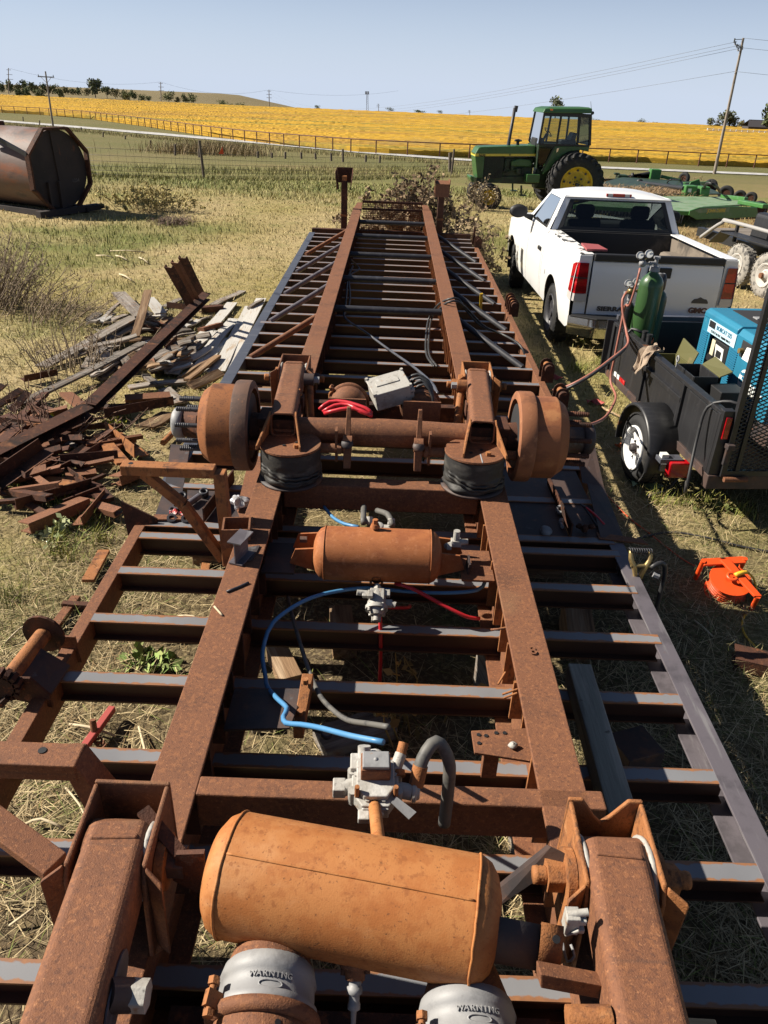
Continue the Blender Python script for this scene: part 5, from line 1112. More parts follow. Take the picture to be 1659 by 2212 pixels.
        def strip_(z0, z1): 
            mm = MB(); k0, k1 = (z0 - .79) / .46, (z1 - .79) / .46; a = [l + (h - l) * k0 for l, h in zip(lo, hi)]; b_ = [l + (h - l) * k1 for l, h in zip(lo, hi)]
            vs = a + b_ + [p + V((-s * .05, .05, 0)) for p in a + b_]; fs = [(i, i + 1, 4 + i + 1, 4 + i) for i in range(3)] + [(0, 1, 2, 3), (4, 5, 6, 7)]; mm.add(vs[:8], fs); return mm
        L_ = part('tail_light', strip_(.89, 1.25), REDL, t); part('clear_band', strip_(.795, .885), CLEARL, L_)
        part('lamp_divider', strip_(1.065, 1.08), DARKIN, L_)
        for q in L_.children: pass
    # bumper
    m = MB(); 
    def bm(u, v):
        a = (u - .5) * 2; x = a * 1.0; y = -1.36 + .20 * max(0, abs(a) - .72) / .28 * (1 if abs(a) > .72 else 0); z = .40 + .22 * v - (.02 * (1 - abs(a))); return (x, y + .03 * abs(v - .5), z)
    m.grid(bm, 40, 8); B_ = part('bumper', m, CHROME, t)
    m = MB(); m.slab([(-.985, -1.20, .615), (-.70, -1.375, .615), (.70, -1.375, .615), (.985, -1.20, .615), (.95, -1.12, .615), (-.95, -1.12, .615)], (0, 0, .022)); part('step_pad', m, BLACKM, B_, .006)
    m = MB(); m.slab([(-.50, -1.368, .61), (.50, -1.368, .61), (.46, -1.368, .40), (-.46, -1.368, .40)], (0, -.012, 0)); m.box((0, -1.385, .45), (.5, .04, .10)); part('bumper_recess', m, BLACKM, B_, .01)
    part('hitch', MB().box((0, -1.38, .40), (.09, .2, .09)), BLACKP, t, .006)
    # cab
    zr = 1.80
    OB = [(-.935, .885, 1.30), (.935, .885, 1.30), (.745, 1.03, zr), (-.745, 1.03, zr)]; IB = [(-.83, .908, 1.345), (.83, .908, 1.345), (.675, 1.018, 1.755), (-.675, 1.018, 1.755)]
    m = MB(); quadring(m, OB, IB); part('cab_rear', m, WHITEP, t)
    IB2 = [(-.75, .913, 1.40), (.75, .913, 1.40), (.615, 1.012, 1.735), (-.615, 1.012, 1.735)]
    m = MB(); quadring(m, [V(p) + V((0, -.004, 0)) for p in IB], [V(p) + V((0, -.004, 0)) for p in IB2]); part('window_seal', m, BLACKM, t)
    m = MB(); m.add([V(p) + V((0, -.001, 0)) for p in IB], [(0, 1, 2, 3)]); part('rear_window', m, GLASSD, t)
    for s in (-1, 1):
        so_ = [(s * .955, .90, 1.30), (s * .955, 2.62, 1.30), (s * .74, 1.98, zr), (s * .745, 1.03, zr)]; si = [(s * .935, 1.10, 1.345), (s * .935, 2.38, 1.345), (s * .77, 1.92, 1.745), (s * .77, 1.19, 1.745)]
        m = MB(); quadring(m, so_, si); part('door_frame', m, WHITEP, t); m = MB(); m.add(si, [(0, 1, 2, 3)]); part('side_window', m, GLASS, t)
        m = MB(); k_ = [V(p) + V((s * .003, 0, 0)) for p in si]; k2 = [V(si[0]) + V((s * .0, .035, .03)), V(si[1]) + V((0, -.12, .03)), V(si[2]) + V((0, -.04, -.025)), V(si[3]) + V((0, .03, -.025))]; quadring(m, k_, [p + V((s * .003, 0, 0)) for p in k2]); part('window_seal', m, BLACKM, t)
        m = MB(); m.slab([(s * .96, 2.17, 1.30), (s * 1.10, 2.12, 1.36), (s * 1.10, 2.12, 1.41), (s * .95, 2.17, 1.40)], (0, .06, 0)); a_ = part('mirror', m, BLACKM, t, .01)
        m = MB(); m.ball((s * 1.20, 2.14, 1.45), 1, 18, 10, (.145, .065, .10)); part('mirror_shell', m, BLACKM, a_)
        m = MB(); m.ball((s * 1.20, 2.085, 1.45), 1, 18, 8, (.125, .02, .085)); part('mirror_glass', m, DARKIN, a_)
    m = MB(); m.add([(-.93, 2.68, 1.30), (.93, 2.68, 1.30), (.72, 2.02, zr), (-.72, 2.02, zr)], [(0, 1, 2, 3)]); part('windshield', m, GLASS, t)
    def rf(u, v):
        a = (u - .5) * 2; b_ = (v - .5) * 2; x = a * .755; y = 1.52 + b_ * .545; z = zr - .012 + .085 * (1 - abs(a) ** 3.2) * (1 - abs(b_) ** 3.5) ** .8; return (x, y, z)
    part('roof', MB().grid(rf, 24, 20), WHITEP, t)
    m = MB(); m.box((0, 1.005, 1.825), (.17, .03, .042)); bl_ = part('brake_light', m, REDL, t, .006)
    m = MB(); m.box((-.12, 1.006, 1.825), (.07, .03, .040)); m.box((.12, 1.006, 1.825), (.07, .03, .040)); part('cargo_lamp', m, CLEARL, bl_, .006)
    m = MB(); m.box((-.165, 1.007, 1.825), (.03, .03, .038)); m.box((.165, 1.007, 1.825), (.03, .03, .038)); part('end_lens', m, REDL, bl_, .006)
    def hd_(u, v):
        a = (u - .5) * 2; y = 2.6 + (FE - 2.6) * v; return (a * (.96 - .1 * v * v), y, 1.29 - .12 * v + .06 * (1 - a * a) - .10 * max(0, v - .8) * 5 * .6)
    part('hood', MB().grid(hd_, 16, 12), WHITEP, t)
    part('front_panel', MB().slab([(-.9, FE, .45), (.9, FE, .45), (.88, FE, 1.12), (-.88, FE, 1.12)], (0, -.04, 0)), BLACKM, t)
    part('dashboard', MB().box((0, 2.35, 1.20), (1.7, .45, .25)), DARKIN, t, .06)
    part('cab_floor', MB().box((0, 1.7, .78), (1.8, 1.6, .1)), DARKIN, t); part('cab_wall', MB().box((0, .93, 1.05), (1.8, .04, .5)), DARKIN, t)
    for x in (-.40, .40):
        m = MB(); m.box((x, 1.22, 1.18), (.52, .16, .62)); s_ = part('seat', m, DARKIN, t, .06); m = MB(); m.box((x, 1.18, 1.585), (.27, .11, .19)); part('headrest', m, DARKIN, s_, .05)
    part('rear_mirror', MB().box((0, 2.05, 1.70), (.22, .03, .065)), BLACKM, t, .015)
    m = MB(); P = [(-.40 + .19 * math.cos(a), 2.05 + .05 * math.sin(a), 1.28 + .18 * math.sin(a)) for a in np.linspace(0, 6.283, 24)]; m.tube(P, .016, 6); part('steering_wheel', m, BLACKM, t)
    part('fuel_cap_dent', MB().box((-1.004, .55, .83), (.004, .02, .06)), BLACKM, t)
    t.scale = (.955, .955, .955); c = V((p0.x, p0.y)) + rt * .86; t.location = (c.x, c.y, p0.z - .01); t.rotation_euler = (math.atan2(p1.z - p0.z, WB), 0, math.atan2(-hd.x, hd.y))
    return t
truck()
# ================================================================== tractor (x right, y forward, origin under the rear axle)
def tractor():
    t = thing('tractor', 'green farm tractor with yellow wheels and glazed cab standing by the mower', 'tractor')
    S = 2.7 / 990
    yy = lambda u: (1262 - u) * S
    zz = lambda v: (1205 - v) * S * .985
    def pl(pts, x0, x1, name, m_, par=t, bev=0): 
        m = MB(); m.slab([(x0, yy(u), zz(v)) for u, v in pts], (x1 - x0, 0, 0)); return part(name, m, m_, par, bev)
    pl([(104, 600), (135, 540), (160, 530), (800, 492), (806, 588), (806, 600), (104, 628)], -.36, .36, 'hood', GREENT, t, .04)
    pl([(104, 603), (808, 583), (808, 606), (104, 630)], -.372, .372, 'hood_stripe', YSTRIPE)
    lettering('4630', .085, frame((-.376, yy(182), zz(617)), (0, -1, 0), (0, 0, 1)), BLACKM, t, .002, .003, 1.3, 'model_number')
    for u, ch in ((510, 'JD'),): lettering(ch, .06, frame((-.376, yy(u), zz(602)), (0, -1, 0), (0, 0, 1)), BLACKM, t, .002, .002)
    pl([(104, 630), (218, 626), (218, 860), (150, 860)], -.36, .36, 'nose_panel', GREENT, t, .02)
    o = pl([(220, 628), (452, 622), (440, 856), (222, 860)], -.345, .345, 'side_grille', DARKIN)
    m = MB()
    for s in (-1, 1):
        for k in range(20): u = 225 + k * 11.3; m.box((s * .348, yy(u), (zz(632) + zz(850)) / 2), (.012, .009, zz(632) - zz(850)))
    o2 = part('grille_bars', m, GREEND, o); o2['kind'] = 'stuff'
    pl([(72, 842), (150, 862), (150, 918), (92, 912), (72, 870)], -.30, .30, 'front_weight', GREENT, t, .03)
    pl([(150, 855), (850, 820), (850, 920), (150, 915)], -.24, .24, 'chassis_rail', GREEND, t, .02)
    pl([(452, 640), (815, 625), (815, 850), (440, 850)], -.20, .20, 'engine_block', GREEND, t, .05)
    pl([(540, 670), (640, 640), (760, 650), (790, 690), (770, 725), (540, 725)], -.33, .33, 'engine_cover', GREENT, t, .03)
    m = MB(); m.cyl((-.30, yy(640), zz(800)), (-.30, yy(640), zz(745)), .10, n=12); m.cyl((-.26, yy(560), zz(760)), (-.26, yy(560), zz(690)), .07, n=12); m.tube([(-.30, yy(480), zz(800)), (-.30, yy(560), zz(770)), (-.3, yy(700), zz(740)), (-.3, yy(800), zz(710))], .02, 6, .05); m.tube([(-.29, yy(470), zz(660)), (-.3, yy(480), zz(740)), (-.3, yy(450), zz(800))], .03, 6, .05)
    part('engine_parts', m, GREEND, t)
    m = MB(); m.lathe((-.05, yy(505), zz(510)), (-.0, -.08, 1), [(0, .062), (.2, .05), (1.06, .05), (1.06, .044)], 16); m.cyl((-.05, yy(547), zz(160)), (-.05, yy(552), zz(95)), .052, .06, n=16); part('exhaust_stack', m, BLACKS, t)
    m = MB(); m.cyl((.0, yy(618), zz(510)), (.0, yy(618), zz(465)), .05, n=14); m.lathe((0, yy(620), zz(470)), (0, 0, 1), [(0, .05), (.015, .12), (.04, .125), (.065, .10), (.085, .0001)], 18); part('air_cleaner', m, BLACKM, t)
    # front axle, wheels
    ya = 2.7; part('front_axle', MB().box((0, ya, .52), (1.35, .14, .16)), GREEND, t, .03); part('axle_pedestal', MB().box((0, ya, .72), (.34, .30, .30)), GREEND, t)
    def wheel(x, y, R_, w_, rr, m_, lug, q):
        M_ = Matrix.Translation((x, y, R_)); mt = MB(); h = w_ / 2
        mt.lathe((-h, 0, 0), (1, 0, 0), [(.03, rr), (0, rr + .05), (-.005, rr + (R_ - rr) * .5), (.03, R_ - .07), (.08, R_ - .035), (h, R_ - .03), (w_ - .08, R_ - .035), (w_ - .03, R_ - .07), (w_ + .005, rr + (R_ - rr) * .5), (w_, rr + .05), (w_ - .03, rr)], 56)
        if lug:
            for k in range(lug):
                for sgn in (-1, 1):
                    a = 2 * math.pi * (k + (.5 if sgn > 0 else 0)) / lug; P = []
                    for j in range(5): f = j / 4; aa = a + f * .30; xx = sgn * (.02 + f * (h - .01)); rz = R_ - .02 - .09 * max(0, f - .72) / .28; P.append(V((xx, rz * math.sin(aa), rz * math.cos(aa))))
                    for j in range(4): n_ = V((0, P[j].y, P[j].z)).normalized(); mt.bar(P[j], P[j + 1], .055, .075, n_)
        else:
            for k in range(5): xx = -h + w_ * (k + .5) / 5; mt.lathe((xx - .012, 0, 0), (1, 0, 0), [(0, R_ - .035), (.004, R_), (.02, R_), (.024, R_ - .035)], 40)
        mt.v = [tuple(M_ @ V(p)) for p in mt.v]; w = part('wheel', mt, RUBBER, t)
        mr = MB(); mr.lathe((q * (h - .05), 0, 0), (q, 0, 0), [(-w_ * .8, rr), (.03, rr + .015), (.035, rr - .01), (0, rr - .03), (-.05, rr - .06), (-.06, rr * .62), (-.03, rr * .58), (-.03, rr * .24), (.02, rr * .22), (.02, .0001)], 40); mr.v = [tuple(M_ @ V(p)) for p in mr.v]; r_ = part('rim', mr, m_, w)
        mn = MB()
        if R_ > .6:
            for k in range(9): a = k * .698; mn.box((q * (h - .075), math.sin(a) * rr * .80, math.cos(a) * rr * .80), (.05, .055, .055), None)
            mh = MB()
            for k in range(6): a = k * 1.047 + .3; mh.hexnut((q * (h - .08), math.sin(a) * rr * .42, math.cos(a) * rr * .42), (q, 0, 0), .035, .03)
            mh.cyl((q * (h - .06), 0, 0), (q * (h + .10), 0, 0), .055, n=14)
            for k in range(8): a = k * .785; mh.hexnut((q * (h - .04), math.sin(a) * .10, math.cos(a) * .10), (q, 0, 0), .02, .03)
            mh.v = [tuple(M_ @ V(p)) for p in mh.v]; part('hub', mh, BLACKS, w)
        else:
            for k in range(6): a = k * 1.047; mn.hexnut((q * (h - .08), math.sin(a) * rr * .42, math.cos(a) * rr * .42), (q, 0, 0), .018, .03)
            mn.cyl((q * (h - .09), 0, 0), (q * (h + .0), 0, 0), .05, n=12)
        mn.v = [tuple(M_ @ V(p)) for p in mn.v]; part('wheel_lug', mn, YELLOW if R_ < .6 else BLACKS, w)
    for q in (-1, 1):
        wheel(q * .72, ya, .41, .26, .21, YELLOW, 0, q); wheel(q * .84, 0, .885, .47, .50, YELLOW, 24, q)
    part('rear_axle', MB().cyl((-.9, 0, .885), (.9, 0, .885), .13, n=16), GREEND, t); part('transmission', MB().box((0, .35, .95), (.46, 1.5, .62)), GREEND, t, .06)
    # cab lower body and fenders
    for s in (-1, 1):
        x0, x1 = s * .38, s * .62
        m = MB(); m.slab([(x1, yy(u), zz(v)) for u, v in [(1000, 490), (1400, 478), (1400, 535), (1290, 520), (1160, 540), (1080, 600), (990, 720), (900, 790), (900, 700), (970, 560)]], (-s * .10, 0, 0)); part('fender', m, GREENT, t, .012)
        m = MB(); m.slab([(s * .60, yy(u), zz(v)) for u, v in [(815, 500), (965, 500), (890, 710), (815, 720)]], (-s * .02, 0, 0)); part('lower_pane', m, GLASSD, t)
        m = MB(); m.bar((s * .615, yy(1000), zz(485)), (s * .60, yy(885), zz(760)), .04, .05); m.bar((s * .61, yy(808), zz(490)), (s * .60, yy(812), zz(730)), .04, .04); part('door_frame', m, GREEND, t)
        m = MB(); m.box((s * .53, yy(785), zz(840)), (.30, (865 - 708) * S, (905 - 815) * S)); part('step_box', m, GREENT, t, .02)
        m = MB(); m.bar((s * .60, yy(660), zz(920)), (s * .60, yy(672), zz(1025)), .05, .05, (0, 1, 0)); m.box((s * .60, yy(690), zz(1028)), (.22, .20, .03)); part('step', m, GREEND, t)
        m = MB(); m.slab([(s * .64, yy(u), zz(v)) for u, v in [(1015, 510), (1045, 500), (1040, 545), (1015, 560)]], (s * .02, 0, 0)); part('grab_handle', m, CHROME, t, .01)
    part('cab_floor', MB().box((0, yy(1100), zz(500)), (1.20, (1390 - 810) * S, .10)), GREEND, t); part('cab_base', MB().box((0, yy(1060), zz(600)), (1.0, 1.35, .45)), GREEND, t)
    # posts, glass, roof
    top = 150
    PO = {'a': (808, 470, 835, 150), 'b': (1012, 488, 1030, 150), 'c': (1255, 470, 1245, 150), 'd': (1400, 470, 1365, 150)}
    for s in (-1, 1):
        for k, (u0, v0, u1, v1) in PO.items():
            m = MB(); m.bar((s * .62, yy(u0), zz(v0)), (s * .56, yy(u1), zz(v1)), .05, .055 if k != 'd' else .075, (0, 1, 0)); part('cab_post', m, BLACKM, t)
        for a, b_ in (('a', 'b'), ('b', 'c'), ('c', 'd')):
            A, B_ = PO[a], PO[b_]; m = MB(); m.add([(s * .615, yy(A[0]), zz(A[1])), (s * .615, yy(B_[0]), zz(B_[1])), (s * .555, yy(B_[2]), zz(B_[3])), (s * .555, yy(A[2]), zz(A[3]))], [(0, 1, 2, 3)]); part('side_pane', m, GLASS, t)
        m = MB(); m.bar((s * .62, yy(808), zz(474)), (s * .62, yy(1400), zz(474)), .05, .05); m.bar((s * .57, yy(830), zz(165)), (s * .57, yy(1368), zz(165)), .05, .10); part('window_rail', m, BLACKM, t)
        m = MB(); m.box((s * .60, yy(905), zz(122)), (.06, .09, .06)); part('marker_lamp', m, mat('amber_lens_%d' % (s + 1), (.65, .16, .02), .2), t, .01)
    for (u0, v0, u1, v1) in (PO['a'], PO['d']):
        m = MB(); m.add([(-.61, yy(u0), zz(v0)), (.61, yy(u0), zz(v0)), (.55, yy(u1), zz(v1)), (-.55, yy(u1), zz(v1))], [(0, 1, 2, 3)]); part('end_pane', m, GLASS, t)
    m = MB(); P0 = [(-.64, yy(808), zz(152)), (.64, yy(808), zz(152)), (.64, yy(1372), zz(140)), (-.64, yy(1372), zz(140))]; P1 = [(-.62, yy(830), zz(110)), (.62, yy(830), zz(110)), (.62, yy(1368), zz(92)), (-.62, yy(1368), zz(92))]; P2 = [(-.46, yy(890), zz(92)), (.46, yy(890), zz(92)), (.48, yy(1340), zz(80)), (-.48, yy(1340), zz(80))]
    m.add(P0 + P1 + P2, [(3, 2, 1, 0)] + [(i, (i + 1) % 4, 4 + (i + 1) % 4, 4 + i) for i in range(4)] + [(4 + i, 4 + (i + 1) % 4, 8 + (i + 1) % 4, 8 + i) for i in range(4)] + [(8, 9, 10, 11)]); part('cab_roof', m, GREENT, t, .02)
    m = MB(); m.ball((-.6, yy(1380), zz(135)), .05, 10, 6); part('rear_lamp', m, BLACKM, t); m = MB(); m.tube([(-.55, yy(1372), zz(120)), (-.55, yy(1345), zz(20))], .006, 5); part('aerial', m, BLACKM, t)
    m = MB(); m.box((0, yy(1190), zz(450)), (.50, .50, .12)); m.slab([(-.25, yy(1200), zz(455)), (-.25, yy(1240), zz(350)), (-.25, yy(1280), zz(350)), (-.25, yy(1270), zz(455))], (.5, 0, 0)); part('seat', m, BLACKS, t, .03)
    m = MB(); m.bar((0, yy(900), zz(470)), (0, yy(945), zz(370)), .06, .06); P = [(.19 * math.cos(a), yy(960) + .10 * math.sin(a), zz(355) + .12 * math.sin(a)) for a in np.linspace(0, 6.283, 20)]; m.tube(P, .014, 6); part('steering_wheel', m, BLACKM, t); m = MB(); m.box((0, yy(850), zz(470)), (.7, .25, .3)); part('dashboard', m, BLACKM, t, .04)
    pf = G(1052, 450); hd = V((-1, -.10)).normalized(); rt = V((hd.y, -hd.x)); c = V((pf.x, pf.y)) - hd * 2.7 + rt * .72
    k = 1.0; t.location = (c.x, c.y, gz(c.x, c.y) - .02); t.rotation_euler = (0, 0, math.atan2(-hd.x, hd.y)); t.scale = (k, k, k)
tractor()
# ================================================================== folding mower behind the tractor
def mower():
    t = thing('mower', 'wide green batwing mower heaped with cut grass behind the pickup', 'mower', (9.0, 25, -.6))
    zb = lambda u, v: 0
    def P(u, v, h): 
        g0 = G(u, v); lo, hi = 10., 45.
        d = ray(u, v)
        for k in range(40):
            m_ = (lo + hi) / 2; p = V((0, 0, HC)) + d * (m_ / d.y)
            if p.z > gz(p.x, p.y) + h: lo = m_
            else: hi = m_
        return V((0, 0, HC)) + d * (lo / d.y)
    # near wing deck
    A, B, C, D = P(1250, 445, .40), P(1470, 458, .40), P(1545, 445, .42), P(1330, 418, .42)
    def deck(pts, nm, m_, th=.05): return part(nm, MB().slab(pts, (0, 0, -th)), m_, t, .01)
    E_ = P(1655, 445, .40)
    a = deck([P(1240, 442, .42), P(1490, 456, .42), P(1520, 446, .44), P(1632, 440, .42), P(1560, 425, .44), P(1480, 424, .46), P(1320, 424, .46)], 'deck', GREENMT)
    f0, f1, f2 = P(1240, 443, .42), P(1488, 457, .42), P(1645, 443, .42)
    part('deck_skirt', MB().slab([f0, f1, f1 - V((0, 0, .10)), f0 - V((0, 0, .10))], (0, .05, 0)), GREENM, t)
    q0, q1 = P(1490, 457, .44), P(1642, 452, .44)
    dx = (q1 - q0)
    m = MB(); m.slab([q0 + V((0, 0, .02)), q0 + dx * .12 + V((0, 0, .10)), q0 + dx * .55 + V((0, 0, .11)), q0 + dx * .95 + V((0, 0, .05)), q1 - V((0, 0, .22)), q0 + dx * .12 - V((0, 0, .22)), q0 - V((0, 0, .10))], (0, .06, 0)); SK = part('side_plate', m, GREENM, t, .015)
    n_ = dx.normalized(); m = MB(); o_ = q0 + V((0, -.012, 0)); m.slab([o_ + dx * .06 + V((0, 0, .02)), o_ + dx * .14 + V((0, 0, .075)), o_ + dx * .54 + V((0, 0, .085)), o_ + dx * .54 - V((0, 0, .045)), o_ + dx * .12 - V((0, 0, .04))], (0, .01, 0)); part('decal_panel', m, GREENMT, SK)
    lettering('JOHN DEERE', .125, frame(o_ + dx * .36 + V((0, -.006, .0)), dx, (0, 0, 1)), YSTRIPE, SK, .002, .003, 1.15, 'lettering')
    m = MB()
    for k in range(34):
        q = f0 + (f1 - f0) * k / 34 - V((0, -.08, .11)); m.bar(q, q + V((rng.uniform(-.03, .03), .02, -.22)), .05, .02)
    o = part('chain_guard', m, BLACKS, t); o['kind'] = 'stuff'
    g0 = P(1507, 412, .62); m = MB(); m.box(tuple(g0 + V((-.30, 0, 0))), (.42, .4, .34)); m.box(tuple(g0 + V((.18, -.05, -.02))), (.34, .42, .36)); GB = part('gearbox', m, GREENM, t, .03); m = MB(); m.cyl(g0 + V((.2, 0, -.45)), g0 + V((.2, 0, -.15)), .22, .16, n=14); part('spindle', m, GREENM, t); part('sticker', MB().box(tuple(g0 + V((-.36, -.204, .02))), (.12, .006, .12)), GAUGE, GB)
    hb = P(1342, 388, .75); m = MB(); m.box(tuple(hb), (.55, .6, .5)); m.box(tuple(hb + V((-.3, 0, .28))), (.3, .3, .1)); m.cyl(hb + V((.2, 0, 0)), hb + V((.45, -.05, -.05)), .14, n=12); part('gearbox', m, GREEND, t, .05)
    fb_ = P(1412, 376, .72); m = MB(); m.box(tuple(fb_ + V((.05, 0, 0))), (.55, .5, .5)); part('gearbox', m, GREENM, t, .04)
    for a_, b_, nm in ((hb + V((.4, -.05, -.05)), g0 + V((-.5, 0, .06)), 1), (hb + V((.2, .2, .1)), fb_ + V((-.2, 0, .05)), 2)):
        m = MB(); m.cyl(a_, b_, .075, n=14); s_ = part('drive_shaft', m, BLACKM, t); k_ = a_ + (b_ - a_) * .26; m = MB(); m.lathe(k_, b_ - a_, [(0, .07), (.02, .16), (.14, .16), (.16, .08)], 16); part('shaft_guard', m, BLACKM, s_)
    tb = P(1292, 392, .6); m = MB(); m.cyl(hb, tb + V((-.6, 0, .05)), .06, n=10); m.tube([hb + V((-.1, .1, -.2)), tb + V((.1, .1, -.25)), tb + V((-.6, 0, -.1))], .03, 6, .1); m.bar(hb - V((0, 0, .25)), tb + V((-.8, 0, -.35)), .2, .12); part('hitch_shaft', m, BLACKM, t)
    # centre and far decks
    deck([P(1262, 404, .42), P(1400, 420, .42), P(1560, 418, .42), P(1500, 392, .42), P(1345, 382, .42)], 'deck', GREEND)
    deck([P(1360, 384, .55), P(1420, 384, .55), P(1400, 374, .6), P(1370, 376, .6)], 'deck', GREENMT)
    q0, q1 = P(1428, 381, .62), P(1470, 390, .55); m = MB(); m.bar(q0, q1, .18, .16); m.box(tuple(q1 + V((-.1, 0, -.15))), (.25, .25, .35)); part('wing_arm', m, GREENM, t, .02)
    q0, q1 = P(1500, 398, .70), P(1530, 395, .72); m = MB(); m.bar(q0 + V((-.5, 0, 0)), q1, .14, .14); m.slab([q0 + V((-.2, 0, .1)), q0 + V((.2, 0, .25)), q0 + V((.35, 0, -.1)), q0 + V((-.3, 0, -.15))], (0, .08, 0)); part('wing_arm', m, GREENM, t, .02)
    # wheels
    for (u, v, R_, a_) in ((1535, 402, .36, .3), (1568, 418, .36, .25), (1598, 425, .28, .2), (1622, 428, .26, .3), (1640, 452, .26, .1), (1478, 385, .30, .4)):
        c = P(u, v, R_); m = tyre(R_, .22, R_ * .55); M_ = Matrix.Translation(c) @ Matrix.Rotation(1.57 - a_ * 2, 4, 'Z'); xf(m, M_); w = part('wheel', m, RUBBER, t); m = MB(); m.cyl((-.08, 0, 0), (.08, 0, 0), R_ * .56, n=16); part('rim', xf(m, M_), RUSTD, w)
    m = MB(); m.tube([P(1520, 408, .7), P(1528, 396, .95), P(1545, 400, .9), P(1556, 415, .5)], .05, 7, .1); m.tube([P(1440, 395, .7), P(1450, 388, .9), P(1470, 390, .8), P(1478, 400, .6)], .03, 6, .1); part('hydraulic_hose', m, BLACKM, t)
    m = MB(); m.bar(P(1600, 436, .5), P(1655, 446, .45), .25, .12); part('wheel_arm', m, GREENM, t, .02); part('wheel_arm', MB().bar(P(1560, 424, .5), P(1612, 430, .5), .15, .12), GREENM, t, .02)
    # heaps of cut grass lying on the decks
    pts = []; 
    for i in range(11000):
        u = rng.uniform(1270, 1525); f = (u - 1300) / 215; v = rng.uniform(388 + 10 * f, 420 - 2 * f) if rng.random() < .85 else rng.uniform(382, 424)
        pts.append(P(u, v, rng.uniform(.40, .56)))
    n = len(pts); nz = np.random.RandomState(3)
    blades('cut_grass', np.array(pts), nz.uniform(.12, .35, n), nz.uniform(.015, .035, n), nz.uniform(.9, 1.7, n), nz.uniform(0, 6.28, n), np.array([.30, .20, .11]) * nz.uniform(.4, 1.2, (n, 1)), VC, 'brown cut grass heaped on top of the green mower')
mower()
# ================================================================== black equipment trailer at the right edge
def equip():
    p0 = G(1636, 641); hd = V((-.20, .98)).normalized()
    t = thing('equipment_trailer', 'black tandem axle trailer with dusty tyres and pipe rail cut off by the right edge', 'trailer')
    hb_ = .37
    for k, y in enumerate((0, .84)):
        m = tyre(hb_, .20, .20, 36); M_ = Matrix.Translation((.0, y, hb_)); w = part('wheel', xf(m, M_), RUBBERD, t)
        m = MB(); m.lathe((-.10, 0, 0), (-1, 0, 0), [(-.12, .20), (.0, .205), (.005, .19), (-.03, .17), (-.02, .13), (-.05, .12), (-.02, .085), (.02, .06), (.025, .0001)], 28); r_ = part('rim', xf(m, M_), mat('dusty_rim_%d' % k, (.42, .40, .37), .7, layers=[((.2, .1, .05), 14, .56, .7)]), w)
        m = MB(); m.cyl((-.09, 0, 0), (-.16, 0, 0), .055, .045, n=12); part('hub', xf(m, M_), RUST, w)
    m = MB(); m.slab([(-.14, -.65, .83), (.16, -.65, .83), (.16, 1.45, .83), (-.14, 1.45, .83)], (0, 0, .02)); m.slab([(-.14, 1.45, .85), (.16, 1.45, .85), (.16, 1.75, .60), (-.14, 1.75, .60)], (0, 0, .02)); part('fender', m, BLACKP, t, .006)
    m = MB(); m.box((.35, .5, .62), (.12, 4.8, .16)); part('frame_rail', m, BLACKP, t); m = MB(); m.box((1.2, .5, .66), (1.7, 4.8, .05)); part('deck', m, WOODG, t)
    m = MB(); m.tube([(.22, -2.0, .98), (.22, 1.6, .98), (.22, 2.0, .92), (.22, 2.5, .62), (.22, 2.6, .55)], .035, 8, .12); part('pipe_rail', m, mat('dusty_pipe', (.30, .29, .28), .6), t)
    m = MB()
    for y in (-.5, 1.5): m.bar((.22, y, .66), (.22, y, .97), .05, .05, (0, 1, 0))
    part('rail_post', m, BLACKP, t)
    m = MB(); m.slab([(.50, 1.0, .70), (.54, 1.0, 1.14), (.58, 1.02, 1.18), (1.7, 1.02, 1.18), (1.75, 1.0, .70)], (0, .5, 0)); part('toolbox', m, BLACKP, t, .03)
    m = MB(); m.bar((1.0, -.8, .72), (1.25, .8, .92), .04, .05); m.bar((.6, -.2, .72), (1.0, 1.0, 1.05), .03, .03); part('lever', m, GRAYC, t)
    pts = np.array([(rng.uniform(.4, 1.6), rng.uniform(-.4, 1.9), 0) for i in range(900)])
    c = V((p0.x, p0.y)) + V((hd.y, -hd.x)) * .10; t.location = (c.x, c.y, p0.z - .01); t.rotation_euler = (0, 0, math.atan2(-hd.x, hd.y))
equip()
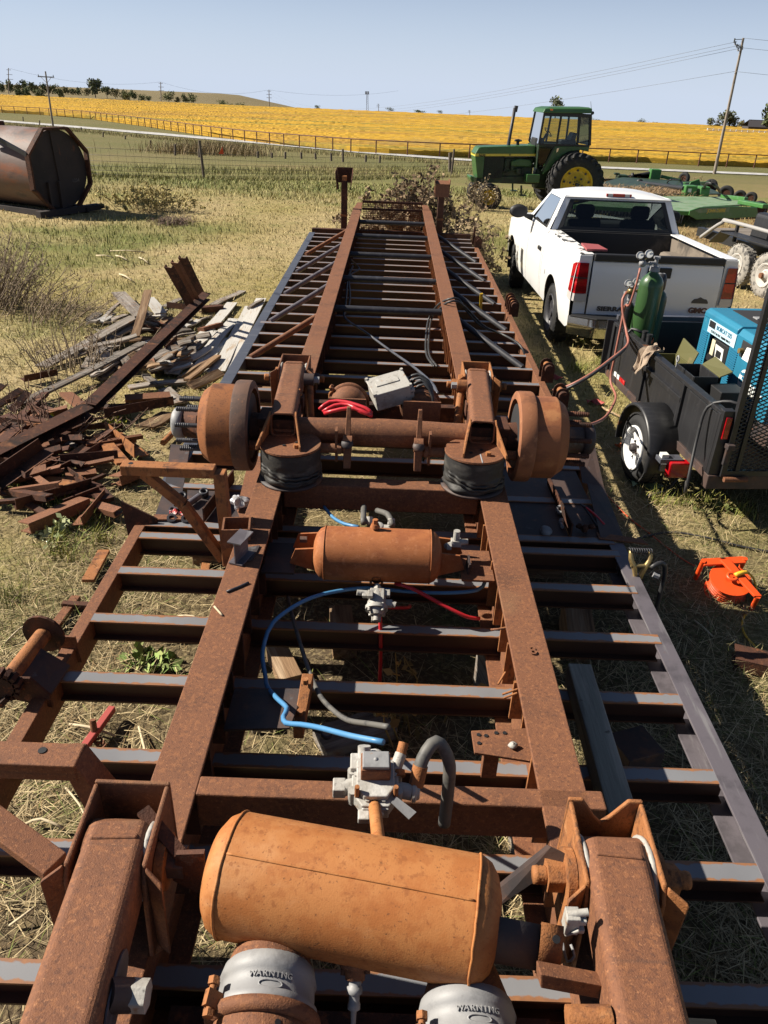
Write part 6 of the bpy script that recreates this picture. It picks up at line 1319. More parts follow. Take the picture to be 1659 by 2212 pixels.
# ================================================================== octagonal-collared tank
def oct_tank():
    c = G(142, 463); Rt = .89; zc = c.z + .14 + Rt; n = V((.90, -.43, 0)).normalized(); a = -n; sd = V((0, 0, 1)).cross(n)
    c = V((c.x, c.y, zc)); c = c + V((.0, .0, 0))
    t = thing('storage_tank', 'large rusty cylindrical tank lying on skids with an octagonal steel end collar', 'tank', (c.x, c.y, c.z - Rt - .2))
    m = MB(); m.lathe(c, a, [(0, Rt), (6.5, Rt)], 64); part('shell', m, TANKS, t)
    m = MB(); m.lathe(c - a * .0, n, [(-.02, Rt - .002), (.0, Rt - .02), (.0, .0001)], 64, False); part('end_plate', m, TANKD, t)
    m = MB(); m.bar(c + n * .02 + sd * -.12 + V((0, 0, Rt * .95)), c + n * .02 + sd * -.02 + V((0, 0, -Rt)), .03, .05, n); part('seam_bar', m, TANKD, t)
    pts = []
    for k in range(8):
        an = rad(22.5 + 45 * k); pts.append(c + n * .05 + (sd * math.cos(an) + V((0, 0, 1)) * math.sin(an)) * (Rt / math.cos(rad(22.5)) + .02))
    for k in range(8):
        m = MB(); m.bar(pts[k], pts[(k + 1) % 8], .13, .055, (pts[k] + pts[(k + 1) % 8]) / 2 - c); part('collar_bar', m, RUSTD, t)
    m = MB(); q = pts[3]; m.bar(pts[4] * .5 + pts[3] * .5 if False else pts[3], pts[3] + a * 1.6 + V((0, 0, .55)) + sd * -.05, .06, .09); part('brace', m, BLACKP, t)
    m = MB(); q0 = pts[3] + a * 1.05 + V((0, 0, .55)) - sd * .12; m.cyl(q0, q0 + a * 1.5 + V((0, 0, .75)), .07, n=14); part('pipe', m, RUST, t)
    m = MB()
    for k, (d_, h) in enumerate(((2.6, .16), (1.75, .09))): m.cyl(c + a * d_ + V((0, 0, Rt - .02)), c + a * d_ + V((0, 0, Rt + h)), .18 if k == 0 else .09, n=16)
    m.box(tuple(c + a * 2.65 + V((0, 0, Rt + .2))), (.6, .5, .10)); part('hatch', m, RUSTD, t)
    for s in (-1, 1):
        m = MB(); m.bar(c + sd * .62 * s - V((0, 0, Rt + .10)) + n * .1, c + sd * .62 * s - V((0, 0, Rt + .10)) + a * 6.4, .14, .22); part('skid', m, TANKD, t)
    m = MB(); m.bar(c + n * .12 - sd * .95 - V((0, 0, Rt + .04)), c + n * .12 + sd * 1.0 - V((0, 0, Rt + .04)), .16, .14); m.bar(c + n * .2 + sd * .5 - V((0, 0, Rt + .06)), c + n * .25 + sd * 1.05 - V((0, 0, Rt + .02)), .1, .1); part('cross_skid', m, TANKD, t)
    m = MB()
    for s in (-.33, .0): m.bar(c + n * .04 + sd * (s - .1) - V((0, 0, Rt)), c + n * .04 + sd * (s - .1) - V((0, 0, .25)), .06, .09, n)
    part('upright', m, TANKD, t)
    W_ = mat('faint_chalk', (.13, .12, .12), .9)
    lettering('1234', .12, frame(c + n * .008 + sd * .48 - V((0, 0, .28)), sd, (0, 0, 1)), W_, t, .001, 0, 1.0, 'stencil')
oct_tank()
# ================================================================== black utility trailer with its load
UW = Matrix.Translation((2.19, 4.66, 0)) @ Matrix.Rotation(.080, 4, 'Z')
GU = gz(2.2, 5.3)
def utility():
    t = thing('utility_trailer', 'small black flatbed utility trailer with mesh ramp gate carrying the blue welder', 'trailer', UW @ V((.75, 1.0, GU)))
    def U(mb_): return xf(mb_, UW)
    Wd, Ln, zb, zt = 1.55, 2.12, .26, .68
    p = part('deck', U(MB().box((Wd / 2, Ln / 2, zb), (Wd, Ln, .03))), WOODB, t)
    m = MB()
    # left wall boards and frame
    for y0, y1 in ((.03, .56), (.62, 1.28), (1.34, 2.10)): part('side_board', U(MB().box((.0, (y0 + y1) / 2, (zb + zt) / 2 - .01), (.022, y1 - y0, zt - zb - .04))), BLACKP, t, .003)
    part('top_rail', U(MB().box((0, Ln / 2, zt), (.055, Ln, .03))), BLACKP, t, .003)
    part('mid_rail', U(MB().box((-.02, 1.05, zt - .13), (.03, .95, .035))), BLACKP, t, .003)
    part('bottom_rail', U(MB().box((0, Ln / 2, zb - .02), (.05, Ln, .06))), RUSTP, t, .003)
    for y in (.02, .59, 1.31, 2.10): part('stake_post', U(MB().box((-.005, y, (zb + zt) / 2), (.05, .05, zt - zb))), BLACKP, t, .003)
    part('corner_post', U(MB().box((.01, -.01, (zb + zt) / 2 + .01), (.075, .06, zt - zb + .04))), BLACKP, t, .004)
    part('marker_light', U(MB().box((.012, -.045, zt - .085), (.04, .014, .15))), REDL, t, .004)
    part('front_board', U(MB().box((Wd / 2, Ln, (zb + zt) / 2 + .02), (Wd, .03, zt - zb))), BLACKP, t); part('front_rail', U(MB().box((Wd / 2, Ln + .01, zt + .05), (Wd, .05, .04))), STEELN, t, .004)
    part('front_flap', U(MB().slab([(-.07, 2.15, zt + .02), (.02, 2.12, zt + .02), (.0, 2.13, zb - .05), (-.06, 2.16, zb - .05)], (0, .02, 0))), BLACKP, t)
    part('right_wall', U(MB().box((Wd, Ln / 2, (zb + zt) / 2), (.03, Ln, zt - zb))), BLACKP, t)
    part('axle', U(MB().cyl((-.1, .78, GU + .29), (Wd + .1, .78, GU + .29), .035, n=10)), BLACKP, t)
    # wheel, fender and lamps
    for x, q in ((-.135, -1), (Wd + .14, 1)):
        m = tyre(.268, .16, .17, 44); w = part('wheel', U(xf(m, Matrix.Translation((x, .78, GU + .268)))), RUBBER, t)
        WR = WHITEP; m = MB(); m.lathe((q * .075, 0, 0), (q, 0, 0), [(-.14, .165), (.0, .172), (.012, .170), (.010, .158), (-.02, .150), (-.035, .135)], 36)
        for k in range(8): a = k * .785; m.bar((q * .045, .05 * math.cos(a), .05 * math.sin(a)), (q * .042, .142 * math.cos(a), .142 * math.sin(a)), .048, .012, (1, 0, 0))
        m.lathe((q * .045, 0, 0), (q, 0, 0), [(0, .06), (.012, .055), (.014, .036)], 20); r_ = part('rim', U(xf(m, Matrix.Translation((x, .78, GU + .268)))), WR, w)
        m = MB(); m.lathe((q * .045, 0, 0), (q, 0, 0), [(0, .038), (.045, .034), (.055, .025), (.055, .0001)], 16)
        for k in range(5): a = k * 1.256; m.hexnut((q * .055, .05 * math.cos(a), .05 * math.sin(a)), (q, 0, 0), .010, .014)
        part('hub', U(xf(m, Matrix.Translation((x, .78, GU + .268)))), RUSTP, w)
        m = MB(); m.lathe((x + q * .10, .78, GU + .275), (-q, 0, 0), [(0, .318), (0, .332), (.016, .340), (.235, .340), (.235, .322), (.0, .318)], 40, a0=-1.75, a1=1.75, ref=(0, 0, 1)); f_ = part('fender', U(m), BLACKP, t)
        fl = MB(); fl.box((x - q * .06, .78 - .345, GU + .27), (.12, .02, .06)); part('fender_end', U(fl), GRAYC, f_, .003)
    m = MB(); m.box((-.115, .36, .185), (.17, .09, .035)); part('lamp_bracket', U(m), STEELN, t, .004)
    m = MB(); m.box((-.06, .32, .13), (.15, .075, .12)); L_ = part('tail_lamp', U(m), REDL, t, .012); m = MB(); m.box((-.16, .36, .20), (.05, .05, .06)); part('reflector', U(m), GAUGE, L_)
    for y0, c_ in ((1.86, GAUGE), (1.72, REDL)): part('reflective_tape', U(MB().box((-.014, y0, zb + .02), (.006, .13, .05))), c_, t)
    # rear beam and mesh gate
    part('rear_beam', U(MB().box((Wd / 2, -.02, zb - .05), (Wd + .06, .07, .10))), RUSTP, t, .006)
    m = MB(); m.cyl((.06, -.09, zb - .01), (.22, -.09, zb - .01), .018, n=10); part('gate_hinge', U(m), RUST, t)
    m = MB(); m.box((.05, -.06, zb + .15), (.03, .03, .13)); m.box((.05, -.075, zb + .22), (.05, .05, .035)); part('gate_latch', U(m), RUSTP, t, .004)
    gt = MB(); gh = 1.22; lean = .02
    def GP(u, v): return V((.06 + (Wd - .06) * u, -.055 + lean * v * gh, zb + .0 + gh * v))
    for a_, b_ in ((GP(0, 0), GP(0, 1)), (GP(1, 0), GP(1, 1)), (GP(0, 1), GP(1, 1)), (GP(0, .02), GP(1, .02))): gt.bar(a_, b_, .035, .035, (0, 1, 0))
    gt2 = MB(); gt2.bar(GP(.06, 0), GP(.06, 1), .028, .028, (0, 1, 0)); gt2.bar(GP(.53, 0), GP(.53, 1), .028, .028, (0, 1, 0))
    g_ = part('ramp_gate', U(gt), BLACKP, t); part('gate_bar', U(gt2), BLACKP, g_)['kind'] = 'stuff'
    ms = MB(); nx_, nz_ = 26, 44
    for i in range(nx_):
        for j in range(nz_):
            u0, u1, um = i / nx_, (i + 1) / nx_, (i + .5) / nx_; v0, v1, vm = j / nz_, (j + 1) / nz_, (j + .5) / nz_
            for A_, B_ in (((u0, vm), (um, v0)), ((um, v0), (u1, vm)), ((u0, vm), (um, v1)), ((um, v1), (u1, vm))): ms.bar(GP(*A_), GP(*B_), .006, .007, (0, 1, 0))
    me = U(ms); o = part('expanded_mesh', me, BLACKM, g_); o['kind'] = 'stuff'
    part('tongue', U(MB().bar((Wd / 2, Ln, zb - .03), (Wd / 2, Ln + 1.1, zb - .06), .07, .09)), BLACKP, t)
    part('jack_stand', U(MB().cyl((Wd / 2, Ln + 1.0, GU), (Wd / 2, Ln + 1.0, zb + .2), .03, n=10)), BLACKP, t)
    part('eye_bolt', MB().tube([UW @ V((.03, .88, zt + .01)), UW @ V((.03, .88, zt + .05)), UW @ V((.03, .90, zt + .075)), UW @ V((.03, .88, zt + .10)), UW @ V((.03, .86, zt + .075)), UW @ V((.03, .88, zt + .05))], .006, 6, .01), GRAYC, t)
    # ---- welder
    w = thing('welder_generator', 'blue engine driven welder generator on a black skirt in the utility trailer', 'welder', UW @ V((.78, .95, zb)))
    x0, x1, y0, y1, z0, z1 = .50, 1.02, .36, 1.56, .46, .965
    part('skirt', U(MB().box(((x0 + x1) / 2, (y0 + y1) / 2 - .05, .36), (x1 - x0 + .02, y1 - y0 + .14, .19))), RUSTP, w, .006)
    P = [(x0, y1, z0), (x0, y1, z1 - .05), (x0 + .03, y1, z1), (x1 - .03, y1, z1), (x1, y1, z1 - .05), (x1, y1, z0)]
    body = MB()
    oy0, oy1, oz0, oz1 = 1.06, 1.40, z0 + .02, z1 - .16
    for ya, yb, za, zb_ in ((y0, oy0, z0, z1 - .05), (oy1, y1, z0, z1 - .05), (oy0, oy1, oz1, z1 - .05)):
        body.box((x0 + .008, (ya + yb) / 2, (za + zb_) / 2), (.016, yb - ya, zb_ - za))
    b_ = part('side_panel', U(body), WELDB, w)
    m = MB(); m.slab([(x0 - .004, y1 + .004, z1 - .06), (x0 + .0, y1 + .004, z1 - .02), (x0 + .03, y1 + .004, z1 + .006), (x1 - .03, y1 + .004, z1 + .006), (x1 + .004, y1 + .004, z1 - .06)], (0, -.56, 0)); TP = part('top_cover', U(m), WELDB, w, .008)
    m = MB(); m.slab([(x0 + .0, y1 - .56, z1 - .06), (x0 + .03, y1 - .56, z1 - .005), (x1 - .03, y1 - .56, z1 - .005), (x1, y1 - .56, z1 - .06)], (0, -.60, 0)); part('rear_cover', U(m), WELDB, w, .01)
    part('far_panel', U(MB().box((x1 - .01, (y0 + y1) / 2, (z0 + z1) / 2 - .03), (.02, y1 - y0, z1 - z0 - .06))), WELDBD, w); part('end_panel', U(MB().box(((x0 + x1) / 2, y0 + .01, (z0 + z1) / 2 - .03), (x1 - x0 - .04, .02, z1 - z0 - .06))), WELDB, w); part('end_panel', U(MB().box(((x0 + x1) / 2, y1 - .01, (z0 + z1) / 2 - .03), (x1 - x0 - .04, .02, z1 - z0 - .06))), WELDB, w)
    part('top_recess', U(MB().box(((x0 + x1) / 2 + .05, y1 - .28, z1 + .0075), (.26, .40, .006))), DARKIN, TP); part('recess_box', U(MB().box(((x0 + x1) / 2 + .02, y1 - .34, z1 + .014), (.10, .07, .012))), GRAYC, TP, .003)
    m = MB(); m.box((x0 + .16, 1.23, .56), (.26, .30, .24)); E_ = part('engine', U(m), BLACKM, w, .03)
    m = MB(); m.box((x0 + .10, 1.20, .72), (.20, .26, .14))
    for k in range(5): m.box((x0 + .04 + .03 * k, 1.20, .795), (.012, .24, .02))
    part('air_shroud', U(m), BLACKM, w, .012); m = MB(); m.cyl((x0 + .04, 1.33, .62), (x0 + .0, 1.33, .62), .05, n=18); part('starter', U(m), BLACKP, w)
    m = MB(); m.slab([(x0 - .004, 1.27, .76), (x0 - .004, 1.13, .755), (x0 - .004, 1.10, .59), (x0 - .004, 1.12, .53), (x0 - .004, 1.22, .60)], (.004, 0, 0)); TG = part('warning_tag', U(m), GAUGE, w); part('sticker', U(MB().box((x0 + .0, 1.31, .72), (.006, .055, .12))), mat('cream_sticker', (.6, .55, .38), .6), w)
    m = MB()
    for yy_, zz_, a, b2 in ((1.19, .70, .08, .05), (1.17, .61, .07, .02), (1.17, .65, .03, .015), (1.15, .575, .03, .03)): m.box((x0 - .0055, yy_, zz_), (.003, a, b2))
    part('tag_print', U(m), BLACKM, TG)
    # vents
    for ya, yb in ((1.43, 1.54), (.92, 1.04)):
        m = MB()
        for k in range(19): z = z0 + .03 + k * .017; m.box((x0 - .003, (ya + yb) / 2, z), (.008, yb - ya, .007))
        part('louvre_panel', U(m), WELDBD, w)['kind'] = 'stuff'
    lm = Matrix(((-0.0, 0, 1, 0), (0, 0, 0, 0), (0, 0, 0, 0), (0, 0, 0, 1)))
    def fl(body_, size, y, z, m_, sx=1.0, name='lettering', par=None, bold=.0006): return lettering(body_, size, UW @ frame((x0 - .008, y, z), (0, -1, 0), (0, 0, 1)), m_, par or w, .0008, bold, sx, name)
    LT = mat('pale_decal', (.45, .62, .70), .5); part('label_plate', U(MB().box((x0 - .004, 1.22, z1 - .105), (.004, .46, .10))), LT, w); m = MB(); m.box((x0 - .008, 1.385, z1 - .085), (.003, .10, .05)); part('label_block', U(m), BLACKM, w)
    fl('Miller', .030, 1.385, z1 - .086, GAUGE); fl('BOBCAT 225', .045, 1.18, z1 - .088, WELDBD, 1.0); fl('CC/CV AC/DC 10,000 WATT', .024, 1.22, z1 - .135, BLACKM, 1.1)
    m = MB(); P = [(x0 - .004, .74 + .075 * math.cos(a), .64 + .085 * math.sin(a)) for a in np.linspace(0, 6.283, 24)[:-1]]; m.slab(P, (-.003, 0, 0)); part('logo_disc', U(m), GAUGE, w); m = MB()
    for k in range(5): m.box((x0 - .0085, .74 + .04 * math.sin(k * 2.1), .64 + .05 * math.cos(k * 1.7)), (.003, .05, .02))
    part('logo_mark', U(m), WELDBD, w); fl('Miller', .105, .575, .61, GAUGE, 1.0, 'lettering', None, .002); fl('The Power of Blue', .03, .60, .53, GAUGE)
    # control notch near the rear top
    part('control_recess', U(MB().box((x0 - .003, .78, z1 - .12), (.010, .22, .12))), DARKIN, w, .004); m = MB(); m.slab([(x0 - .008, .68, z1 - .07), (x0 - .05, .66, z1 - .16), (x0 - .05, .76, z1 - .16), (x0 - .008, .80, z1 - .09)], (-.004, 0, 0)); part('white_label', U(m), GAUGE, w); part('fuel_knob', U(MB().cyl((x0 - .01, .85, z1 - .13), (x0 - .04, .85, z1 - .13), .02, n=12)), BRASS, w)
    # ---- gas cylinders
    def cyl_(nm, lb, x, y, r, h, m_, tilt=(0, 0)):
        b0 = UW @ V((x, y, zb + .016)); t_ = thing(nm, lb, 'gas cylinder', b0); ax = V((tilt[0], tilt[1], 1)).normalized()
        m = MB(); m.lathe(b0, ax, [(0, .0001), (0, r * .93), (.015, r), (h - r * 1.1, r), (h - r * .75, r * .95), (h - r * .4, r * .76), (h - r * .15, r * .48), (h, r * .36), (h + .02, r * .34)], 36); part('shell', m, m_, t_)
        m = MB(); m.cyl(b0 + ax * (h + .01), b0 + ax * (h + .045), r * .42, r * .40, n=18); part('neck_ring', m, GRAYC, t_)
        m = MB(); q = b0 + ax * (h + .04); m.cyl(q, q + ax * .07, .016, n=10); m.cyl(q + ax * .07, q + ax * .085, .028, n=12); m.cyl(q + ax * .035, q + ax * .035 + V((-.06, -.01, 0)), .013, n=10); part('valve', m, GRAYC, t_); return t_, q, ax
    A_, qa, ax = cyl_('gas_cylinder', 'taller bright green gas cylinder with two gauges standing behind the tailgate', .12, 1.86, .098, .90, CYLG, (.015, 0))
    B_, qb, _ = cyl_('gas_cylinder', 'shorter dark green gas cylinder partly hidden behind the taller bright one', .24, 1.97, .085, .74, CYLD, (.03, .05))
    m = MB(); m.lathe(qb - V((0, 0, .06)), (0, 0, 1), [(0, .04), (.02, .05), (.10, .05), (.14, .035), (.15, .0001)], 18); part('cap', m, BLACKP, B_)
    C_, qc, _ = cyl_('gas_cylinder', 'small black gas cylinder at the trailer corner left of the green ones', -.02 + .055, 2.02, .055, .62, BLACKP)
    def regulator(q, lb, big=True):
        t_ = thing('regulator', lb, 'gas regulator', q); m = MB(); m.lathe(q, (-.3, -.85, .2), [(-.02, .0001), (-.02, .024), (.0, .03), (.02, .03), (.035, .018), (.06, .016), (.06, .0001)], 16); m.cyl(q, q + V((.08, .01, .0)), .009, n=8); m.hexnut(q + V((.055, .007, 0)), (1, 0, 0), .016, .02); part('body', m, BRASS if not big else GRAYC, t_)
        for dx, dz, r in ((-.035, .065, .030), (.035, .078, .034)):
            c = q + V((dx, -.01, dz)); n_ = V((-.15, -.9, .35)).normalized(); m = MB(); m.lathe(c, n_, [(-.02, .0001), (-.02, r), (.006, r), (.008, r * .9)], 24); g_ = part('gauge', m, GRAYC, t_); m = MB(); m.lathe(c + n_ * .0045, n_, [(0, r * .9), (.0005, .0001)], 24, False); part('gauge_face', m, GAUGE, g_); m = MB(); m.bar(c + n_ * .006, c + n_ * .006 + V((r * .6, 0, r * .4)), .003, .001); part('needle', m, BLACKM, g_); m = MB(); m.cyl(c, q, .006, n=6); part('stem', m, BRASS, g_)
        return t_
    regulator(qa + V((-.115, -.02, .03)), 'two gauge regulator on top of the tall green cylinder'); regulator(qc + V((-.02, -.05, .06)), 'brass two gauge regulator beside the middle of the green cylinder', False)
    single('hold_strap', MB().lathe(UW @ V((.13, 1.87, .60)), (0, 0, 1), [(0, .115), (.03, .115), (.03, .108), (0, .108)], 24), mat('orange_strap', (.55, .13, .03), .7), 'orange strap wrapped round the foot of the green gas cylinder', 'strap')
    # ---- ammo boxes, rag, hose over the wall
    for k, (y, lb, op) in enumerate(((1.30, 'open olive metal box with its lid up, nearest the front of the utility trailer', 1), (.86, 'open olive metal box behind the eye bolt, nearest the trailer gate', 0))):
        t_ = thing('ammo_box', lb, 'metal box', UW @ V((.20, y, zb)), 'olive boxes inside the trailer wall'); m = MB(); bx, bw_, bh = .09, .30, (.36 if k == 0 else .42)
        cx_ = .19
        for a in (((cx_ - bx, y, zb + bh / 2), (.01, bw_, bh)), ((cx_ + bx, y, zb + bh / 2), (.01, bw_, bh)), ((cx_, y - bw_ / 2, zb + bh / 2), (bx * 2, .01, bh)), ((cx_, y + bw_ / 2, zb + bh / 2), (bx * 2, .01, bh)), ((cx_, y, zb + bh * .45), (bx * 2, bw_, .01))): m.box(*a)
        part('box', U(m), BLACKP if k else OLIVE, t_, .003); m = MB()
        if op: m.slab([(cx_ + bx, y - bw_ / 2, zb + bh), (cx_ + bx, y + bw_ / 2, zb + bh), (cx_ + bx + .03, y + bw_ / 2, zb + bh + .13), (cx_ + bx + .03, y - bw_ / 2, zb + bh + .10)], (.012, 0, 0))
        else: m.slab([(cx_ + bx + .012, y - bw_ / 2, zb + bh - .01), (cx_ + bx + .012, y + bw_ / 2, zb + bh - .01), (cx_ + bx + .10, y + bw_ / 2, zb + bh + .05), (cx_ + bx + .10, y - bw_ / 2, zb + bh + .03)], (0, 0, .012))
        part('lid', U(m), OLIVE, t_, .003)
    t_ = single('black_box', U(MB().box((.33, .62, zb + .19), (.20, .20, .36))), BLACKM, 'plain black box between the welder skirt and trailer wall', 'box', bevel=.006)
    for k, y in enumerate((1.62, 1.52)):
        m = MB(); m.cyl(UW @ V((.06, y, zt - .06)), UW @ V((.06, y, zt + .06)), .022, n=12); m.cyl(UW @ V((.06, y, zt + .06)), UW @ V((.06, y, zt + .075)), .025, n=12); single('black_bottle', m, BLACKM, 'black capped tube standing inside the trailer wall, ' + ('nearer the gas cylinder' if k == 0 else 'nearer the gray rag'), 'bottle', 'black tubes by the wall')
    def rag(u, v):
        a = (u - .5); x = -.02 + .09 * abs(v - .35) * (1 if v > .35 else -.4) * -1 + .02 * math.sin(9 * u + 3 * v); y = 1.22 + a * (.17 - .06 * v) + .015 * math.sin(14 * v); z = zt + .055 - max(0, v - .35) * .30 + .018 * math.sin(11 * u + 2) * (1 - .3 * v) + .012 * math.sin(21 * u + 9 * v); return UW @ V((x + (-.04 if v > .35 else .03), y, z))
    single('rag', MB().grid(rag, 26, 26), RAG, 'crumpled grayish rag hung over the utility trailer side', 'rag')
    def cloth(u, v): return UW @ V((.50 + .55 * u, .06 + .30 * v, zb + .03 + .05 * abs(math.sin(7 * u + 3 * v)) + .04 * math.sin(5 * v + 9 * u) ** 2))
    single('white_sack', MB().grid(cloth, 18, 14), CLOTHW, 'rumpled white sack lying behind the mesh gate', 'sack')
    def hz(name, pts, r, m_, lb, cat, st=.04, grp=None): single(name, MB().tube(pts, r, 8, st), m_, lb, cat, grp)
    hz('cable', [UW @ V((.30, .10, zb + .3)), UW @ V((.14, .03, zt + .02)), UW @ V((.06, .08, zt + .05)), UW @ V((-.04, .16, zt - .02)), UW @ V((-.075, .13, .45)), UW @ V((-.12, .02, .10)), at(1490, 985, .05), at(1465, 1030, -.05), at(1437, 1060, gz(2.1, 5) + .02), at(1400, 1072, gz(2, 5) + .01)], .011, HOSEB, 'black welding cable looped over the rear corner of the utility trailer', 'cable')
    hz('torch_hose', [qa + V((-.14, -.06, .0)), qa + V((-.15, -.08, -.10)), qa + V((-.17, -.06, -.30)), UW @ V((-.03, 1.93, zt + .20)), UW @ V((-.045, 1.90, zt + .02)), UW @ V((-.06, 1.87, .45)), UW @ V((-.07, 1.84, .25)), atY(1330, 855, 6.2), atY(1322, 880, 5.6), atY(1305, 903, 5.0), atY(1275, 917, 4.5), atY(1245, 917, 4.0)], .010, HOSEO, 'reddish twin gas hose hanging from the tall cylinder regulator', 'hose')
    hz('torch_hose', [qc + V((-.05, -.05, .05)), qc + V((-.09, -.10, .0)), qc + V((-.08, -.14, -.10)), UW @ V((-.035, 1.78, zt + .02)), atY(1355, 745, 6.1), atY(1320, 775, 5.9), atY(1280, 805, 5.75), atY(1240, 828, 5.7), atY(1205, 842, 5.8), atY(1190, 843, 6.0)], .011, HOSEO, 'reddish hose drooping from the brass regulator toward the trailer frame', 'hose')
    hz('torch_hose', [UW @ V((.06, 1.70, zt + .04)), UW @ V((.0, 1.76, zt + .05)), UW @ V((-.05, 1.74, zt - .02)), atY(1350, 752, 6.05), atY(1315, 783, 5.85), atY(1272, 814, 5.7), atY(1232, 836, 5.65), atY(1200, 848, 5.8), atY(1186, 850, 6.0)], .012, HOSEB, 'black hose running from the gas cylinders to the trailer frame', 'hose')
utility()
# ================================================================== scrap heap at the left
def z3(x, y): return (x * .5425 / 1.3563, (500 + y * .5425) / 1.3563)
def z5(x, y): return (x / 2.676 / 1.3563, (820 + y / 2.676) / 1.3563)
def z6(x, y): return (x * .4822 / 1.3563, (1100 + y * .4822) / 1.3563)
def beam_between(a, b, w_, th, roll=0.0):
    a, b = V(a), V(b); d = (b - a); L = d.length; d.normalize(); s_ = d.cross(V((0, 0, 1))).normalized(); u = s_.cross(d)
    c, s = math.cos(roll), math.sin(roll); s2 = s_ * c + u * s; u2 = u * c - s_ * s; m = (a + b) / 2
    return Matrix(((d.x, s2.x, u2.x, m.x), (d.y, s2.y, u2.y, m.y), (d.z, s2.z, u2.z, m.z), (0, 0, 0, 1))), L
cnt = {}
def plank(pa, pb, w_, m_, lb, h0=.03, h1=None, th=.022, roll=0, grp='old boards in the scrap heap', name='board', cat='board'):
    h1 = h0 if h1 is None else h1; a = G(*pa, h0); b = G(*pb, h1); M_, L = beam_between(a, b, w_, th, roll)
    n = 9; m = MB(); j = [rng.uniform(-.003, .003) for k in range(2 * n)]; ej = [rng.uniform(-.015, .015) for k in range(4)]
    vs = []
    for k in range(n):
        x = -L / 2 + L * k / (n - 1); bow = .006 * math.sin(k * .8 + len(lb))
        for q, (yy_, zz_) in enumerate(((-w_ / 2, -th / 2), (w_ / 2, -th / 2), (w_ / 2, th / 2), (-w_ / 2, th / 2))): vs.append((x + (ej[q] if k in (0, n - 1) else 0), yy_ + j[k] * (1 if q in (0, 3) else -1), zz_ + bow))
    fs = [tuple((k * 4 + q, k * 4 + (q + 1) % 4, k * 4 + 4 + (q + 1) % 4, k * 4 + 4 + q) for q in range(4)) for k in range(n - 1)]; fs = [f for g_ in fs for f in g_] + [(3, 2, 1, 0), tuple((n - 1) * 4 + q for q in range(4))]
    m.add(vs, fs); o = single(name, m, m_, lb, cat, grp); o.matrix_world = M_; return o
def steel(pa, pb, kind, w_, h_, m_, lb, h0=.04, h1=None, roll=0, grp='rusty steel in the scrap heap', name='steel_bar', cat='steel bar'):
    h1 = h0 if h1 is None else h1; a = G(*pa, h0); b = G(*pb, h1); M_, L = beam_between(a, b, w_, h_, roll); m = MB(); p, q = (-L / 2, 0, 0), (L / 2, 0, 0)
    if kind == 'angle': m.angle(p, q, w_, h_, .007)
    elif kind == 'chan': m.chan(p, q, w_, h_, .007)
    elif kind == 'i': m.ibeam(p, q, w_, h_, .009, .007)
    elif kind == 'flat': m.bar(p, q, w_, h_)
    elif kind == 'pipe': m.cyl(p, q, w_ / 2, n=12)
    o = single(name, m, m_, lb, cat, grp); o.matrix_world = M_; return o
P3 = lambda a, b, c, d: (z3(a, b), z3(c, d))
P5 = lambda a, b, c, d: (z5(a, b), z5(c, d))
P6 = lambda a, b, c, d: (z6(a, b), z6(c, d))
W, Gy, Br = WOODW, WOODG, WOODB
gw = 'white boards laid side by side by the trailer rail'
for pts, lb in ((P3(1410, 690, 1215, 1075), 'white painted board nearest the trailer side rail'), (P3(1350, 735, 1180, 1085), 'second white painted board from the trailer side rail'), (P3(1255, 715, 1045, 950), 'white board with shadow stripes at the top of the board row'), (P3(1265, 800, 1110, 985), 'white board just below the striped one in the board row'), (P3(1220, 905, 1060, 1080), 'white board with gray patches in the middle of the board row'), (P3(1300, 940, 1130, 1090), 'broad white board low in the board row by the rail')):
    plank(*pts, .15, W, lb, .035 + .012 * rng.random(), grp=gw)
for pts, lb, w_ in ((P3(1055, 965, 930, 1090), 'short pale board at the lower left end of the white board row', .16), (P3(1020, 945, 900, 1075), 'gray pale board beside the lower end of the white board row', .15), (P3(1150, 870, 1050, 950), 'short white board in the shade under the long steel channel', .12)): plank(*pts, w_, W if 'white board in' in lb else Gy, lb, .06)
plank(*P3(1195, 1090, 1030, 1165), .10, Br, 'brown board leaning by the left brake drum, lower end of the white row', .10, roll=.5)
plank(*P3(700, 1170, 1090, 1125), .11, Gy, 'long gray board lying crosswise just above the left brake drum', .06)
plank(*P3(640, 660, 770, 790), .19, Gy, 'wide pale board sloping at the top of the scrap heap', .10, .25)
plank(*P3(800, 650, 730, 900), .10, Br, 'narrow tan board standing across the top of the scrap heap', .42, .16)
plank(*P3(800, 685, 870, 770), .15, W, 'white board end sticking up beside the narrow tan board', .28, .20)
plank(*P3(885, 735, 985, 690), .10, Gy, 'gray board lying on the grass behind the rusty upright beams', .04)
plank(*P3(730, 790, 225, 1060), .15, Gy, 'longest weathered gray board at the left edge of the heap', .22, .05)
plank(*P3(770, 935, 60, 1285), .10, Gy, 'very long narrow gray board running down to the lower left', .18, .04)
plank(*P3(740, 890, 460, 965), .11, Gy, 'gray board under the tan board with a broken left tip', .20, .10)
plank(*P3(730, 820, 560, 900), .10, Gy, 'gray board just below the longest weathered board', .16, .10)
plank(*P3(715, 850, 500, 945), .09, Gy, 'thin gray slat in the middle of the gray board stack', .14, .08)
plank(*P3(700, 905, 380, 1010), .10, Gy, 'gray board lying lowest in the gray board stack', .10, .05)
plank(*P3(520, 985, 465, 1070), .14, Gy, 'short gray board lying flat left of the white scrap', .03)
plank(*P3(575, 970, 545, 1005), .12, W, 'small white board scrap standing on edge in the heap', .10, roll=.9)
plank(*P3(540, 1085, 470, 1095), .11, W, 'pale broken board piece on the straw by the long gray board', .03)
plank(*P3(700, 985, 590, 1070), .15, Br, 'pale brown broken board beside the long steel channel', .06)
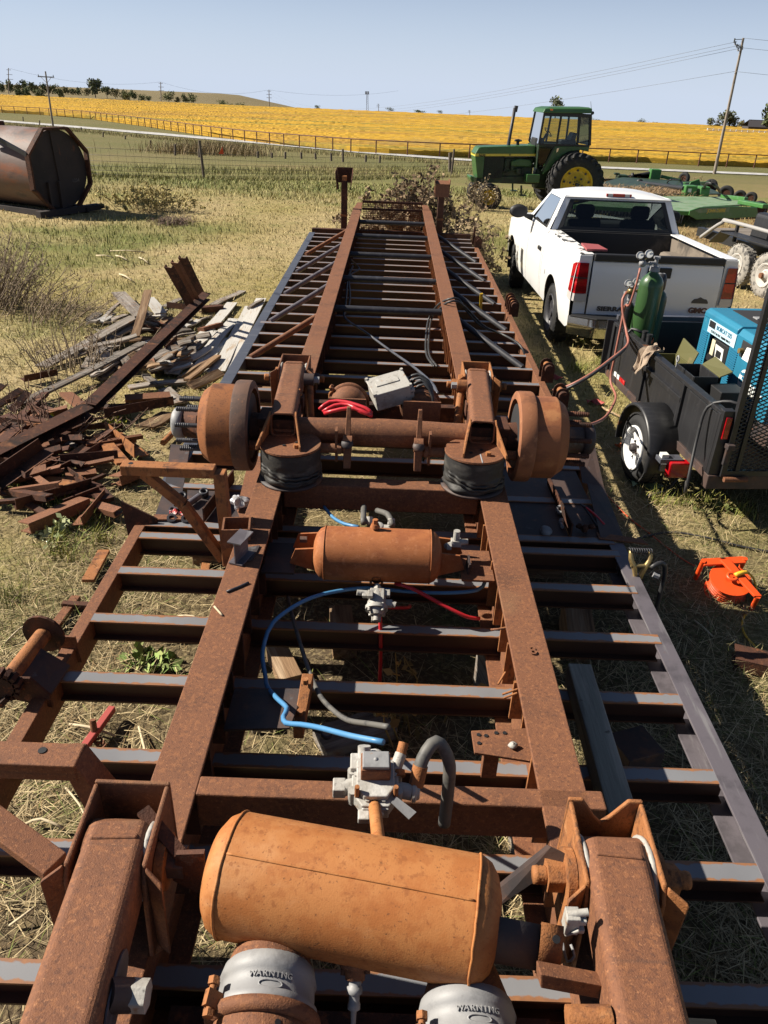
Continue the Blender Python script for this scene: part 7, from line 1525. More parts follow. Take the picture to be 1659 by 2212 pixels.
plank(*P3(1310, 650, 1150, 725), .12, Gy, 'gray board half buried in straw at the top right of the heap', .02)
plank(*P3(1420, 695, 1345, 740), .05, Gy, 'thin dark stick lying on top of the white boards', .09, th=.03)
plank(*P3(1180, 1000, 1010, 1130), .07, Br, 'narrow brown stick resting across the white boards', .10, th=.03)
plank(*P5(1330, 1050, 1130, 1160), .16, Br, 'brown board on the straw left of the white drum hub', .03)
plank(*P5(1290, 860, 1420, 970), .13, Gy, 'pale torn board poking out above the left brake drum', .05)
plank(*P5(645, 1200, 520, 1290) if False else P5(620, 1230, 540, 1310), .13, Gy, 'pale board scrap under the lower end of the steel channel', .04)
# loose extra boards that nothing tells apart
for k in range(84):
    u, v = z3(rng.uniform(470, 1000), rng.uniform(800, 1120)); a = rng.choice([rng.uniform(-.2, .9), rng.uniform(-.2, .9), rng.uniform(-1.2, .2)]); L = rng.uniform(22, 85)
    mk = rng.choice([Gy, Br, Gy, Gy, W]); cn = {WOODG: 'gray', WOODB: 'brown', WOODW: 'whitish'}[mk]; zn = 'near the top of the scrap heap' if v < 725 else 'in the middle of the scrap heap' if v < 775 else 'low in the scrap heap above the drum'; ln = 'long' if L > 55 else 'short'
    plank((u, v), (u + L * math.cos(a), v - L * .6 * math.sin(a + .5)), rng.uniform(.05, .12), mk, f'loose {ln} {cn} board jumbled {zn}', rng.uniform(.02, .12), rng.uniform(.02, .16), roll=rng.uniform(-.35, .35), grp=f'loose {ln} {cn} boards {zn}')
# steel
single_ = steel
o = steel(*P3(1115, 675, 480, 1285), 'chan', .11, .085, RUSTD, 'longest rusty channel lying diagonally over the scrap heap', .40, .16, roll=.15, name='steel_channel', cat='steel channel')
m = MB(); 
steel(*P3(480, 1290, -60, 1560), 'chan', .11, .085, RUSTD, 'second long rusty channel running off the left edge', .24, .12, roll=.2, name='steel_channel', cat='steel channel')
steel(*P5(340, 1330, -80, 1620), 'angle', .12, .10, RUSTD, 'rusty angle beam alongside the channel at the left edge', .20, .08, name='steel_angle', cat='steel angle')
for k, (x0, y0, x1, y1, w_) in enumerate(((910, 515, 1040, 745, .10), (945, 490, 1070, 725, .10), (985, 465, 1090, 680, .10))):
    a = G(*z3(x1, y1), .34); b = atY(*z3(x0, y0), a.y - .35); M_, L = beam_between(a, b, .1, .05, 0); mm = MB().chan((-L / 2, 0, 0), (L / 2, 0, 0), .05, .11, .007, 1, (0, 1, 0)); o = single('steel_channel', mm, [RUSTD, RUST, RUSTD][k], ['leftmost of the three rusty channels sticking up from the heap', 'middle of the three rusty channels sticking up from the heap', 'rightmost of the three rusty channels sticking up from the heap'][k], 'steel channel', 'channels sticking up from the heap'); o.matrix_world = M_
ST = [(P6(150, 925, 520, 770), 'chan', .12, .07, RUST, 'rusty channel with a lit edge below the heap, nearest the grass tufts'), (P6(100, 820, 560, 690), 'angle', .09, .09, RUSTD, 'dark angle iron just above the lit channel'), (P6(510, 910, 650, 740), 'angle', .08, .06, RUST, 'short angle iron pointing at the trailer rail end'), (P6(585, 690, 650, 760), 'flat', .10, .03, RUSTD, 'short dark plate at the right end of the lower scrap'), (P6(400, 620, 585, 595), 'chan', .11, .06, RUST, 'short reddish channel in the lower scrap'), (P6(250, 650, 505, 660), 'flat', .12, .02, RUSTB, 'corroded pale strip in the lower scrap'), (P6(700, 640, 850, 580), 'chan', .12, .07, RUST, 'short channel lying on straw left of the outrigger'), (P6(640, 350, 815, 500), 'angle', .12, .10, RUSTB, 'torn orange angle iron among the straw'), (P6(600, 360, 750, 535), 'flat', .10, .02, RUSTB, 'ragged rusted strip beside the torn angle iron'), (P6(370, 540, 720, 510), 'angle', .08, .07, RUSTD, 'dark angle iron in the shade above the torn strip'), (P6(20, 270, 380, 310), 'chan', .11, .08, RUSTD, 'dark channel at the left edge under the pipe'), (P6(80, 290, 340, 370), 'angle', .09, .06, RUST, 'ragged reddish angle iron crossing below the pipe'), (P6(0, 440, 130, 330), 'chan', .10, .09, RUSTD, 'channel standing on edge at the far left'), (P6(0, 520, 140, 420), 'flat', .11, .03, RUST, 'lit rusty bar lowest at the far left'), (P6(90, 530, 230, 350), 'angle', .10, .09, RUSTD, 'dark angle iron next to the far left channel'), (P6(760, 150, 1035, 130), 'chan', .10, .06, RUST, 'rusty channel lying flat above the drum studs'), (P6(640, 260, 1060, 180), 'angle', .09, .08, RUSTD, 'dark angle iron lying left of the drum studs'), (P6(400, 110, 500, 190), 'flat', .12, .03, RUST, 'short rusty plate tilted in the weeds'), (P6(150, 40, 350, 0), 'angle', .09, .07, RUSTD, 'dark angle iron in the straw left of the long channel'), (P3(830, 820, 940, 860), 'chan', .09, .06, RUST, 'reddish channel piece under the top of the long channel'), (P3(1085, 860, 1190, 830), 'flat', .10, .05, RUST, 'short rusty bar right of the long channel, above white boards'), (P3(815, 1015, 830, 1085), 'chan', .07, .05, RUST, 'stubby rusty channel standing right of the long channel'), (P3(760, 860, 880, 890), 'angle', .09, .09, RUSTD, 'dark angle iron behind the top of the long channel'), (P3(900, 740, 1060, 760), 'angle', .10, .08, RUSTD, 'dark angle iron at the foot of the upright channels'), (P3(1080, 750, 1200, 740), 'chan', .10, .08, RUSTD, 'dark channel right of the upright channels foot'), (P3(900, 985, 960, 925), 'angle', .08, .08, RUSTD, 'dark angle iron in the shade right of the long channel')]
for pts, kd, w_, h_, m_, lb in ST: steel(*pts, kd, w_, h_, m_, lb, rng.uniform(.05, .10), roll=rng.uniform(-.25, .25))
steel(*P6(205, 310, 390, 300), 'pipe', .05, .05, RUSTB, 'rusty pipe lying across the scrap at the left', .14, name='pipe', cat='pipe'); steel(*P6(990, 410, 1065, 335), 'pipe', .05, .05, RUSTB, 'short rusty pipe under the left drum hub', .05, name='pipe', cat='pipe')
for k in range(92):
    u, v = z6(rng.uniform(-160, 600), rng.uniform(170, 800)); a = rng.choice([rng.uniform(-.1, 1.0), rng.uniform(.2, .8), rng.uniform(-.8, .2)]); L = rng.uniform(45, 135)
    if v > 540 and u > 190: continue
    kd = rng.choice(['angle', 'chan', 'flat', 'angle']); mk = rng.choice([RUSTD, RUST, RUSTD, RUSTD]); cn = 'dark' if mk is RUSTD else 'reddish'; kn = {'angle': 'angle iron', 'chan': 'channel', 'flat': 'flat bar'}[kd]; ln = 'long' if L > 85 else 'short'; zn = 'at the left edge' if u < 90 else 'in the middle of the lower scrap' if v < 480 + 700 and u < 200 else 'nearest the trailer rail'
    steel((u, v), (u + L * math.cos(a), v - L * math.sin(a) * .8), kd, rng.uniform(.035, .07), rng.uniform(.015, .055), mk, f'loose {ln} {cn} {kn} jumbled {zn}', rng.uniform(.02, .10), rng.uniform(.02, .16), roll=rng.uniform(-.6, .6), grp=f'loose {ln} {cn} {kn} {zn}')
m = MB(); P = [G(*z6(a, b), .10) for a, b in ((-60, 380), (60, 330), (110, 320), (60, 370), (-20, 430), (-60, 440))]; m.slab(P, (0, 0, -.012)); single('steel_plate', m, RUST, 'lit rusty plate at the left edge below the pipe', 'steel plate')
# ================================================================== dead brush and tall weeds (each clump a thing)
def brush(name, label, u, v, wid, hgt, nst, nlf, cs, cl, cat='dead weeds', lean=(0, 0), leaf=.03, dep=None, group=None, base=None):
    c = base or G(u, v); dep = dep or wid; t = thing(name, label, cat, c, group); P = []; H = []; st = MB(); lf = MB(); lf.c = []
    for i in range(nst):
        x, y = rng.gauss(0, wid * .30), rng.gauss(0, dep * .30); b = V((c.x + x, c.y + y, gz(c.x + x, c.y + y) - .03)); h = hgt * rng.uniform(.45, 1.0) * (1 - .35 * min(1, (x / wid) ** 2 * 4))
        d = V((x * .5 + rng.gauss(0, .10) * hgt + lean[0], rng.gauss(0, .10) * hgt + lean[1], h)); pts = [b, b + d * .5 + V((rng.gauss(0, .03), rng.gauss(0, .03), .03)), b + d]
        st.tube(pts, lambda q: .007 * (1 - .6 * q), 3, None, False)
        for k in range(3):
            f = rng.uniform(.35, .95); q = b + d * f; e = V((rng.gauss(0, 1), rng.gauss(0, 1), rng.uniform(.2, 1.4))).normalized() * h * rng.uniform(.12, .28); st.tube([q, q + e], .0035, 3, None, False)
            for j in range(max(1, nlf // 3)):
                g_ = rng.uniform(.15, 1.05); r = q + e * g_; a = V((rng.gauss(0, 1), rng.gauss(0, 1), rng.gauss(0, .7))).normalized(); n_ = a.orthogonal().normalized(); L = leaf * rng.uniform(.6, 1.5)
                lf.add([r, r + a * L * .5 + n_ * L * .3, r + a * L, r + a * L * .5 - n_ * L * .3], [(0, 1, 2, 3)]); z = mixc(cl[0], cl[1], rng.random()); f2 = rng.uniform(.55, 1.3); lf.c.append([f2 * w_ for w_ in z])
    STM = mat('weed_stem', cs, .9)
    part('stems', st, STM, t)['kind'] = 'stuff'
    if lf.f: part('leaves', lf, VCB, t)['kind'] = 'stuff'
    return t
DB = ((.13, .085, .05), (.27, .195, .115))
b0 = V((.10, 14.2, gz(0, 14.2)))
brush('dead_weed', 'tall brown leafy dead weed clump rising behind the mesh panel of the trailer', 0, 0, 1.25, 1.75, 260, 30, (.12, .08, .055), DB, leaf=.075, dep=.9, base=V((.45, 14.3, gz(0, 14.3))))
brush('dead_weed', 'lower brown weed clump at the left landing leg', 0, 0, .8, 1.1, 46, 16, (.12, .08, .055), DB, leaf=.06, base=V((-.7, 13.7, gz(0, 13.7))))
brush('dead_weed', 'straggling brown weed clump between the right landing leg and the tractor wheel', 0, 0, .6, 1.3, 95, 24, (.13, .09, .06), ((.2, .14, .08), (.36, .28, .16)), leaf=.07, base=V((1.22, 13.4, gz(1.25, 13.4))))
brush('dead_weed', 'thin brown weeds at the tractor front wheel', 1035, 455, .9, 1.1, 40, 14, (.13, .09, .06), ((.2, .15, .09), (.4, .32, .18)), leaf=.06)
brush('brush_bush', 'gray brown twiggy bush leaning in at the left edge above the straw', -20, 660, 1.1, 1.05, 170, 5, (.20, .15, .105), ((.30, .23, .14), (.34, .29, .14)), 'bush', (.35, -.1), .03)
brush('brush_bush', 'thin gray twigs spreading right of the left edge bush', 95, 690, .9, .55, 70, 2, (.24, .18, .12), ((.2, .16, .1), (.3, .24, .15)), 'bush', (.2, 0), .02)
brush('blond_shrub', 'pale yellow seedy shrub standing alone on the lawn right of the tank', 325, 455, 1.25, .72, 150, 20, (.35, .27, .13), ((.45, .35, .15), (.30, .27, .10)), 'shrub', leaf=.06)
brush('pile_twigs', 'dry twigs standing in the straw beside the gray boards', 165, 800, .9, .55, 60, 1, (.20, .15, .10), ((.3, .24, .14), (.4, .32, .2)), 'dead weeds', leaf=.02)
brush('pile_twigs', 'bare reddish weed stalks growing through the scrap at the left', 90, 935, .8, .5, 34, 1, (.14, .08, .055), ((.2, .14, .08), (.3, .24, .14)), 'dead weeds', leaf=.02)
brush('leafy_weed', 'small green leafy weed among the crossmembers on the left', 330, 1440, .16, .10, 14, 12, (.15, .17, .05), ((.14, .22, .06), (.30, .33, .12)), 'weed', leaf=.05)
brush('leafy_weed', 'spiny green weed beside the grass tufts at the left', 125, 1155, .22, .14, 14, 8, (.26, .28, .12), ((.32, .37, .18), (.48, .48, .26)), 'weed', leaf=.05)
brush('leafy_weed', 'bright green sprigs among the rusty steel above the pipe', 110, 930, .25, .12, 14, 12, (.2, .25, .05), ((.25, .34, .04), (.40, .42, .07)), 'weed', leaf=.04)
brush('leafy_weed', 'bright green sprig under the middle of the long channel', 255, 920, .2, .12, 10, 12, (.2, .25, .05), ((.28, .36, .04), (.45, .42, .07)), 'weed', leaf=.04)
brush('leafy_weed', 'broad leaved weed in the grass right of the orange reel shadow', 1560, 1100, .3, .10, 16, 9, (.15, .2, .05), ((.16, .2, .06), (.28, .29, .11)), 'weed', leaf=.035)
brush('dead_weed', 'dry yellow stalks standing inside the trailer bay by the right beam', 0, 0, .22, .42, 12, 4, (.30, .19, .06), ((.35, .22, .08), (.22, .15, .06)), leaf=.05, base=V((.17, 2.55, gz(0, 2.5))))
# stalks and sticks in the near litter
def stalk(uA, vA, uB, vB, r, lb, m_=None):
    a = G(uA, vA, .02); b = G(uB, vB, .03); single('stalk', MB().tube([a, (a + b) / 2 + V((rng.uniform(-.02, .02), rng.uniform(-.02, .02), .02)), b], r, 5, .05), m_ or STALK, lb, 'stalk', 'pale dry stalks on the ground')
STALK = mat('dry_stalk', (.52, .43, .28), .85)
for k, q in enumerate(((0, 1460, 45, 1480), (10, 1390, 60, 1350), (135, 1465, 175, 1500), (300, 1570, 330, 1690), (150, 2035, 120, 2110), (20, 2000, 75, 1960), (150, 1565, 250, 1590), (385, 1330, 440, 1345), (350, 1385, 520, 1360), (330, 1500, 420, 1470), (1500, 1340, 1540, 1375), (1360, 1420, 1430, 1400), (55, 1780, 140, 1790), (140, 1700, 200, 1800), (1640, 1850, 1580, 1800))):
    stalk(*q, rng.uniform(.004, .007), 'pale dry stalk lying in the straw beside or under the trailer')
# ================================================================== small things on and round the trailer
# square timber across the crossmembers
a, b = V((.790, 1.40, CT + .046)), V((.805, 2.36, CT + .046))
M_, L = beam_between(a, b, .09, .09); m = MB(); m.box((0, 0, 0), (L + .0, .092, .09)); o = single('square_timber', m, mat('timber_face', (.235, .225, .18), .8, layers=[((.13, .12, .10), (2, 30, 30), .45, .65), ((.34, .31, .25), (1.3, 14, 14), .52, .72), ((.12, .10, .08), 11, .66, .72), ((.50, .36, .19), (.4, .4, .4), .62, .7)], bump=.3, bscale=(8, 90, 90), spec=.2), 'square wooden timber lying on the crossmembers right of the beam', 'timber', bevel=.004); o.matrix_world = M_
a, b = V((.80, .1, CT + .046)), V((.82, 1.05, CT + .046)); M_, L = beam_between(a, b, .09, .09); o = single('square_timber', MB().box((0, 0, 0), (L, .09, .09)), WOODN, 'pale timber end showing low beside the right trailing arm', 'timber', bevel=.004); o.matrix_world = M_
# I beam stub on the left beam
c = at(517, 1207, FZ); m = MB(); d_ = V((.30, .95, 0)).normalized()
p = c + V((.01, .0, .055)); m.ibeam(p - d_ * .055, p + d_ * .055, .062, .105, .007, .006); single('beam_stub', m, STEELM, 'short offcut of gray steel I beam standing on the left main beam', 'steel offcut', bevel=.001)
single('plate_scrap', MB().slab([at(500, 1218, FZ + .001), at(545, 1212, FZ + .001), at(562, 1180, FZ + .001), at(532, 1185, FZ + .001)], (0, 0, .006)), RUSTP, 'thin dark plate under the I beam stub', 'steel plate')
def rod(u1, v1, u2, v2, z, r, m_, lb, cat='rod', name='welding_rod', bend=0):
    a, b = at(u1, v1, z + r), at(u2, v2, z + r); single(name, MB().tube([a, (a + b) / 2 + V((bend, bend * .5, 0)), b], r, 7, .02), m_, lb, cat)
rod(490, 1278, 537, 1258, FZ, .005, BLACKS, 'burnt dark welding rod stub on the left main beam', bend=.006)
rod(463, 1310, 480, 1329, FZ, .004, STALK, 'pale wooden splinter lying on the left main beam', 'splinter', 'splinter')
rod(533, 1106, 563, 1114, FZ - .2, .004, HOSEO, 'copper colored rod stub beside the plastic bag')
rod(545, 1118, 548, 1133, FZ, .004, RUST, 'short rusty pin standing by the tube stub', 'pin', 'pin')
rod(1038, 982, 1043, 1000, .98, .0035, GRAYC, 'bright nail lying on the right air spring plate', 'nail', 'nail')
for k, (u, v, lb) in enumerate(((1149, 1402, 'rusty flat washer on the right main beam, upper of the pair'), (1152, 1409, 'rusty flat washer on the right main beam, lower of the pair'))):
    p = at(u, v, FZ + .001 + .003 * k); single('washer', MB().lathe(p, (0, 0, 1), [(0, .006), (0, .0125), (.003, .0125), (.003, .006), (0, .006)], 18, False), RUST, lb, 'washer', 'washers on the right beam')
m = MB(); p = at(518, 1093, .475)
def bagf(u, v):
    th = math.pi * v; ph = 2 * math.pi * u; r = .038 * (1 + .35 * math.sin(3 * ph + 5 * v) * math.sin(7 * v) + .22 * math.sin(7 * ph + 2))
    return (p.x + r * 1.25 * math.sin(th) * math.cos(ph), p.y + r * math.sin(th) * math.sin(ph), p.z + .024 + r * .7 * math.cos(th))
single('plastic_bag', m.grid(bagf, 40, 20, False), PLASTIC, 'crumpled clear plastic bag lying on the plate left of the beam', 'bag')
# bolts and bushings on the wheel well plates
def bush_(u, v, z, ax, r, L, m_, lb): p = at(u, v, z); m = MB(); a_ = V(ax).normalized(); m.lathe(p, a_, [(0, r * .55), (0, r), (L, r), (L, r * .55), (0, r * .55)], 18, False); single('bushing', m, m_, lb, 'bushing', 'loose bushings on the wheel well plates')
p, q = at(395, 1072, .42), at(442, 1068, .42); m = MB(); m.cyl(at(405, 1090, .42), at(430, 1072, .42), .018, n=14); t_ = thing('link_bar', 'gray steel link with two ring ends lying behind the outrigger', 'link bar', at(418, 1082, .41)); part('bar', m, STEELM, t_)
for u, v in ((394, 1078), (441, 1070)): part('ring', MB().lathe(at(u, v, .405), (.1, -.3, 1), [(0, .014), (0, .026), (.035, .026), (.035, .014), (0, .014)], 18), BLACKS, t_)
for k, (u, v, lb) in enumerate(((380, 1098, 'small steel ring nearest the outrigger strut'), (372, 1104, 'small steel ring left of its neighbour on the left plate'), (371, 1123, 'larger steel ring at the front of the left plate'), (402, 1124, 'larger steel ring right of the red wrapper'))): bush_(u, v, .405, (.2, -.4, 1), .02 if k < 2 else .026, .02, STEELM if k < 2 else BLACKS, lb)
m = MB(); p = at(389, 1112, .41)
def wr(u, v): return (p.x + (u - .5) * .10, p.y + (v - .5) * .04, p.z + .012 + .012 * math.sin(17 * u + 5 * v) + .01 * math.sin(9 * v + 4 * u))
single('wrapper', m.grid(wr, 14, 8, False), mat('red_white_wrapper', (.55, .05, .05), .4, layers=[((.7, .68, .66), 40, .48, .54), ((.05, .05, .05), 55, .6, .64)]), 'crumpled red and white wrapper on the left plate', 'wrapper')
m = MB(); m.lathe(at(1210, 1105, .41), (-.1, -.5, .8), [(0, .012), (0, .026), (.03, .026), (.03, .012), (0, .012)], 16); single('bushing', m, GRAYC, 'pale collar ring on the right dark plate', 'bushing', 'loose bushings on the wheel well plates')
m = MB(); p = at(1212, 1130, .40); m.hexnut(p, (.3, .9, .1), .016, .03); m.cyl(p, p + V((-.005, -.06, .01)), .010, n=10); single('bolt', m, GRAYC, 'shiny hex bolt below the collar ring on the right dark plate', 'bolt')
m = MB(); p = at(1178, 1150, .40); m.lathe(p, (.2, -.3, 1), [(0, .03), (.02, .032), (.03, .018), (.03, .0001)], 14); single('steel_cup', m, GRAYC, 'gray cap against the rib on the right dark plate', 'cap')
m = MB(); p = at(1262, 1150, .40)
for k in range(6): a = k * 1.1; m.ball((p.x + .035 * math.cos(a) * (k % 3) * .6, p.y + .02 * math.sin(a), p.z + .015 + .006 * k), .018, 8, 6, (1, 1, .8), .25)
single('chain_heap', m, RUSTD, 'small heap of dark greasy chain on the right plate', 'chain')
t_ = thing('pliers', 'long pliers with red and black handles on the right steel flap', 'pliers', at(1285, 1110, .43)); A = at(1253, 1088, .45); 
part('handle', MB().tube([at(1262, 1094, .445), at(1285, 1112, .43), at(1305, 1133, .42)], .007, 7, .02), HOSER, t_, label='red handle'); part('handle', MB().tube([at(1262, 1096, .445), at(1278, 1118, .43), at(1290, 1136, .42)], .006, 7, .02), BLACKM, t_, label='black handle'); part('jaw', MB().cyl(at(1264, 1096, .447), A, .009, .003, n=8), BLACKS, t_)
# welding ground clamp on the right rail
g0 = at(1378, 1232, CT + .02); t_ = thing('ground_clamp', 'bronze spring loaded welding clamp biting the right side rail', 'clamp', g0)
m = MB()
for s in (-1, 1):
    e = V((s * .032, 0, 0)); m.tube([g0 + e * 1.5 + V((0, .02, .10)), g0 + e * 1.4 + V((0, .0, .06)), g0 + e * .9 + V((0, -.01, .03)), g0 + e * .5 + V((0, -.015, -.01)), g0 + e * .3 + V((0, -.02, -.045))], lambda q: .010 + .004 * math.sin(q * 3), 8, .012)
part('jaw', m, BRASS, t_); m = MB(); P = []
for k in range(90): a = k * .7; f = k / 89; P.append(g0 + V((-.058 + .116 * f, .02 + .012 * math.cos(a), .10 + .012 * math.sin(a))))
m.tube(P, .0028, 5); part('spring', m, BLACKS, t_); part('pivot', MB().cyl(g0 + V((-.045, -.012, .035)), g0 + V((.05, -.012, .035)), .009, n=10), BRASS, t_)
part('cable', MB().tube([g0 + V((.05, -.02, .03)), g0 + V((.085, -.01, .05)), g0 + V((.12, .0, .04)), g0 + V((.135, -.005, -.03)), g0 + V((.13, -.02, -.20)), g0 + V((.15, -.06, -.45))], .012, 9, .02), HOSEB, t_); part('cable_lug', MB().hexnut(g0 + V((.065, -.03, .0)), (1, -.2, -.3), .014, .03), GRAYC, t_)
# orange cord reel
t_ = thing('cord_reel', 'bright orange plastic cord reel with a triangular frame lying on the grass', 'cord reel', G(1565, 1270)); c = G(1563, 1283); c.z += .0
ax = V((-.04, -.30, .95)).normalized(); e1 = V((1, .0, .04)).normalized(); e2 = ax.cross(e1)
RP = lambda x, y, z: c + e1 * x + e2 * y + ax * z
m = MB(); m.lathe(RP(0, 0, .015), ax, [(0, .0001), (0, .118), (.007, .118), (.007, .0001)], 36, False); part('flange', m, ORANGE, t_); m = MB(); m.lathe(RP(0, 0, .130), ax, [(0, .0001), (0, .118), (.007, .118), (.007, .03), (.0, .0001)], 36, False); part('flange', m, ORANGE, t_, .002); m = MB()
for k in range(6): m.lathe(RP(0, 0, .03 + .017 * k), ax, [(.0, .07), (.0, .098 - .004 * (k % 2)), (.004, .104), (.012, .104), (.016, .098), (.016, .07)], 30)
part('wound_cord', m, ORANGEC, t_)
F3 = [(-.135, .115), (.115, .135), (.10, -.145)]
m = MB()
for i in range(3):
    x, y = F3[i]; part('corner_post', MB().cyl(RP(x, y, .0), RP(x, y, .165), .014, n=12), ORANGE, t_)
P0, P1, P2 = [RP(x, y, .150) for x, y in F3]
part('frame_bar', MB().bar(P0, P1, .05, .016, ax), ORANGE, t_, .004); mid = (P0 + P1) / 2; part('frame_bar', MB().slab([P0 * .62 + P1 * .38 + ax * .006, P0 * .38 + P1 * .62 + ax * .006, P2 + e1 * .022 + ax * .006, P2 - e1 * .022 + ax * .006], ax * .016), ORANGE, t_, .004)
m = MB(); m.lathe(RP(0.0, .0, .160), ax, [(0, .034), (.012, .034), (.012, .018), (.0, .018)], 20); part('hub', m, ORANGE, t_)
m = MB(); m.tube([RP(.012, .0, .175), RP(.05, .012, .185), RP(.085, .02, .18)], lambda q: .014 - .003 * q, 10, .012); part('plug', m, YELLOWC, t_)
m = MB(); m.tube([RP(.085, .02, .18), RP(.125, .0, .15), RP(.15, -.06, .08), RP(.145, -.12, .02)] + [G(1610, 1330, .01), G(1603, 1350, .01), G(1612, 1375, .01), G(1640, 1405, .01), G(1662, 1425, .01)], .006, 7, .02); single('extension_cord', m, YELLOWC, 'yellow extension cord plugged into the orange reel and trailing down', 'cord')
single('extension_cord', MB().tube([G(1500, 1222, .015), G(1470, 1205, .012), G(1400, 1150, .012), G(1350, 1110, .012), G(1290, 1045, .012), G(1283, 1030, .012)], .005, 6, .05), ORANGEC, 'thin red cord running from the orange reel along the trailer shadow', 'cord')
single('cable', MB().tube([G(1310, 1160, .02), G(1345, 1170, .02), G(1440, 1150, .02), G(1520, 1160, .02), G(1600, 1180, .015), G(1680, 1195, .015)], .008, 6, .05), HOSEB, 'black cable lying in the grass above the orange reel', 'cable')
single('stake', MB().bar(at(1038, 668, .40), at(1040, 634, .62), .03, .012, (0, 1, 0)), YELLOW, 'upright yellow stake on the right crossmembers', 'stake')
steel((1585, 1418), (1680, 1440), 'chan', .13, .07, RUSTD, 'dark rusty channel offcut at the right edge below the yellow cord', .05, grp=None, name='steel_channel', cat='steel channel')
def leafy(u, v, m_, lb, nm='red_rag', s_=.09):
    p = G(u, v, .01); m = MB(); m.grid(lambda a, b: (p.x + (a - .5) * s_ * 2, p.y + (b - .5) * s_ + .02 * math.sin(5 * a), p.z + .02 + .02 * math.sin(8 * a + 3 * b)), 10, 6, False); single(nm, m, m_, lb, 'litter')
REDT = mat('faded_red_strap', (.36, .06, .05), .7)
leafy(1195, 818, REDT, 'dark red rag in the shaded grass by the trailer'); leafy(1285, 872, REDT, 'red torn strap on sunlit straw by the utility trailer'); leafy(1340, 968, mat('orange_tag', (.65, .14, .03), .6), 'small orange tag at the utility trailer wheel', 'orange_tag', .05); leafy(1395, 1050, mat('green_bag', (.22, .30, .16), .5), 'pale green plastic scrap on the grass behind the wheel', 'plastic_scrap', .12)
single('stick', MB().tube([G(1300, 880, .03), G(1350, 905, .03)], .012, 6), WOODN, 'pale yellow stick on the straw before the utility trailer wheel', 'stick')
single('road_marker', MB().slab([G(472, 333, .9), G(472, 333, .9) + V((.35, 0, 0)), G(472, 333, .9) + V((.3, 0, .5))], (0, .03, 0)), ORANGE, 'tiny orange marker flag in the roadside weeds', 'marker')
# things lying on the ground under the frame
def gbar(uA, vA, uB, vB, w_, h_, m_, lb, nm, cat, z=.04): a = G(uA, vA, z); b = G(uB, vB, z); M_, L = beam_between(a, b, w_, h_); o = single(nm, MB().box((0, 0, 0), (L, w_, h_)), m_, lb, cat, bevel=.003); o.matrix_world = M_
gbar(596, 1405, 632, 1480, .10, .10, WOODB, 'brown timber lying on the lit straw inside the trailer bay', 'timber', 'timber'); gbar(545, 1552, 600, 1548, .16, .03, WOODG, 'pale flat board on the ground by the rusty clip', 'board', 'board', .02); gbar(690, 1610, 840, 1560, .16, .06, WOODG, 'gray cracked board on the ground behind the relay valve', 'board', 'board')
gbar(735, 1320, 745, 1410, .12, .08, WOODB, 'brown timber in the shade under the small air tank', 'timber', 'timber'); gbar(1055, 1440, 1085, 1500, .14, .30, WOODG, 'gray timber block standing under the right main beam', 'timber', 'timber', .1); gbar(1130, 1780, 1165, 1880, .10, .30, WOODG, 'cracked timber block under the right hanger', 'timber', 'timber', .1)
gbar(190, 1255, 225, 1190, .07, .02, RUSTB, 'orange rusty strip leaning on the left rail outside', 'steel_strip', 'steel strip', .05); gbar(440, 1250, 452, 1180, .05, .02, RUSTB, 'short rusty strip on the straw under the outrigger', 'steel_strip', 'steel strip', .02); gbar(110, 1365, 165, 1290, .05, .025, RUST, 'reddish steel strap with a lever at the left rail', 'steel_strip', 'steel strip', .04); gbar(135, 1306, 200, 1310, .035, .035, RUSTD, 'short dark rusty pipe on the ground left of the rail', 'pipe', 'pipe', .05)
t_ = thing('load_binder', 'reddish rusty chain binder on the ground between the left crossmembers', 'chain binder', G(200, 1590)); part('lever', MB().bar(G(178, 1620, .06), G(243, 1530, .06), .03, .03), REDT, t_, .003); part('handle', MB().cyl(G(205, 1590, .05), G(200, 1555, .12), .014, n=10), RUST, t_); m = MB()
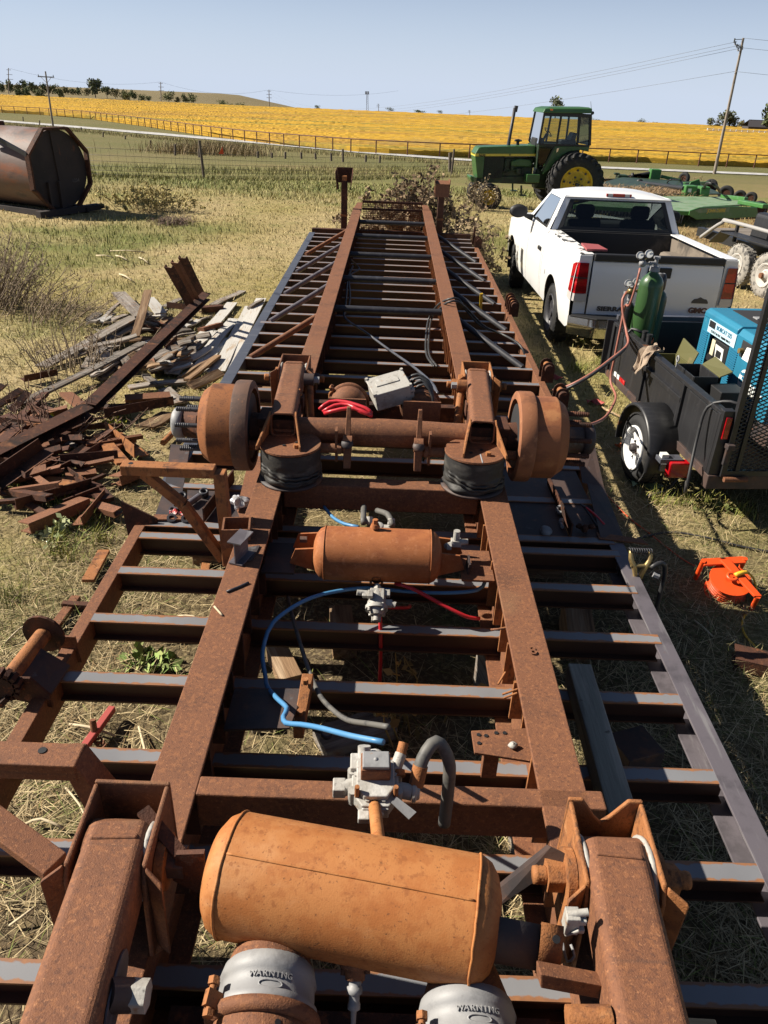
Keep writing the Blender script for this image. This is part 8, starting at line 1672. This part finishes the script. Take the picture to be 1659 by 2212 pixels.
for k in range(3):
    p = G(210 + k * 5, 1600 + k * 5, .04); P = [p + V((.02 * math.cos(a), .013 * math.sin(a), .008 * math.sin(2 * a + k))) for a in np.linspace(0, 6.283, 14)]; m.tube(P, .005, 5)
part('chain', m, RUST, t_)
gbar(1330, 1640, 1405, 1620, .16, .14, RUSTP, 'dark drum shaped scrap in the shade under the right crossmembers', 'steel_block', 'scrap steel', .08)
gbar(1240, 1320, 1250, 1400, .14, .18, WOODB, 'brown timber block standing in the shade right of the main beam', 'timber', 'timber', .09)
# packing blocks carrying the frame
for k, (x, y) in enumerate(((-1.0, 6.0), (1.0, 6.0), (-1.0, 9.0), (1.0, 9.0), (-1.0, 12.0), (1.0, 12.0), (-.55, .6), (.55, .6), (-1.0, 4.0), (1.0, 4.0))):
    g_ = gz(x, y); h = .27 - g_; single('packing_block', MB().box((x, y, g_ + h / 2 - .01), (.22, .30, h)), WOODB, f'wooden packing block in shade under the frame, {"left" if x < 0 else "right"} side, {["by nearer braces", "by middle braces", "at far end", "by trailing arm", "by brake drum"][k // 2]}', 'wood block', 'packing blocks under the frame', .005)

# dark dry clippings and pale sticks on the lawn
nz = np.random.RandomState(9); P_ = []
for i in range(900):
    p = G(372 + nz.normal(0, 20), 480 + nz.normal(0, 4)); P_.append((p.x, p.y, gz(p.x, p.y) + .01))
n = len(P_); blades('dry_clippings', np.array(P_), nz.uniform(.08, .25, n), nz.uniform(.015, .03, n), nz.uniform(.9, 1.6, n), nz.uniform(0, 6.28, n), np.array([.13, .085, .06]) * nz.uniform(.5, 1.4, (n, 1)), VC, 'dark patch of dry clippings on the lawn between tank and trailer')
for k, q in enumerate(((238, 542, 312, 545), (208, 552, 245, 556), (250, 552, 275, 562), (300, 556, 320, 568), (258, 592, 285, 606))):
    a, b = G(q[0], q[1], .03), G(q[2], q[3], .03); single('stick', MB().tube([a, (a + b) / 2 + V((0, 0, .02)), b], .014, 5), STALK, ['longest pale stick lying across the lawn above the scrap heap', 'short pale stick left of the longest stick', 'pale stick just below the longest stick', 'short pale stick right of the longest stick', 'pale stick nearest the tilted boards'][k], 'stick', 'pale sticks on the lawn')
